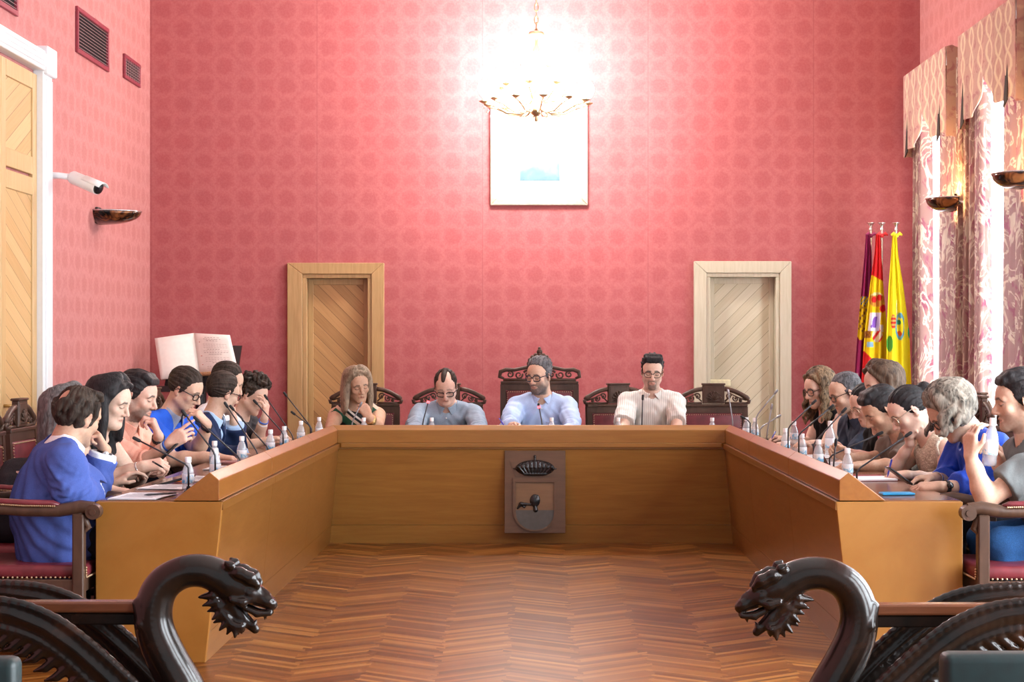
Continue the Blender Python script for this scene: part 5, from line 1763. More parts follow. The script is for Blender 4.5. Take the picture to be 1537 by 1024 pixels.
person('R4', 'woman with loose wavy brown hair in a pink top, sitting tall behind the others', dict(
    head=at(1324, 576, 10.5), gaze=(190, -20, 0), turn=188, lean=14, skin='fair', sw=0.165, bust=0.8, haircol=(0.05, 0.03, 0.02),
    L=dict(e=at(1340, 690, 10.30), w=at(1290, 690, 10.22), n=DOWN, curl=0.4), R=dict(w=at(1290, 682, 10.65), n=DOWN, curl=0.4),
    hair=dict(style='long', mat='brown', len=0.10, r=0.017, wave=0.007, wf=60, t=0.014, n=13, a0=88, out=0.02, seed=16.0, line=(0.050, 0.102), side=(-0.022, -0.03)),
    clothes=[dict(name='top', mat=c_pink, sleeve=0.5, neck=0.072)]))

person('R5', 'dark-haired man in a taupe tee bent low over the desk', dict(
    head=at(1323, 615, 9.85), gaze=(187, -34, 0), turn=192, lean=30, skin='tan', sw=0.185, haircol=HC['black'], beard=0.35,
    L=dict(e=at(1345, 702, 9.62), w=at(1288, 700, 9.55), n=DOWN, curl=0.5), R=dict(e=at(1330, 690, 10.1), w=at(1275, 688, 10.0), dir=(-0.8, 0, 0.5), n=(0.2, -0.8, -0.5), curl=0.6),
    hair=dict(style='quiff', mat='black', t=0.011, top=0.004, line=(0.074, 0.080), lift=0.002, seed=17.0),
    clothes=[dict(name='tee_shirt', mat=c_taupe, sleeve=0.85, neck=0.066, loose=0.014)]))

person('R6', 'woman with dark bun and wire glasses in a cream crochet top, cheek on hand', dict(
    head=at(1364, 617, 9.25), gaze=(186, -34, 6), turn=190, lean=28, h=0.0045, skin='fair', sw=0.165, bust=0.8, armr=0.84, haircol=HC['black'],
    R=dict(e=at(1339, 710, 9.36), w=at(1366, 667, 9.27), dir=(-0.10, -0.22, 0.9), n=(0.7, -0.55, 0.2), curl=0.62),
    L=dict(e=at(1418, 724, 9.00), w=at(1364, 713, 8.92), dir=(-1, -0.05, -0.05), n=(0, 0.25, -1), curl=0.62),
    hair=dict(style='tied', mat='black', t=0.010, bun=(0, -0.128, 0.045), br=0.040, seed=18.0, line=(0.068, 0.086)),
    clothes=[dict(name='top', mat=c_croch, inf=0.014, sleeve=0, neck=0.070)], specs=dict(mat=M_WIRE, r=0.0024, lens=(0.027, 0.025), square=0.1)))

person('R7', 'woman with wavy grey bobbed hair in a cobalt blue blouse looking at her phone', dict(
    head=at(1427, 619, 8.6), gaze=(178, -40, 0), turn=186, lean=30, h=0.0045, skin='mid', sw=0.18, bust=0.9, belly=0.02, nl=0.068, szr=0.01, haircol=(0.10, 0.08, 0.07), browcol=(0.05, 0.04, 0.03),
    L=dict(e=at(1466, 738, 8.38), w=at(1412, 731, 8.30), dir=(-1, 0.05, -0.02), n=(0, 0.35, -0.9), curl=0.45),
    R=dict(e=at(1430, 730, 8.85), w=at(1396, 715, 8.55), dir=(-1, -0.1, -0.05), n=(0, -0.3, -0.9), curl=0.5),
    hair=dict(style='long', mat='curlgrey', len=0.12, r=0.016, wave=0.014, wf=60, t=0.026, top=0.012, nape=(-0.078, -0.115), n=17, a0=60, out=0.045, seed=19.0, radial=True, amp=0.006),
    clothes=[dict(name='blouse', mat=c_cobalt, inf=0.018, sleeve=1.62, neck=0.064, vneck=0.03, loose=0.024, fold=0.007, crease=0.007)], specs=dict(mat=M_FRAME, r=0.0032, lens=(0.026, 0.020)),
    bands=[dict(sg=-1, mat=M_STRAP, name='smart_watch', t=0.86, w=0.011, face=(0, -1, 0.4), facemat=M_FRAME), dict(sg=-1, mat=M_BEAD, name='bracelet', t=0.70, w=0.004), dict(sg=-1, mat=M_GOLD, name='bracelet', t=0.76, w=0.003), dict(sg=1, mat=M_STEEL, name='watch', t=0.90, w=0.010)]))

person('R8', 'dark-haired man in a grey tee and blue jeans holding up a water bottle', dict(
    head=at(1529, 602, 7.95), gaze=(178, -8, 0), turn=184, lean=9, h=0.0042, skin='mid', sw=0.195, belly=0.02, haircol=HC['black'], beard=0.45, eyes='down', neckr=0.06, k=1.02,
    L=dict(e=at(1468, 758, 7.72), w=at(1457, 686, 7.74), dir=(-0.02, 0.05, 1), n=(0.9, 0.45, 0), curl=0.50, thumb=0.2),
    R=dict(e=at(1520, 742, 8.20), w=at(1500, 702, 8.00), dir=(-0.3, -0.1, 0.9), n=(-0.6, -0.6, 0), curl=0.5),
    hair=dict(style='quiff', mat='black', t=0.014, top=0.010, line=(0.074, 0.082), lift=0.004, nape=(-0.078, -0.080), side=(0.010, -0.018), seed=20.0, amp=0.0035),
    clothes=[dict(name='tee_shirt', mat=c_greyt, inf=0.014, sleeve=0.70, neck=0.068, loose=0.012, hem=0.08)], trousers=c_jean))
# ------------------------------------------------------------------ carved armchairs
m_walnut = wood('dark carved walnut', (0.050, 0.026, 0.017), (0.100, 0.054, 0.034), (3, 3, 0.8), 0.38, 6, spec=0.3)
m_leather = plain('oxblood leather', (0.155, 0.022, 0.030), 0.35, var=0.25, scale=18, bump=0.15)
m_nail = plain('brass nail heads', (0.55, 0.42, 0.25), 0.3, 0.85)

def nails(mb, path, step=.020, r=.0052, n=(0, 0, 1)):
    path = [Vector(p) for p in path]
    for a, b in zip(path[:-1], path[1:]):
        L = (b - a).length; k = max(1, int(L / step))
        for i in range(k): mb.ball(a.lerp(b, (i + .5) / k), r, 6)

def armchair(label, tall=False):
    """seat centre over the origin, sitter faces +X"""
    root = empty('armchair', (0, 0, 0), 0, label, 'chair', 'carved leather armchairs of the council')
    hw = .250 if not tall else .29
    zb = .90 if not tall else 1.08      # top of the leather back
    for sx, sy in ((1, 1), (1, -1)):
        m = MB(); m.box2((sx * .235 - .025, sy * hw - .025, 0), (sx * .235 + .025, sy * hw + .025, .66), .006)
        m.build('leg', m_walnut, root)
    for sy in (1, -1):
        m = MB()
        y = sy * hw
        m.hull8([(-.30, y - .022, 0), (-.255, y - .022, 0), (-.255, y + .022, 0), (-.30, y + .022, 0), (-.345, y - .022, zb), (-.300, y - .022, zb), (-.300, y + .022, zb), (-.345, y + .022, zb)])
        m.build('leg', m_walnut, root)
    m = MB()
    for sy in (1, -1): m.box2((-.27, sy * hw - .016, .315), (.215, sy * hw + .016, .375), .004)
    m.box2((.220, -hw + .02, .315), (.250, hw - .02, .375), .004); m.box2((-.285, -hw + .02, .315), (-.255, hw - .02, .375), .004)
    for sy in (1, -1): m.box2((-.26, sy * hw - .012, .13), (.22, sy * hw + .012, .165), .003)
    m.box2((-.03, -hw, .135), (0.0, hw, .160), .003)
    m.build('seat_frame', m_walnut, root)
    m = MB(); m.box2((-.275, -hw + .010, .376), (.262, hw - .010, .436), .022, 3)
    st = m.build('seat', m_leather, root, True, angle=60)
    m = MB(); e = hw - .008
    for z in (.382,): nails(m, [(-.27, -e, z), (.264, -e, z), (.264, e, z), (-.27, e, z)])
    nails(m, [(.264, -e, .386), (.264, -e, .43)], .010); nails(m, [(.264, e, .386), (.264, e, .43)], .010)
    m.build('nail_heads', m_nail, st)
    # arms
    for sy in (1, -1):
        y = sy * hw
        m = MB()
        m.tube([(-.325, y, .685), (-.20, y, .690), (.0, y, .672), (.15, y, .672), (.245, y, .688), (.300, y, .684)], [.022, .026, .026, .028, .030, .026], 10, True, (1.0, 1.05))
        m.tube([(.300, y - .028, .668), (.300, y + .028, .668)], .033, 16)
        m.tube([(.300, y - .034, .668), (.300, y + .034, .668)], .014, 12)
        m.tube([(.235, y, .655), (.255, y, .64), (.275, y, .60), (.245, y, .57)], [.022, .018, .014, .008], 8)
        ar = m.build('armrest', m_walnut, root, True, angle=50)
        m = MB(); m.tube([(-.20, y, .709), (-.17, y, .716), (0, y, .706), (.12, y, .704), (.15, y, .697)], [.014, .024, .026, .024, .014], 12, True, (.55, 1.1))
        m.build('arm_pad', m_leather, ar, True)
        for q in (1, -1):
            m = MB(); nails(m, [(-.18, y + q * .027, .706), (0, y + q * .027, .695), (.14, y + q * .027, .693)], .0085, .0045)
            m.build('nail_row', m_nail, ar)
    # back
    t = lambda z: -.275 - .045 * z / .9
    for z0, z1 in ((.47, .52), (zb - .05, zb)):
        m = MB(); m.hull8([(t(z0) - .024, -hw + .018, z0), (t(z0) + .016, -hw + .018, z0), (t(z0) + .016, hw - .018, z0), (t(z0) - .024, hw - .018, z0), (t(z1) - .024, -hw + .018, z1), (t(z1) + .016, -hw + .018, z1), (t(z1) + .016, hw - .018, z1), (t(z1) - .024, hw - .018, z1)])
        m.build('back_rail', m_walnut, root)
    m = MB(); m.box((t(zb) - .002, 0, zb + .011), (.060, 2 * hw + .04, .022), None, .004)
    m.build('top_rail', m_walnut, root)
    m = MB()
    z0, z1 = .52, zb - .05
    m.hull8([(t(z0) - .02, -hw + .022, z0), (t(z0) + .020, -hw + .022, z0), (t(z0) + .020, hw - .022, z0), (t(z0) - .02, hw - .022, z0), (t(z1) - .02, -hw + .022, z1), (t(z1) + .020, -hw + .022, z1), (t(z1) + .020, hw - .022, z1), (t(z1) - .02, hw - .022, z1)])
    bmesh.ops.bevel(m.bm, geom=m.bm.edges[:], offset=.012, segments=2, affect='EDGES', profile=0.5)
    bk = m.build('backrest', m_leather, root, True, angle=60)
    m = MB(); x = lambda z: t(z) + .022
    nails(m, [(x(z0 + .012), -hw + .034, z0 + .012), (x(z1 - .012), -hw + .034, z1 - .012), (x(z1 - .012), hw - .034, z1 - .012), (x(z0 + .012), hw - .034, z0 + .012), (x(z0 + .012), -hw + .034, z0 + .012)], .017, .0045)
    m.build('nail_heads', m_nail, bk)
    # crest
    xc = t(zb) - .004
    zt = zb + .022
    m = MB()
    if not tall:
        m.box((xc, 0, zt + .078), (.040, .175, .150), None, .005)
        m.box((xc, 0, zt + .158), (.052, .19, .014), None, .004)
        m.box((xc + .020, 0, zt + .078), (.006, .148, .122), None, .003)
        pl = m.build('crest_plaque', m_walnut, root)
        m = MB()
        for k in range(7):
            a = math.radians(-75 + 25 * k)
            e = Vector((xc + .028, .055 * math.sin(a), zt + .035 + .062 * math.cos(a)))
            m.tube([(xc + .026, 0, zt + .030), (xc + .030, .03 * math.sin(a), zt + .035 + .035 * math.cos(a)), e], [.004, .007, .004], 6)
            m.ball(e, .008, 8)
        m.tube([(xc + .026, -.05, zt + .028), (xc + .026, .05, zt + .028)], .005, 6)
        m.build('palmette', m_walnut, pl, True)
        for sy in (1, -1):
            m = MB()
            top = [(xc, sy * (.088 + .195 * u), zt + .118 * math.cos(u * 1.25) ** .8 - .012 * u) for u in [i / 10 for i in range(11)]]
            m.tube(top, [.018] * 8 + [.019, .022, .016], 8, True, (1, .9))
            m.tube([top[-1], (xc, sy * .280, zt + .010), (xc, sy * .255, zt + .004)], [.018, .014, .012], 8)
            m.tube([(xc, sy * .09, zt + .006), (xc, sy * .27, zt + .006)], .010, 6)
            for cy, cz, rr, ph in ((.125, .060, .026, 0.5), (.178, .042, .024, 2.4), (.218, .026, .015, 0.8)):
                m.tube([(xc, sy * (cy + rr * (1 - i / 16) * math.cos(ph + i * .62)), zt + cz + rr * (1 - i / 16) * math.sin(ph + i * .62)) for i in range(14)], [.0075 - .0003 * i for i in range(14)], 6)
                m.ball((xc, sy * cy, zt + cz), .009, 8)
            m.tube([(xc, sy * .092, zt + .02), (xc, sy * .15, zt + .075), (xc, sy * .20, zt + .05), (xc, sy * .26, zt + .03)], .006, 6)
            m.build('crest_scroll', m_walnut, root, True)
    else:
        for sy in (1, -1):
            m = MB()
            m.tube([(xc, sy * .02, zt + .115), (xc, sy * .10, zt + .110), (xc, sy * .20, zt + .090), (xc, sy * .27, zt + .092), (xc, sy * .312, zt + .075), (xc, sy * .318, zt + .035), (xc, sy * .285, zt + .022)], [.018, .015, .014, .017, .018, .016, .010], 10)
            for cy, cz, rr, ph in ((.235, .055, .030, 1.0), (.165, .050, .032, 2.8), (.095, .055, .034, 0.4)):
                m.tube([(xc, sy * (cy + rr * (1 - i / 18) * math.cos(ph + i * .6)), zt + cz + rr * (1 - i / 18) * math.sin(ph + i * .6)) for i in range(15)], [.010 - .0004 * i for i in range(15)], 6)
            m.tube([(xc, sy * .03, zt + .01), (xc, sy * .29, zt + .01)], .013, 8)
            m.build('crest_scroll', m_walnut, root, True)
        m = MB()
        m.prism([(xc - .018, y, zt + z) for y, z in ((-.095, .0), (.095, 0), (.10, .12), (.085, .17), (.05, .20), (.0, .215), (-.05, .20), (-.085, .17), (-.10, .12))], (.036, 0, 0), .006)
        for k in range(9):
            a = math.radians(-80 + 20 * k)
            m.ball((xc + .01, .085 * math.sin(a), zt + .125 + .085 * math.cos(a)), .020, 8)
        m.ball((xc, 0, zt + .235), .024, 10); m.ball((xc, 0, zt + .262), .013, 8)
        m.build('crest_finial', m_walnut, root, True, angle=50)
    return root

PROTO = armchair('proto')
SEATED = {}
def seat_for(key, label, rz, dx=0.0, dy=0.0, proto=None, loc=None):
    c = proto or copy_tree(PROTO)
    if loc is None:
        o = PEOPLE[key][1]
        loc = (o.hip.x, o.hip.y, 0)
    c.location = (loc[0] + dx, loc[1] + dy, 0)
    c.rotation_euler = (0, 0, math.radians(rz))
    c['label'] = label
    return c
seat_for('L1', 'carved armchair with oxblood leather under the man in the royal blue jacket', 0, proto=PROTO, loc=(-2.20, 7.86))
for k, lab in (('L2', 'carved armchair showing its crest behind the silver-haired woman'), ('L3', 'armchair of the woman in the black sleeveless top'), ('L4', 'armchair of the man in the peach shirt'),
               ('L5', 'armchair of the man in the bright blue polo shirt'), ('L6', 'armchair of the man in the navy jacket'), ('L7', 'armchair of the hidden man behind the navy jacket'), ('L8', 'armchair of the curly-haired woman in charcoal')):
    o = PEOPLE[k][1]
    seat_for(k, lab, 0, loc=(min(o.hip.x, -2.24) if k != 'L2' else -2.42, o.hip.y))
    if k == 'L2': SEATED['L2'] = 1
for k, lab in (('R1', 'armchair of the woman with long blonde-streaked curls'), ('R2', 'armchair of the man in the slate blue polo shirt'), ('R3', 'armchair of the woman with wire glasses and a gold watch'),
               ('R4', 'armchair of the woman in the pink top'), ('R5', 'armchair of the man in the taupe tee'), ('R6', 'armchair of the woman in the cream crochet top'), ('R7', 'carved armchair whose crest shows behind the woman in the cobalt blouse')):
    o = PEOPLE[k][1]
    seat_for(k, lab, 180, loc=(max(o.hip.x, 2.20), o.hip.y))
seat_for('R8', 'carved armchair with red leather seat and arm pad under the man in the grey tee', 180, loc=(2.15, 7.80))
seat_for('C1', 'carved armchair with pierced crest behind the woman in the striped top', -90, loc=(at(543, 0, 13.75).x, 13.75))
seat_for('C2', 'armchair hidden behind the man in the grey blue shirt', -90, loc=(at(671, 0, 13.72).x, 13.72))
seat_for('C4', 'armchair turned aside behind the young man in the cream polo shirt', -72, loc=(at(950, 0, 13.74).x, 13.74))
seat_for('E', 'empty carved armchair with plum leather back before the right-hand door', -90, loc=(at(1077, 0, 13.70).x, 13.70))
TALL = armchair('tall carved armchair with a crown finial behind the bearded man in pale blue', True)
TALL.location = (at(810, 0, 13.74).x, 13.74, 0); TALL.rotation_euler = (0, 0, math.radians(-90))
# ------------------------------------------------------------------ things on the desks
def mat_bottle():
    t = NT('clear water bottle plastic')
    tr = t.n('ShaderNodeBsdfTransparent'); tr.inputs[0].default_value = (0.93, 0.96, 0.98, 1)
    gl = t.n('ShaderNodeBsdfGlossy'); gl.inputs['Roughness'].default_value = 0.12
    df = t.n('ShaderNodeBsdfDiffuse'); df.inputs[0].default_value = (0.90, 0.93, 0.96, 1)
    lw = t.n('ShaderNodeLayerWeight'); lw.inputs[0].default_value = 0.35
    a = t.n('ShaderNodeMixShader'); a.inputs[0].default_value = 0.30
    t.l(tr.outputs[0], a.inputs[1]); t.l(df.outputs[0], a.inputs[2])
    b = t.n('ShaderNodeMixShader'); t.l(t.math('MULTIPLY', lw.outputs['Facing'], 0.55), b.inputs[0])
    t.l(a.outputs[0], b.inputs[1]); t.l(gl.outputs[0], b.inputs[2]); t.l(b.outputs[0], t.out.inputs[0])
    return t.m
def mat_label():
    t = NT('blue and white bottle label')
    co = t.coord()
    n = t.noise(co, 26, 2, 0.5, 1.0)
    s = t.n('ShaderNodeSeparateXYZ'); t.l(co, s.inputs[0])
    g = t.math('MULTIPLY_ADD', s.outputs[2], -9.0, t.math('ADD', n, 0.45))
    c = t.ramp(g, [(0.36, (0.82, 0.86, 0.90)), (0.46, (0.35, 0.62, 0.82)), (0.52, (0.10, 0.42, 0.70)), (0.60, (0.55, 0.78, 0.88)), (0.68, (0.85, 0.88, 0.90))])
    return t.bsdf(c, 0.4)
m_bot, m_lab = mat_bottle(), mat_label()
m_capw = plain('white bottle cap', (0.86, 0.87, 0.88), 0.4, var=0.02)
def make_bottle(h=.165):
    root = empty('water_bottle', (0, 0, 0), 0, 'x', 'bottle', 'small water bottles on the desks')
    k = h / .165
    prof = [(0, .002), (.022, 0), (.0275, .006), (.0285, .02), (.0270, .028), (.0285, .036), (.0285, .088), (.0265, .100), (.019, .122), (.0125, .136), (.0115, .146), (.0115, .150), (0, .150)]
    m = MB(); m.lathe([(r * k ** .5, z * k) for r, z in prof], 20); m.build('bottle_body', m_bot, root, True)
    m = MB(); m.lathe([(.0288 * k ** .5, .040 * k), (.0292 * k ** .5, .041 * k), (.0292 * k ** .5, .083 * k), (.0288 * k ** .5, .084 * k)], 20); m.build('label_wrap', m_lab, root, True)
    m = MB(); m.lathe([(.0120, .138 * k), (.0145, .139 * k), (.0148, .162 * k), (.0135, .165 * k), (0, .165 * k)], 16); m.build('cap', m_capw, root, True, angle=40)
    return root
BPROTO = make_bottle(.160); BT = make_bottle(.215)
used = {'a': False, 'b': False}
def bottle(label, px, py, d=None, tall=False, loc=None, rot=None):
    key = 'b' if tall else 'a'
    pr = BT if tall else BPROTO
    c = copy_tree(pr) if used[key] else pr
    used[key] = True
    if loc is None:
        h = .215 if tall else .160
        if d is None:
            s = (py - VY) / (EYE - ZT - h); d = FPX / s
        x = (px - VX) / (FPX / d)
        if d < 12.2:
            if x < 0: x = min(x, IL - .252)
            else: x = max(x, IR + .252)
        loc = (x, d, ZT)
    c.location = loc
    if rot: c.rotation_euler = rot
    else: c.rotation_euler = (0, 0, random.uniform(0, 6))
    c['label'] = label
    return c
bottle('nearest water bottle on the left desk, by the papers and pen', 289, 686)
bottle('water bottle on the left desk, behind another, in front of the blue polo shirt', 322, 662)
bottle('second nearest water bottle along the raised edge of the left desk', 330, 673)
bottle('water bottle on the left desk before the navy jacket', 363, 655)
bottle('water bottle on the left desk before the hidden man', 406, 645)
bottle('water bottle on the left desk before the curly-haired woman', 429, 640)
bottle('left of the two bottles at the left corner of the desks', 459, 632)
bottle('right of the two bottles at the left corner, beside the striped top', 479, 626, 12.80)
bottle('water bottle before the woman in the striped top', 546, 623, 12.72)
bottle('water bottle before the man in the grey blue shirt', 648, 621, 12.72)
bottle('pale water bottle before the bearded man in pale blue', 828, 619, 12.72)
bottle('water bottle before the young man in the cream polo', 928, 621, 12.72)
bottle('water bottle before the empty carved armchair', 1069, 621, 12.72)
bottle('left of the two bottles at the right corner of the desks', 1120.5, 622, 12.78)
bottle('right of the two bottles at the right corner of the desks', 1133, 625, 12.66)
bottle('water bottle behind another before the woman with blonde-streaked curls', 1192, 632, 12.1)
bottle('water bottle on the raised edge of the right desk nearest its far end', 1179, 643)
bottle('water bottle in the middle of the right desk edge, farther of a close pair', 1204, 651)
bottle('water bottle in the middle of the right desk edge, nearer of a close pair', 1216, 660)
bottle('taller water bottle standing before the man in the slate blue polo', 1246, 632, None, True)
bottle('nearest water bottle on the right desk, by the spiral notebook', 1272, 673)
o = PEOPLE['R8'][1]
p = o.W[-1] + Vector((0.052, 0.075, 0.115))
bottle('half empty water bottle held up by the man in the grey tee', 0, 0, None, True, loc=(at(1486, 0, 7.80).x, 7.82, at(0, 700, 7.82).z), rot=(0, math.radians(5), 0))

m_mic = plain('dark grey gooseneck', (0.055, 0.055, 0.060), 0.35, 0.6)
m_micl = plain('light grey gooseneck', (0.30, 0.31, 0.33), 0.3, 0.6)
m_foam = plain('black microphone head', (0.012, 0.012, 0.013), 0.7)
m_red = NT('red indicator ring'); _e = m_red.n('ShaderNodeEmission'); _e.inputs[0].default_value = (1, 0.10, 0.12, 1); _e.inputs[1].default_value = 3.0
m_red.l(_e.outputs[0], m_red.out.inputs[0]); m_red = m_red.m
def mic(label, h, b, d=None, lit=False, light=False):
    """h: photo place of the head, b: where the straight stem bends into the desk"""
    if d is None:
        X = (IL - .235) if b[0] < VX else (IR + .235)
        d = min(FPX * X / (b[0] - VX), 12.5)
    P1 = at(b[0], b[1], d)
    P1.z = max(P1.z, ZT + .03)
    P2 = at(h[0], h[1], d)
    base = Vector((P1.x, d, ZT))
    root = empty('gooseneck_microphone', base, 0, label, 'microphone', 'gooseneck microphones along the desks')
    m = MB(); m.lathe([(0, 0), (.020, 0), (.020, .008), (.011, .014), (.009, .03), (0, .03)], 16)
    m.build('base', m_foam, root, True, angle=40)
    ax = unit(P2 - P1)
    mt_ = m_micl if light else m_mic
    m = MB()
    e = P2 - ax * .035
    m.tube([Vector((0, 0, .02)), Vector((0, 0, max(.03, P1.z - ZT - .01))), P1 - base + ax * .02, (P1.lerp(e, .5)) - base, e - base], [.0048, .0048, .0046, .0042, .0040], 8)
    m.build('gooseneck', mt_, root, True)
    m = MB(); m.lathe([(0, -.038), (.006, -.038), (.0085, -.030), (.0085, -.004), (.006, .002), (0, .004)], 12, P2 - base, ax.to_track_quat('Z', 'Y'))
    hd = m.build('microphone_head', m_foam if not light else m_micl, root, True, angle=50)
    if lit:
        m = MB(); m.lathe([(.0092, -.034), (.0105, -.032), (.0105, -.018), (.0092, -.016)], 12, P2 - base, ax.to_track_quat('Z', 'Y'))
        m.build('light_ring', m_red, root, True)
    return root
mic('microphone nearest the camera on the left desk, pointing at the black top', (200, 657), (283, 699))
mic('microphone crossing the blue polo shirt, left of two', (273, 616), (323, 681))
mic('microphone crossing the blue polo shirt, right of two', (291, 626), (361, 689))
mic('left of two microphones crossing the navy jacket', (337, 604), (387, 680))
mic('right of two microphones crossing the navy jacket', (345, 609), (403, 673))
mic('microphone pointing at the mouth of the curly-haired woman', (380.6, 600.5), (425, 650))
mic('microphone beside the curls of the dark-haired woman', (397, 593), (440, 655))
mic('tall microphone before the frame of the left-hand door', (425.7, 589), (467.6, 642))
mic('short microphone low before the left-hand door', (437, 618), (466, 640))
mic('microphone before the woman in the striped top', (543, 604), (528.5, 634), 12.70, light=True)
mic('microphone with a red light before the man in the grey blue shirt', (644, 598.5), (634.7, 634), 12.70, True)
mic('microphone with a red light before the bearded man in pale blue', (808, 606), (813.6, 634.5), 12.70, True)
mic('upright microphone before the young man in the cream polo', (965, 593), (963.5, 634), 12.70)
mic('long microphone standing before the empty armchair', (1092.5, 585), (1099.6, 632), 12.70, light=True)
mic('short dark microphone lying low beside the two bottles at the right corner', (1112, 625), (1126, 633), 12.62)
mic('steep pale microphone before the right-hand door', (1159, 607), (1151, 652), 12.3, light=True)
mic('pale microphone slanting up across the right-hand door', (1167, 585.6), (1135, 625), 12.6, light=True)
mic('low pale microphone across the foot of the right-hand door', (1172, 623), (1140.6, 642.6), 12.45, light=True)
mic('microphone pointing at the blonde-streaked curls', (1225, 600.5), (1183, 642))
mic('microphone pointing at the face of the grey-haired man', (1251, 608), (1199, 652))
mic('microphone crossing the slate blue polo shirt', (1270, 612.6), (1221, 666))
mic('microphone reaching towards the black top over the right desk', (1325, 649), (1245, 685))
mic('nearest microphone on the right desk, before the hand of the crochet top', (1368, 649), (1286, 706))
mic('short upright dark microphone between bottles on the right desk', (1255, 659), (1251, 700))

m_paper = plain('white paper', (0.84, 0.84, 0.85), 0.8, var=0.02)
m_ink = plain('grey print', (0.35, 0.35, 0.37), 0.8)
def top_at(px, py, lift=0.0):
    """point of the desk top seen at a photo place"""
    d = (EYE - ZT - lift) * FPX / (py - VY)
    return at(px, py, d)
def sheet(name, label, c, size, rz, n=3, cat='paper', lines=9, group=None, mat=None):
    p = Vector((c[0], c[1], ZT + .001))
    root = empty(name, p, math.radians(rz), label, cat, group)
    m = MB()
    for i in range(n):
        m.box((RNG.uniform(-.006, .006), RNG.uniform(-.006, .006), .0009 + .0016 * i), (size[0], size[1], .0014), math.radians(RNG.uniform(-2, 2)))
    m.build('sheets', mat or m_paper, root)
    if lines:
        m = MB()
        for i in range(lines):
            L = size[1] * RNG.uniform(.55, .8)
            m.box((-size[0] * .40 + size[0] * .8 * i / lines, -.02 * size[1], .0012 + .0016 * n), (.004, L, .0005))
        m.build('print', m_ink, root)
    return root
def pen(label, a, b, col, z=.0, r=.0048):
    a, b = Vector(a), Vector(b)
    root = empty('pen', a, 0, label, 'pen', None)
    ax = unit(b - a); L = (b - a).length; q = ax.to_track_quat('Z', 'Y')
    m = MB(); m.lathe([(0, .0), (.0012, .0), (r * .8, .014), (r, .02), (r, L * .72), (r * .9, L), (0, L)], 10, (0, 0, 0), q); m.build('barrel', plain(label + ' barrel', col, 0.35), root, True, angle=40)
    m = MB(); m.box((0, 0, 0), (r * .7, r * .7, L * .25)); m.bm.transform(Matrix.Translation(ax * L * .84) @ q.to_matrix().to_4x4() @ Matrix.Translation((r * 1.1, 0, 0)))
    m.build('clip', M_STEEL, root)
    return root
X0 = -1.76
sheet('document', 'stack of white papers at the near corner of the left desk', (-1.755, 7.90), (.30, .215), 84, 4)
sheet('document', 'printed sheet lying behind the nearest papers on the left desk', (-1.745, 8.42), (.26, .21), 80, 3)
sheet('document', 'white sheets under the hands of the woman in black', (-1.72, 8.95), (.28, .21), 70, 3)
pen('dark pen lying on the nearest white papers', (-1.74, 7.86, ZT + .0125), (-1.62, 7.97, ZT + .0125), (0.03, 0.03, 0.035))
pen('orange pen by the hands of the woman in black', (-1.80, 8.70, ZT + .005), (-1.69, 8.76, ZT + .005), (0.75, 0.16, 0.03))
pen('blue and white pen between bottles on the left desk', (-1.72, 9.55, ZT + .011), (-1.60, 9.60, ZT + .011), (0.12, 0.14, 0.60))
m_black = plain('black plastic', (0.012, 0.012, 0.014), 0.25)
m_screen = plain('dark phone glass', (0.006, 0.007, 0.009), 0.08)
def phone(label, p, size, mt4, mat=None, edge=None, name='phone', cat='phone'):
    root = empty(name, p, 0, label, cat)
    m = MB(); m.box((0, 0, 0), size, None, min(size) * .35, 2); m.bm.transform(mt4); m.build('case', mat or m_black, root, True, angle=50)
    m = MB(); m.box((0, 0, size[2] * .5 + .0003), (size[0] * .92, size[1] * .94, .0008)); m.bm.transform(mt4); m.build('screen', m_screen if edge is None else edge, root)
    return root
Rz = lambda a: Matrix.Rotation(math.radians(a), 4, 'Z')
def frame4(x, y, z):
    return Matrix(((*x, 0), (*y, 0), (*z, 0), (0, 0, 0, 1))).transposed()
phone('black tablet case tilted on the left desk before the peach shirt', (-1.765, 8.62, ZT + .022), (.20, .13, .012), Rz(20) @ Matrix.Rotation(math.radians(-14), 4, 'Y'), name='tablet', cat='tablet')
sheet('magazine', 'printed magazines under the arm of the blue polo shirt', (-1.72, 10.25), (.30, .22), 88, 6, 'magazine', 7, mat=plain('magazine cover', (0.42, 0.20, 0.19), 0.4, var=.5, scale=16))
sheet('document', 'white sheets between the bottles before the blue polo shirt', (-1.70, 9.72), (.26, .2), 86, 4)
phone('phone with a bright blue case at the near end of the right desk', Vector((top_at(1346, 743).x, top_at(1346, 743).y, ZT + .006)), (.150, .075, .010), Rz(4), plain('bright blue case', (0.012, 0.26, 0.52), 0.4), plain('blue case back', (0.012, 0.26, 0.52), 0.4))
sheet('document', 'white papers behind the bottles in the middle of the right desk', (1.70, 10.0), (.30, .22), 92, 5)
sheet('document', 'white papers before the woman with wire glasses', (1.72, 10.75), (.28, .21), 95, 3)
# spiral notebook
c = Vector((1.70, 8.95, ZT + .001))
nb_ = empty('notebook', c, math.radians(6), 'spiral notebook with a red wire under the writing hand', 'notebook')
MB().box((0, 0, .005), (.20, .27, .009), None, .001).build('pages', m_paper, nb_)
MB().box((0, 0, .0005), (.205, .275, .001)).build('cover', plain('red cover', (0.35, 0.05, 0.07), 0.5), nb_)
m = MB()
for i in range(22): m.ring([(-.095 + .19 * i / 21, .135 + .008 * math.cos(a), .006 + .008 * math.sin(a)) for a in [2 * PI * k / 10 for k in range(10)]], .0013, 5)
m.build('spiral', plain('red wire', (0.40, 0.08, 0.09), 0.3, .5), nb_)
MB().box((.0, .10, .0098), (.19, .05, .0006)).build('print', plain('maroon print', (0.30, 0.06, 0.09), 0.7), nb_)
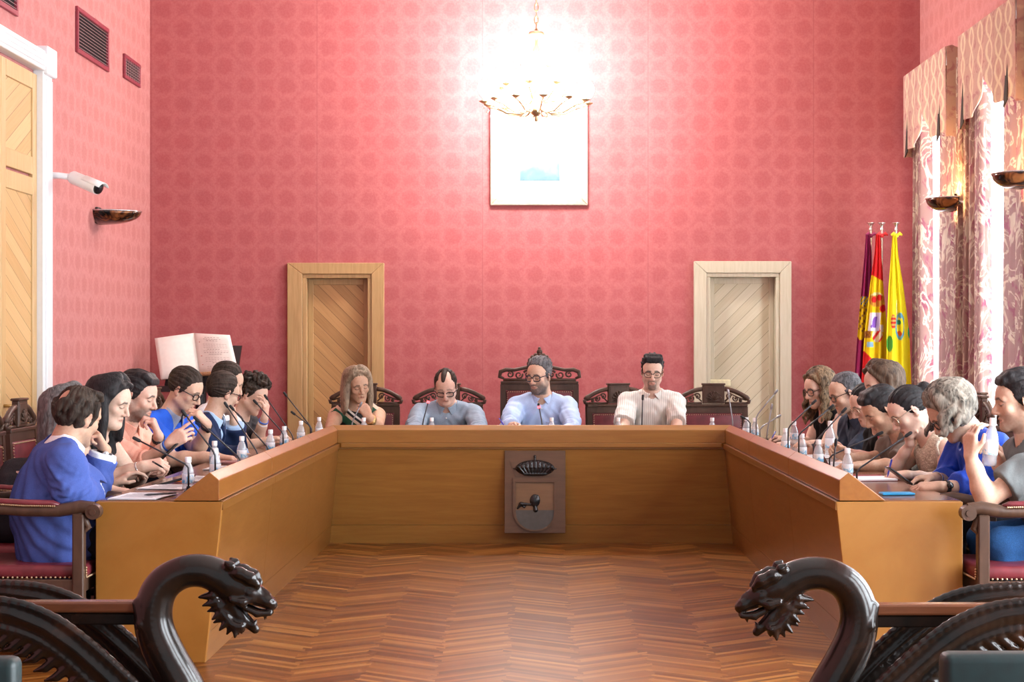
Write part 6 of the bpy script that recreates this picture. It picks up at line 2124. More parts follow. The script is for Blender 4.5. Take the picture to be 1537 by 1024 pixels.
# phones in hands and leaning
pa, po = PEOPLE['R7'], None
oR = PEOPLE['R7'][1]
pc_ = at(1349, 714, 8.45)
phone('phone held in both hands by the woman in the cobalt blouse', pc_, (.145, .070, .009), frame4(unit((0.80, 0.10, -0.58)), unit(Vector((0, 0, 1)).cross(Vector((0.80, 0.10, -0.58)))), unit((0.58, 0, 0.80))))
oL = PEOPLE['L4'][1]
f, n, t_ = oL.hand[1][0], oL.hand[1][1], oL.hand[1][2]
pz = at(252, 680, 9.46)
phone('phone held low by the man in the peach shirt', pz, (.145, .072, .009), frame4(unit((0.72, 0, 0.69)), Vector((0, 1, 0)), unit((-0.69, 0, 0.72))))
px_ = at(1231, 690, 9.95); px_.z = ZT + .062
phone('black phone propped upright among the bottles on the right desk', px_, (.145, .072, .010), frame4(unit((-0.45, 0.25, 0.86)), unit(Vector((0, 0, 1)).cross(Vector((-0.45, 0.25, 0))).normalized()), unit((0.86, 0.2, 0.45))))
# pens in hands
def hand_pen(label, key, sg, tip, top, col):
    pen(label, tip, top, col)
oC = PEOPLE['C3'][1]
hand_pen('blue pen in the hand of the bearded man in pale blue', 'C3', 1, at(760, 644, 12.90), at(749, 628, 12.92), (0.05, 0.05, 0.55))
hand_pen('blue pen in the hand of the woman in the crochet top', 'R6', 1, at(1332, 716, 8.82), at(1338.5, 690, 8.86), (0.02, 0.02, 0.35))
hand_pen('small blue pen held at the far end of the right desk', 'R1', 1, at(1158, 659, 12.33), at(1164, 648, 12.36), (0.03, 0.03, 0.35))
hand_pen('black pen in the hands of the woman in the black sleeveless top', 'L3', 1, at(246, 703, 8.80), at(229, 693, 8.84), (0.01, 0.01, 0.012))
# ------------------------------------------------------------------ chandelier, picture, book, flags
CX, CY, CZ = at(805, 0, 14.78).x, 14.78, 3.36
m_gilt = plain('gilded metal', (0.62, 0.50, 0.30), 0.28, 0.9)
m_crys = NT('cut crystal')
_a = m_crys.n('ShaderNodeBsdfTransparent'); _b = m_crys.n('ShaderNodeBsdfGlossy'); _b.inputs['Roughness'].default_value = .05
_m = m_crys.n('ShaderNodeMixShader'); _m.inputs[0].default_value = .35
m_crys.l(_a.outputs[0], _m.inputs[1]); m_crys.l(_b.outputs[0], _m.inputs[2]); m_crys.l(_m.outputs[0], m_crys.out.inputs[0]); m_crys = m_crys.m
m_lamp = NT('candle lamp glow'); _e = m_lamp.n('ShaderNodeEmission'); _e.inputs[0].default_value = (1, 0.97, 0.93, 1); _e.inputs[1].default_value = 30
m_lamp.l(_e.outputs[0], m_lamp.out.inputs[0]); m_lamp = m_lamp.m
root = empty('chandelier', (CX, CY, CZ), 0, 'dazzling lit chandelier hanging on a chain before the framed portrait', 'chandelier')
m = MB()
n_l = int((ZC - CZ - .62) / .052)
for i in range(n_l):
    z = .62 + (i + .5) * (ZC - CZ - .62) / n_l
    pts = [(.016 * math.cos(a), 0, z + .034 * math.sin(a)) for a in [2 * PI * k / 10 for k in range(10)]]
    if i % 2: pts = [(0, x, zz) for x, y, zz in pts]
    m.ring(pts, .005, 5)
m.build('chain', m_gilt, root, True)
m = MB(); m.lathe([(0, -.10), (.010, -.095), (.018, -.075), (.008, -.06), (.03, -.045), (.055, -.02), (.06, .0), (.045, .02), (.02, .05), (.018, .12), (.035, .16), (.04, .20), (.018, .25), (.016, .40), (.03, .46), (.035, .50), (.012, .54), (.010, .62), (0, .62)], 20)
m.build('stem', m_gilt, root, True)
m = MB(); m.lathe([(0, .655), (.06, .65), (.07, .63), (0, .60)], 16); m.build('canopy', m_gilt, root, True)
LAMPS = []
for ring_, (N, R, z0, zc) in enumerate(((12, .44, .02, .075), (8, .30, .12, .21), (5, .16, .26, .36))):  # tiers and globe size invented to fill the glare with glowing white
    for i in range(N):
        a = 2 * PI * (i + .25 + .5 * ring_) / N
        ca, sa = math.cos(a), math.sin(a)
        P = lambda r, z: (r * ca, r * sa, z)
        m = MB(); m.tube([P(.04, z0), P(R * .30, z0 - .055), P(R * .55, z0 - .05), P(R * .80, z0 + .005), P(R * .95, z0 + .02), P(R, zc - .03)], [.010, .009, .008, .008, .007, .008], 8)
        m.tube([P(R * .55, z0 - .05), P(R * .62, z0 - .015), P(R * .52, z0 + .008), P(R * .46, z0 - .012)], [.006, .005, .004, .003], 6)
        m.lathe([(0, -.012), (.012, -.01), (.04, .006), (.042, .010), (.014, .004), (.014, .02), (0, .02)], 14, P(R, zc - .02))
        ar = m.build('arm', m_gilt, root, True)
        m = MB(); m.tube([P(R, zc), P(R, zc + .03)], .0125, 10); m.build('candle_sleeve', m_white, ar, True)
        m = MB(); m.lathe([(0, .0), (.020, .004), (.040, .030), (.050, .065), (.047, .10), (.030, .125), (0, .135)], 16, P(R, zc + .03)); m.build('enlarged_globe', m_lamp, ar, True)
        LAMPS.append(Vector((CX, CY, CZ)) + Vector(P(R, zc + .13)))
        m = MB()
        for k in range(3):
            r_ = R * (.35 + .3 * k)
            m.lathe([(0, -.02), (.009, 0), (0, .012)], 6, P(r_, z0 - .085 + .02 * k))
        m.lathe([(0, -.022), (.010, 0), (0, .014)], 6, P(R, zc - .06))
        m.build('crystal_drop', m_crys, ar)

m_frame = plain('silver gilt frame', (0.66, 0.60, 0.47), 0.3, 0.6)
pr = empty('framed_portrait', (at(809, 0, YB).x, YB, 2.63), 0, 'gilt framed picture on the red wall behind the chandelier', 'picture')
pw, ph, fw_ = .864, 1.08, .055
m = MB()
def bar(pts): m.prism(pts, (0, -.035, 0), .008)
x0, x1 = -pw / 2, pw / 2
bar([(x0, -.004, 0), (x1, -.004, 0), (x1 - fw_, -.004, fw_), (x0 + fw_, -.004, fw_)]); bar([(x0, -.004, ph), (x1, -.004, ph), (x1 - fw_, -.004, ph - fw_), (x0 + fw_, -.004, ph - fw_)])
bar([(x0, -.004, 0), (x0 + fw_, -.004, fw_), (x0 + fw_, -.004, ph - fw_), (x0, -.004, ph)]); bar([(x1, -.004, 0), (x1 - fw_, -.004, fw_), (x1 - fw_, -.004, ph - fw_), (x1, -.004, ph)])
m.build('frame', m_frame, pr)
m = MB(); m.box2((x0 + fw_, -.012, fw_), (x1 - fw_, -.004, ph - fw_)); m.build('green_mount', plain('pale green mount', (0.34, 0.41, 0.36), 0.8, var=.03), pr)
kx = lambda px: (px - 809) / 169.0
kz = lambda py: (308 - py) / 169.0
m = MB(); m.box2((kx(765), -.016, kz(281)), (kx(855), -.012, kz(128))); m.build('white_mount', plain('ivory mount', (0.72, 0.72, 0.69), 0.8, var=.03), pr)
def mat_pic():
    t = NT('soft blue green picture')
    s = t.n('ShaderNodeSeparateXYZ'); co = t.coord(); t.l(co, s.inputs[0])
    n = t.noise(co, 9, 3, .5, .5)
    g = t.math('MULTIPLY_ADD', s.outputs[2], 1.1, t.math('MULTIPLY', n, .5))
    c = t.ramp(g, [(0.42, (0.06, 0.14, 0.17)), (0.58, (0.12, 0.22, 0.25)), (0.72, (0.26, 0.34, 0.36)), (0.9, (0.38, 0.37, 0.34))])
    return t.bsdf(c, .6)
m = MB(); m.box2((kx(780), -.019, kz(271)), (kx(840), -.016, kz(150))); m.build('photograph', mat_pic(), pr)
m = MB(); m.box2((x0 + fw_, -.026, fw_), (x1 - fw_, -.023, ph - fw_)); m.build('glass', m_glass, pr)

# open book on its stand
bk = empty('open_book', at(292, 572, 15.0), 0, 'large open manuscript book propped on a stand in the back left corner', 'book')
og = bk.location.copy()
m_page = plain('cream page', (0.84, 0.81, 0.74), 0.8, var=.03)
m_edge = plain('page edges', (0.55, 0.40, 0.20), 0.8, var=.3, scale=90)
B = lambda px, py, dd=0.0: at(px, py, 15.0 + dd) - og
def page(corners, bulge, n=10):
    a, b, c, d = corners
    m = MB()
    m.grid(lambda u, v: (a.lerp(b, u)).lerp(d.lerp(c, u), v) + Vector((0, -bulge * math.sin(PI * min(1, u * 1.0)), 0)), n, 6)
    return m
lp = page([B(241, 569, -.10), B(299, 559, -.02), B(291, 500, .13), B(232, 508, .05)], .035)
lp.build('left_page', m_page, bk, True, thick=.03)
rc = [B(299, 559, -.02), B(357, 556, -.12), B(345, 503, .03), B(291, 500, .13)]
rp = page(rc, .035); rp.build('right_page', m_page, bk, True, thick=.03)
rn = unit((rc[1] - rc[0]).cross(rc[3] - rc[0])); rn = rn if rn.y < 0 else -rn
m = MB(); mr = MB()
for i, (w_, off, col) in enumerate([(.42, .0, 1), (.50, 0, 1), (.34, 0, 1), (.05, -.36, 2), (.66, .05, 0), (.66, .05, 0), (.66, .05, 0), (.36, 0, 1), (.70, .05, 0), (.66, .05, 1), (.36, .02, 1), (.05, -.36, 2), (.64, .05, 0), (.64, .05, 0), (.64, .05, 0), (.40, .1, 1), (.05, -.36, 2), (.62, .05, 0), (.62, .05, 0)]):
    v = .90 - .045 * i
    for k in range(max(1, int(w_ * 14))):
        u0 = .52 + off - w_ / 2 + w_ * k / max(1, int(w_ * 14)); u1 = u0 + w_ / max(1, int(w_ * 14)) * RNG.uniform(.55, .9)
        P = lambda u, vv: (rc[0].lerp(rc[1], u)).lerp(rc[3].lerp(rc[2], u), vv) + Vector((0, -.035 * math.sin(PI * u) - .034, 0))
        hh = .010 if col == 1 else (.018 if col == 2 else .006)
        q = [P(u0, v), P(u1, v), P(u1, v + hh), P(u0, v + hh)]
        vs = [(mr if col == 2 else m).bm.verts.new(z) for z in q]
        (mr if col == 2 else m).bm.faces.new(vs)
m.build('script_lines', plain('brown ink', (0.30, 0.22, 0.18), .9), bk); mr.build('red_initials', plain('red ink', (0.45, 0.10, 0.06), .9), bk)
m = MB(); e = [B(299, 562, -.05), B(357, 559, -.15)]
m.tube([e[0], e[1]], .018, 8); m.build('page_edge', m_edge, bk, True)
ls = empty('book_stand', at(298, 0, 15.15), 0, 'dark wooden lectern holding the open book', 'lectern'); ls.location.z = 0
sp = lambda x, y, z: Vector((x, y, z)) - Vector((ls.location.x, ls.location.y, 0))
m = MB()
b0, b1 = og + B(236, 574, -.08), og + B(360, 562, -.13)
lz = min(b0.z, b1.z) - .03
X1, X2 = b0.x, b1.x
m.hull8([sp(X1, 14.84, lz - .05), sp(X2, 14.84, lz - .05), sp(X2, 14.97, lz - .05), sp(X1, 14.97, lz - .05), sp(X1, 14.84, lz), sp(X2, 14.84, lz), sp(X2, 14.97, lz), sp(X1, 14.97, lz)])
m.build('ledge', m_carv, ls)
m = MB(); m.hull8([sp(X1 + .05, 14.97, lz), sp(X2 - .05, 14.97, lz), sp(X2 - .05, 15.0, lz), sp(X1 + .05, 15.0, lz), sp(X1 + .05, 15.27, lz + .34), sp(X2 - .05, 15.27, lz + .34), sp(X2 - .05, 15.30, lz + .34), sp(X1 + .05, 15.30, lz + .34)])
m.build('slope', m_carv, ls)
m = MB(); m.lathe([(0, 0), (.26, 0), (.26, .03), (.12, .06), (.05, .10), (.04, .30), (.06, .5), (.04, .7), (.05, lz - .05), (0, lz - .05)], 20, sp((X1 + X2) / 2, 15.0, 0)); m.build('pedestal', m_carv, ls, True, angle=40)
m = MB()
for k in range(5):
    m.ball(sp(b1.x - .10 + .03 * k, 14.83, lz - .015), .02, 8)
m.build('carved_leaf', M_BRASS, ls, True)

# flags: hanging cloth painted thread by thread (woven colours)
m_flag = NT('flag silk'); _v = m_flag.n('ShaderNodeVertexColor', layer_name='Col')
_d = m_flag.n('ShaderNodeBsdfDiffuse'); _t = m_flag.n('ShaderNodeBsdfTranslucent'); _x = m_flag.n('ShaderNodeMixShader'); _x.inputs[0].default_value = .22
m_flag.l(_v.outputs[0], _d.inputs[0]); m_flag.l(_v.outputs[0], _t.inputs[0]); m_flag.l(_d.outputs[0], _x.inputs[1]); m_flag.l(_t.outputs[0], _x.inputs[2]); m_flag.l(_x.outputs[0], m_flag.out.inputs[0]); m_flag = m_flag.m
m_pole = plain('brushed steel pole', (0.62, 0.60, 0.56), 0.25, 0.85)
YEL, RD, PUR, CRM, BLU, GRN, LIL = (0.82, 0.60, 0.02), (0.66, 0.028, 0.030), (0.34, 0.035, 0.13), (0.80, 0.75, 0.62), (0.10, 0.25, 0.50), (0.04, 0.33, 0.16), (0.28, 0.12, 0.50)
YE2 = (0.90, 0.78, 0.03)
def inell(x, y, cx, cy, rx, ry): return ((x - cx) / rx) ** 2 + ((y - cy) / ry) ** 2 < 1
def col_castile(x, y):
    # purple cloth with a yellow castle crest
    if 433 < y < 512 and x > 1287:
        if inell(x, y, 1297, 452, 9, 7): return BLU if (int(x * .5) + int(y * .4)) % 3 == 0 else YEL
        if inell(x, y, 1295, 475, 11, 24):
            return (0.30, 0.16, 0.05) if (int(x / 3) + int(y / 4)) % 3 == 0 else YEL
        if inell(x, y, 1292, 497, 6, 14): return YEL
    return PUR if x - .06 * (y - 500) > 1284.5 or y < 560 else (0.60, 0.45, 0.5)
def col_spain(x, y):
    b1 = 412 + (x - 1307) * .55; b2 = 528 + (x - 1298) * .95
    if y < b1 or y > b2: return RD
    if inell(x, y, 1316, 450, 12, 11):
        return RD if inell(x, y, 1312, 450, 4, 5) or inell(x, y, 1320, 447, 4, 5) else ((0.75, 0.68, 0.35) if y < 444 else (0.62, 0.30, 0.05))
    if inell(x, y, 1325, 463, 5, 6): return RD
    # quartered shield
    u, v = (x - 1304) + .12 * (y - 485), y
    if 0 < u < 17 and 470 < v < 497:
        if inell(u, v, 8, 484, 3.0, 8) or (abs(u - 10) < 1.6 and 476 < v < 492) or inell(u, v, 5, 490, 2, 2): return LIL
        return (0.78, 0.72, 0.80)
    if -5 < u < 6 and 497 <= v < 508: return (0.28, 0.10, 0.03) if (int(u / 2) + int(v / 3)) % 2 else (0.42, 0.16, 0.03)
    if inell(x, y, 1317, 504, 8, 10):
        k = math.sin((x - 1312) * .5 + y * .35)
        return RD if k > .35 else (0.80, 0.70, 0.50)
    if 1321 < x < 1326 and 487 < y < 498: return (.8, .78, .8)
    if 1301 < x < 1311 and 513 < y < 521: return (0.25, 0.45, 0.60)
    return YEL
def col_local(x, y):
    r = math.hypot((x - 1347) / 9.5, (y - 487) / 20)
    if 1337 < x < 1357 and 464 < y < 512:
        if inell(x, y, 1341, 483, 4, 11): return RD if (int(y / 3)) % 2 else (0.65, 0.40, 0.10)
        if .80 < inr(x, y, 1351, 490, 6.5, 19) < 1.1: return (0.15, 0.42, 0.62)
        if inell(x, y, 1350, 502, 4, 5): return (0.70, 0.12, 0.02)
        if inell(x, y, 1349, 484, 3.5, 4): return GRN
        if inell(x, y, 1352, 474, 3, 4): return (0.15, 0.35, 0.50)
    if inell(x, y, 1335.5, 516, 5, 12): return (0.10, 0.38, 0.06)
    if inell(x, y, 1366, 498, 3.5, 11): return (0.02, 0.50, 0.28)
    return YE2
def inr(x, y, cx, cy, rx, ry): return math.hypot((x - cx) / rx, (y - cy) / ry)
def flag(label, pole_x, left, right, colf, d, top=352, bottom=640, folds=2.4):
    base = at(pole_x, 520, d)
    root = empty('flag', (base.x, d, 0), 0, label, 'flag', None)
    zt = at(0, 333, d).z
    m = MB(); m.tube([(0, 0, .02), (0, 0, zt - .02)], .011, 12); m.lathe([(0, 0), (.13, 0), (.13, .02), (.03, .05), (.016, .09), (0, .09)], 20); pl_ = m.build('pole', m_pole, root, True, angle=40)
    m = MB(); m.lathe([(.011, 0), (.020, .004), (.013, .02), (.013, .04), (.022, .055), (.034, .062), (.034, .068), (0, .068)], 14, (0, 0, zt - .075)); m.build('finial', m_pole, root, True, angle=40)
    nu, nv = 90, 190
    g = np.zeros((nu + 1, nv + 1, 3), np.float32); cc = np.zeros((nu + 1, nv + 1, 3), np.float32)
    yl, xl = [p[1] for p in left], [p[0] for p in left]; yr, xr = [p[1] for p in right], [p[0] for p in right]
    s = FPX / d
    for j in range(nv + 1):
        py = top + (bottom - top) * j / nv
        a, b = np.interp(py, yl, xl), np.interp(py, yr, xr)
        w_ = b - a
        for i in range(nu + 1):
            u = i / nu
            px = a + w_ * u
            dep = .022 * math.sin(2 * PI * folds * u + .6 * math.sin(py * .012) + .8) * min(1.0, .25 + w_ / 40) - .03
            p = at(px, py, d + dep)
            px2 = VX + (p.x) * s
            g[i, j] = (p.x, p.y, p.z)
            cc[i, j] = colf(px, py)
    nn = (nu + 1) * (nv + 1)
    idx = np.arange(nn).reshape(nu + 1, nv + 1)
    q = np.stack([idx[:-1, :-1].ravel(), idx[1:, :-1].ravel(), idx[1:, 1:].ravel(), idx[:-1, 1:].ravel()], 1)
    back = g.reshape(-1, 3).copy(); back[:, 1] += .012
    v = np.concatenate([g.reshape(-1, 3), back]); q2 = q[:, ::-1] + nn
    rim = []
    loop = list(idx[:, 0]) + list(idx[-1, 1:]) + list(idx[-2::-1, -1]) + list(idx[0, -2:0:-1])
    for a_, b_ in zip(loop, loop[1:] + loop[:1]): rim.append((b_, a_, a_ + nn, b_ + nn))
    fo = np_object('flag_cloth', v, np.concatenate([q, q2, np.array(rim)]), m_flag, root, (base.x, d, 0), np.concatenate([cc.reshape(-1, 3)] * 2))
    c0 = colf(pole_x, top + 3)
    m = MB()
    tz = at(0, top + 2, d).z
    for a_ in (-.045, .045): m.tube([(0, -.018, tz), (a_ * .6, -.03, tz + .018), (a_, -.02, tz + .004)], [.010, .016, .010], 8)
    m.ball((0, -.022, tz), .018, 8)
    m.build('ribbon_bow', plain(label[:20] + ' ribbon', c0, .6), root, True)
    return root
flag('purple flag with a yellow crest, leftmost of the three by the curtain', 1307, [(1300, 350), (1298, 380), (1290, 470), (1286, 520), (1281, 600), (1278, 650)], [(1306, 350), (1308, 380), (1310, 470), (1310, 650)], col_castile, 15.22)
flag('red and yellow striped national flag with its coat of arms', 1323.5, [(1315, 350), (1313, 380), (1306, 430), (1298, 500), (1294, 560), (1290, 650)], [(1321, 350), (1323, 380), (1326, 430), (1332, 500), (1334, 650)], col_spain, 15.12)
flag('bright yellow municipal flag with a small crowned emblem', 1345, [(1340, 350), (1338, 380), (1334, 430), (1331, 500), (1330, 650)], [(1346, 350), (1348, 380), (1356, 430), (1365, 500), (1368, 580), (1370, 650)], col_local, 15.02)

# ------------------------------------------------------------------ dragon benches in the foreground
def mat_dragon():
    t = NT('black brown polished carving')
    n = t.noise(t.coord(), 7, 3, .5, .6)
    c = t.ramp(n, [(0.35, (0.007, 0.005, 0.004)), (0.62, (0.018, 0.009, 0.006)), (0.8, (0.050, 0.019, 0.009))])
    return t.bsdf(c, .26, 0, .3, bump=t.noise(t.coord(), 60, 2), bstr=.06, bdist=.004, Coat_Weight=.18, Coat_Roughness=.08)
m_drag = mat_dragon()
m_rail = wood('polished reddish rail', (0.10, 0.032, 0.014), (0.19, 0.065, 0.028), (0.8, 6, 6), .25, 5, coat=.3)
m_green = plain('dark green leather', (0.004, 0.018, 0.019), .5, var=.2, bump=.1)
D0, S0 = 5.3, FPX / 5.3
def dragon(label, fl, label_rail):
    """fl False: left bench, head to the right; True: mirrored for the right bench"""
    X = (lambda px, py: (1519.0 - px, py + 4.0)) if fl else (lambda px, py: (px, py))
    def P(px, py, dd=0.0):
        x, y = X(px, py); s = S0
        q = at(x, y, D0); return Vector((q.x, D0 + dd, q.z))
    sg = -1 if fl else 1
    root = empty('dragon_bench', P(232, 1180), 0, label, 'bench', 'carved dragon benches'); root.location.z = 0
    og = root.location.copy()
    R = lambda r: r / S0
    h = .0036
    lo = P(150 if not fl else 450, 1200); hi = P(450 if not fl else 150, 800)
    lo = Vector((min(lo.x, hi.x), D0 - .12, 0.02)); hi = Vector((max(P(150, 0).x, P(450, 0).x), D0 + .12, P(0, 815).z))
    F = Field(lo, hi, h)
    neck = [(262, 1195), (285, 1100), (280, 1045), (250, 988), (232, 945), (231, 908), (246, 876), (278, 858), (312, 858), (340, 872)]
    rr = [30, 30, 29, 27, 25, 23.5, 21.5, 20, 20.5, 22]
    F.curve([P(*p) for p in neck], [R(r) for r in rr], .02)
    for s_ in (1, -1):   # scroll moulding along the neck
        F.curve([P(x + 3, y, s_ * R(r * .86)) for (x, y), r in zip(neck[1:9], rr[1:9])], R(5), .008)
        F.curve([P(x - 6, y - 2, s_ * R(r * .62)) for (x, y), r in zip(neck[2:9], rr[2:9])], R(4), .006)
        # leaf where the neck meets the rail
        F.poly([P(210, 905, s_ * .022), P(216, 935, s_ * .040), P(228, 948, s_ * .042)], [R(9), R(7), R(4)], .008)
        # jowl, brow, eye socket and eye
        F.ell(P(352, 884, s_ * .014), (R(22), .030, R(19)), None, .02)
        F.poly([P(345, 858, s_ * .030), P(362, 858, s_ * .036), P(378, 866, s_ * .034), P(388, 876, s_ * .026)], [R(6), R(9), R(9), R(5)], .008)
        F.ell(P(377, 888, s_ * .038), (R(8), .012, R(8)), None, .008, 'sub')
        F.ell(P(377, 889, s_ * .029), (R(6), .010, R(6)), None, .003)
        F.poly([P(352, 898, s_ * .040), P(366, 902, s_ * .036), P(380, 898, s_ * .030)], [R(5), R(7), R(4)], .008)
        # curled ear
        F.poly([P(340, 852, s_ * .026), P(350, 847, s_ * .040), P(343, 838 + 4, s_ * .044)], [R(8), R(6), R(3)], .006)
        # nostril wing, lip, teeth
        F.ell(P(404, 903, s_ * .014), (R(8), .012, R(7)), None, .008)
        F.ell(P(410, 902, s_ * .017), (R(3), .006, R(3)), None, .004, 'sub')
        F.poly([P(368, 910, s_ * .026), P(388, 920, s_ * .022), P(406, 920, s_ * .014)], [R(4), R(5), R(4)], .006)
        F.cap(P(399, 921, s_ * .014), P(398, 930, s_ * .013), R(3.2), R(1), .003)
        F.cap(P(386, 918, s_ * .020), P(385, 926, s_ * .019), R(2.6), R(.8), .003)
        F.cap(P(382, 938, s_ * .012), P(385, 929, s_ * .012), R(2.6), R(.8), .003)
        # mane of spikes under the jaw
        for i, (x, y, ex, ey) in enumerate(((322, 893, 299, 896), (326, 902, 307, 907), (331, 910, 313, 917), (334, 918, 321, 928), (340, 924, 322, 934), (344, 930, 332, 944), (350, 936, 342, 951), (356, 940, 355, 955), (362, 940, 364, 950))):
            F.cap(P(x, y, s_ * .018), P(ex, ey, s_ * (.030 if i % 2 else .014)), R(8), R(1.6), .006)
    # snout and jaws
    F.poly([P(352, 876), P(382, 892), P(408, 908)], [R(22), R(15), R(8.5)], .014)
    F.ell(P(392, 896), (R(14), .020, R(10)), None, .012)
    F.poly([P(386, 884), P(394, 888), P(403, 892)], [R(5), R(5), R(3)], .006)
    F.poly([P(344, 905), P(362, 925), P(383, 945)], [R(15), R(10.5), R(6.5)], .012)
    F.poly([P(358, 906), P(372, 918), P(392, 934)], [R(4), R(6), R(5.5)], .004, 'sub')
    F.poly([P(352, 908), P(366, 921), P(380, 934)], [R(6), R(5), R(3)], .004)   # tongue
    for x, y in ((330, 842), (318, 839), (305, 838)):   # crest on the skull
        F.cap(P(x + 8, y + 8), P(x - 2, y), R(7), R(2), .008)
    v, q = F.mesh()
    np_object('dragon_neck', v, q, m_drag, root, og)
    # rail
    m = MB()
    a, b = P(214, 908), P(-200, 908)
    m.box(((a.x + b.x) / 2, D0, a.z - .004), (abs(a.x - b.x), .055, .034), None, .007, 2)
    m.build('rail', m_rail, root, org=og)
    m = MB(); m.box(((a.x + b.x) / 2, D0, a.z - .040), (abs(a.x - b.x), .040, .035), None, .004)
    m.build('under_rail', m_drag, root, org=og)
    # wings, one on each side of the neck
    up = [(-260, 985), (-200, 935), (-130, 905), (-60, 890), (0, 889), (55, 897), (105, 918), (150, 950), (195, 990), (235, 1030), (262, 1070)]
    dn = [(-260, 1040), (-200, 995), (-130, 962), (-60, 944), (0, 938), (50, 948), (90, 968), (130, 1002), (170, 1045), (205, 1085), (240, 1110)]
    for side, dd in (('near', -.15), ('far', .17)):
        F = Field(Vector((min(P(-270, 0).x, P(270, 0).x), D0 + dd - .05, .02)), Vector((max(P(-270, 0).x, P(270, 0).x), D0 + dd + .05, P(0, 870).z)), .0045)
        k = 5.3 / 5.3
        for i in range(6):
            f_ = i / 5
            pts = [(u[0] * (1 - f_) + w_[0] * f_, u[1] * (1 - f_) + w_[1] * f_) for u, w_ in zip(up, dn)]
            F.curve([P(x, y, dd + (.006 if i % 2 else -.002)) for x, y in pts], [R(7.5 if i else 6.5)] * len(pts), .010)
        # feather tips hanging from the lower edge
        for j in range(26):
            t_ = j / 25 * (len(dn) - 1.01); k_ = int(t_); fr_ = t_ - k_
            x = dn[k_][0] * (1 - fr_) + dn[k_ + 1][0] * fr_; y = dn[k_][1] * (1 - fr_) + dn[k_ + 1][1] * fr_
            F.poly([P(x, y - 6, dd), P(x - 16, y + 7, dd - .004), P(x - 34, y + 13, dd)], [R(9), R(6.5), R(2)], .005)
        # fine barbs on the face
        for j in range(110):
            t_ = (j / 109) * (len(up) - 1.01); k_ = int(t_); fr_ = t_ - k_
            x = up[k_][0] * (1 - fr_) + up[k_ + 1][0] * fr_; y = up[k_][1] * (1 - fr_) + up[k_ + 1][1] * fr_
            F.poly([P(x, y, dd - .008), P(x - 16, y + 12, dd - .0155), P(x - 34, y + 24, dd - .010)], [R(1.8), R(2.0), R(1.0)], .007)
        v, q = F.mesh()
        np_object('wing', v, q, m_drag, root, og)
        m = MB(); m.hull8([P(60, 1010, dd - .02), P(90, 1010, dd - .02), P(90, 1010, dd + .02), P(60, 1010, dd + .02)] + [P(60, 955, dd - .02), P(90, 955, dd - .02), P(90, 955, dd + .02), P(60, 955, dd + .02)])
        m.bm.free()
    # body below: base block, seat behind the wings, back leg
    m = MB()
    c = P(262, 1190)
    m.box((c.x, D0, .06), (.20, .30, .12), None, .02, 2)
    m.build('foot', m_drag, root, org=og)
    m = MB(); e = P(-240, 0)
    cx = P(10, 0).x
    m.box((cx, D0 + .02, .30), (abs(P(-230, 0).x - P(230, 0).x), .24, .07), None, .012, 2)
    m.build('seat_rail', m_drag, root, org=og)
    m = MB(); m.box((P(-215, 0).x, D0, .30), (.06, .26, .60), None, .01, 2); m.build('back_post', m_drag, root, org=og)
    return root
dragon('black carved dragon bench in the left foreground, head facing right', False, '')
dragon('black carved dragon bench in the right foreground, head facing left', True, '')

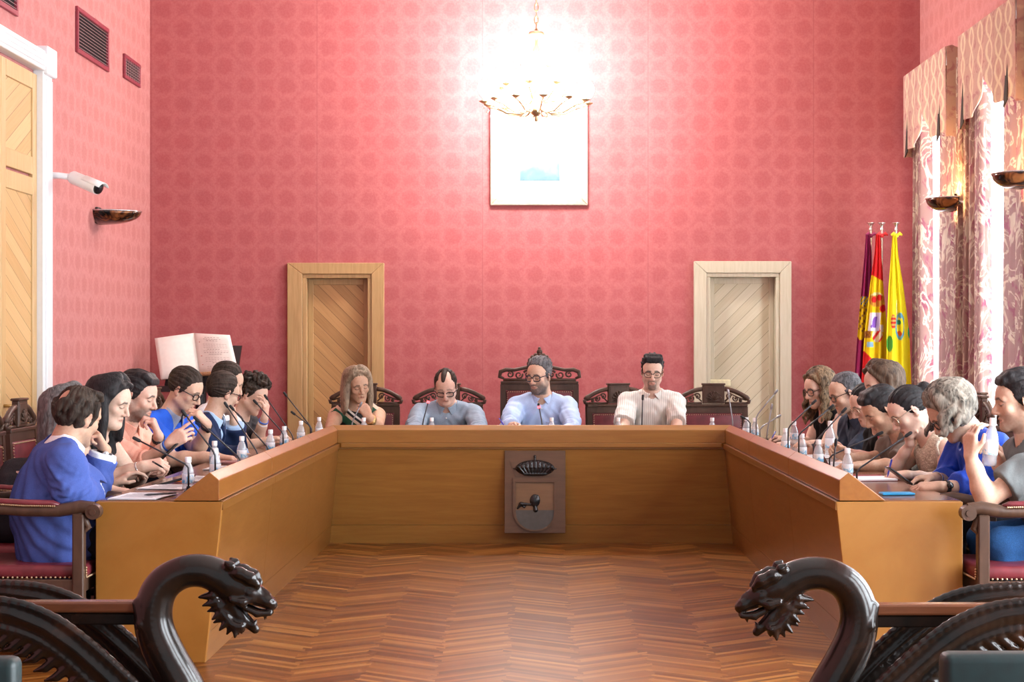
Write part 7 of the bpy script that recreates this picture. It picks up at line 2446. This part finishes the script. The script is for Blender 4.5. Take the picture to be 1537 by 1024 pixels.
def green_chair(label, x0, x1, ytop, d):
    a, b = at(x0, ytop, d), at(x1, ytop, d)
    xm = (a.x + b.x) / 2; w_ = abs(b.x - a.x)
    root = empty('leather_chair', (xm, d, 0), 0, label, 'chair', None)
    zt = a.z
    m = MB(); m.box((0, 0, zt - .16), (w_, .085, .32), None, .022, 3); m.build('backrest', m_green, root, True, angle=60)
    m = MB(); m.box((0, -.27, zt - .30), (w_ * .98, .46, .09), None, .025, 3); m.build('seat', m_green, root, True, angle=60)
    for sx in (1, -1):
        for y in (.02, -.45):
            MB().box2((sx * (w_ / 2 - .03) - .02, y - .02, 0), (sx * (w_ / 2 - .03) + .02, y + .02, zt - .34), .004).build('leg', m_drag, root)
    return root
green_chair('dark green leather chair cut off by the bottom right corner', 1412, 1790, 979, 4.35)
green_chair('dark green leather chair cut off by the bottom left corner', -360, 29, 986, 4.35)
# ------------------------------------------------------------------ daylight, lamps, camera
wd = bpy.data.worlds.new('daylight'); SC.world = wd; wd.use_nodes = True
bg = wd.node_tree.nodes['Background']
bg.inputs[0].default_value = (0.84, 0.93, 1.0, 1); bg.inputs[1].default_value = 0.62  # also added frontal fill, let in by the open end behind the camera
def area(name, loc, rot, sx, sy, e, col):
    l = bpy.data.lights.new(name, 'AREA'); l.shape = 'RECTANGLE'; l.size = sx; l.size_y = sy; l.energy = e; l.color = col
    o = link(bpy.data.objects.new(name, l)); o.location = loc; o.rotation_euler = rot
    return o
for i, (a, b) in enumerate(WIN):
    area('window_daylight', (XW + .34, (a + b) / 2, (WZ[0] + WZ[1]) / 2), (0, math.radians(90), 0), WZ[1] - WZ[0], b - a, 210 if i < 2 else (150 if i < 4 else 330), (0.86, 0.94, 1.0))
l = bpy.data.lights.new('chandelier_lamps', 'POINT'); l.energy = 430; l.color = (1, 0.97, 0.94); l.shadow_soft_size = .25
o = link(bpy.data.objects.new('chandelier_light', l)); o.location = (CX, CY, CZ + .33)

cam = bpy.data.cameras.new('camera'); co_ = link(bpy.data.objects.new('camera', cam))
co_.location = (0, 0, EYE); co_.rotation_euler = (math.radians(90), 0, 0)
cam.sensor_width = 36; cam.lens = FPX / 1537 * 36
cam.shift_x = -(VX - 768.5) / 1537; cam.shift_y = (VY - 512) / 1537
cam.clip_start = .05; cam.clip_end = 100
SC.camera = co_
SC.view_settings.view_transform = 'Standard'
SC.view_settings.look = 'None'
SC.view_settings.exposure = 0.42
SC.view_settings.gamma = 1.0
SC.view_settings.use_curve_mapping = False
SC.cycles.use_denoising = True
SC.cycles.max_bounces = 8
SC.cycles.diffuse_bounces = 4
SC.cycles.transparent_max_bounces = 16
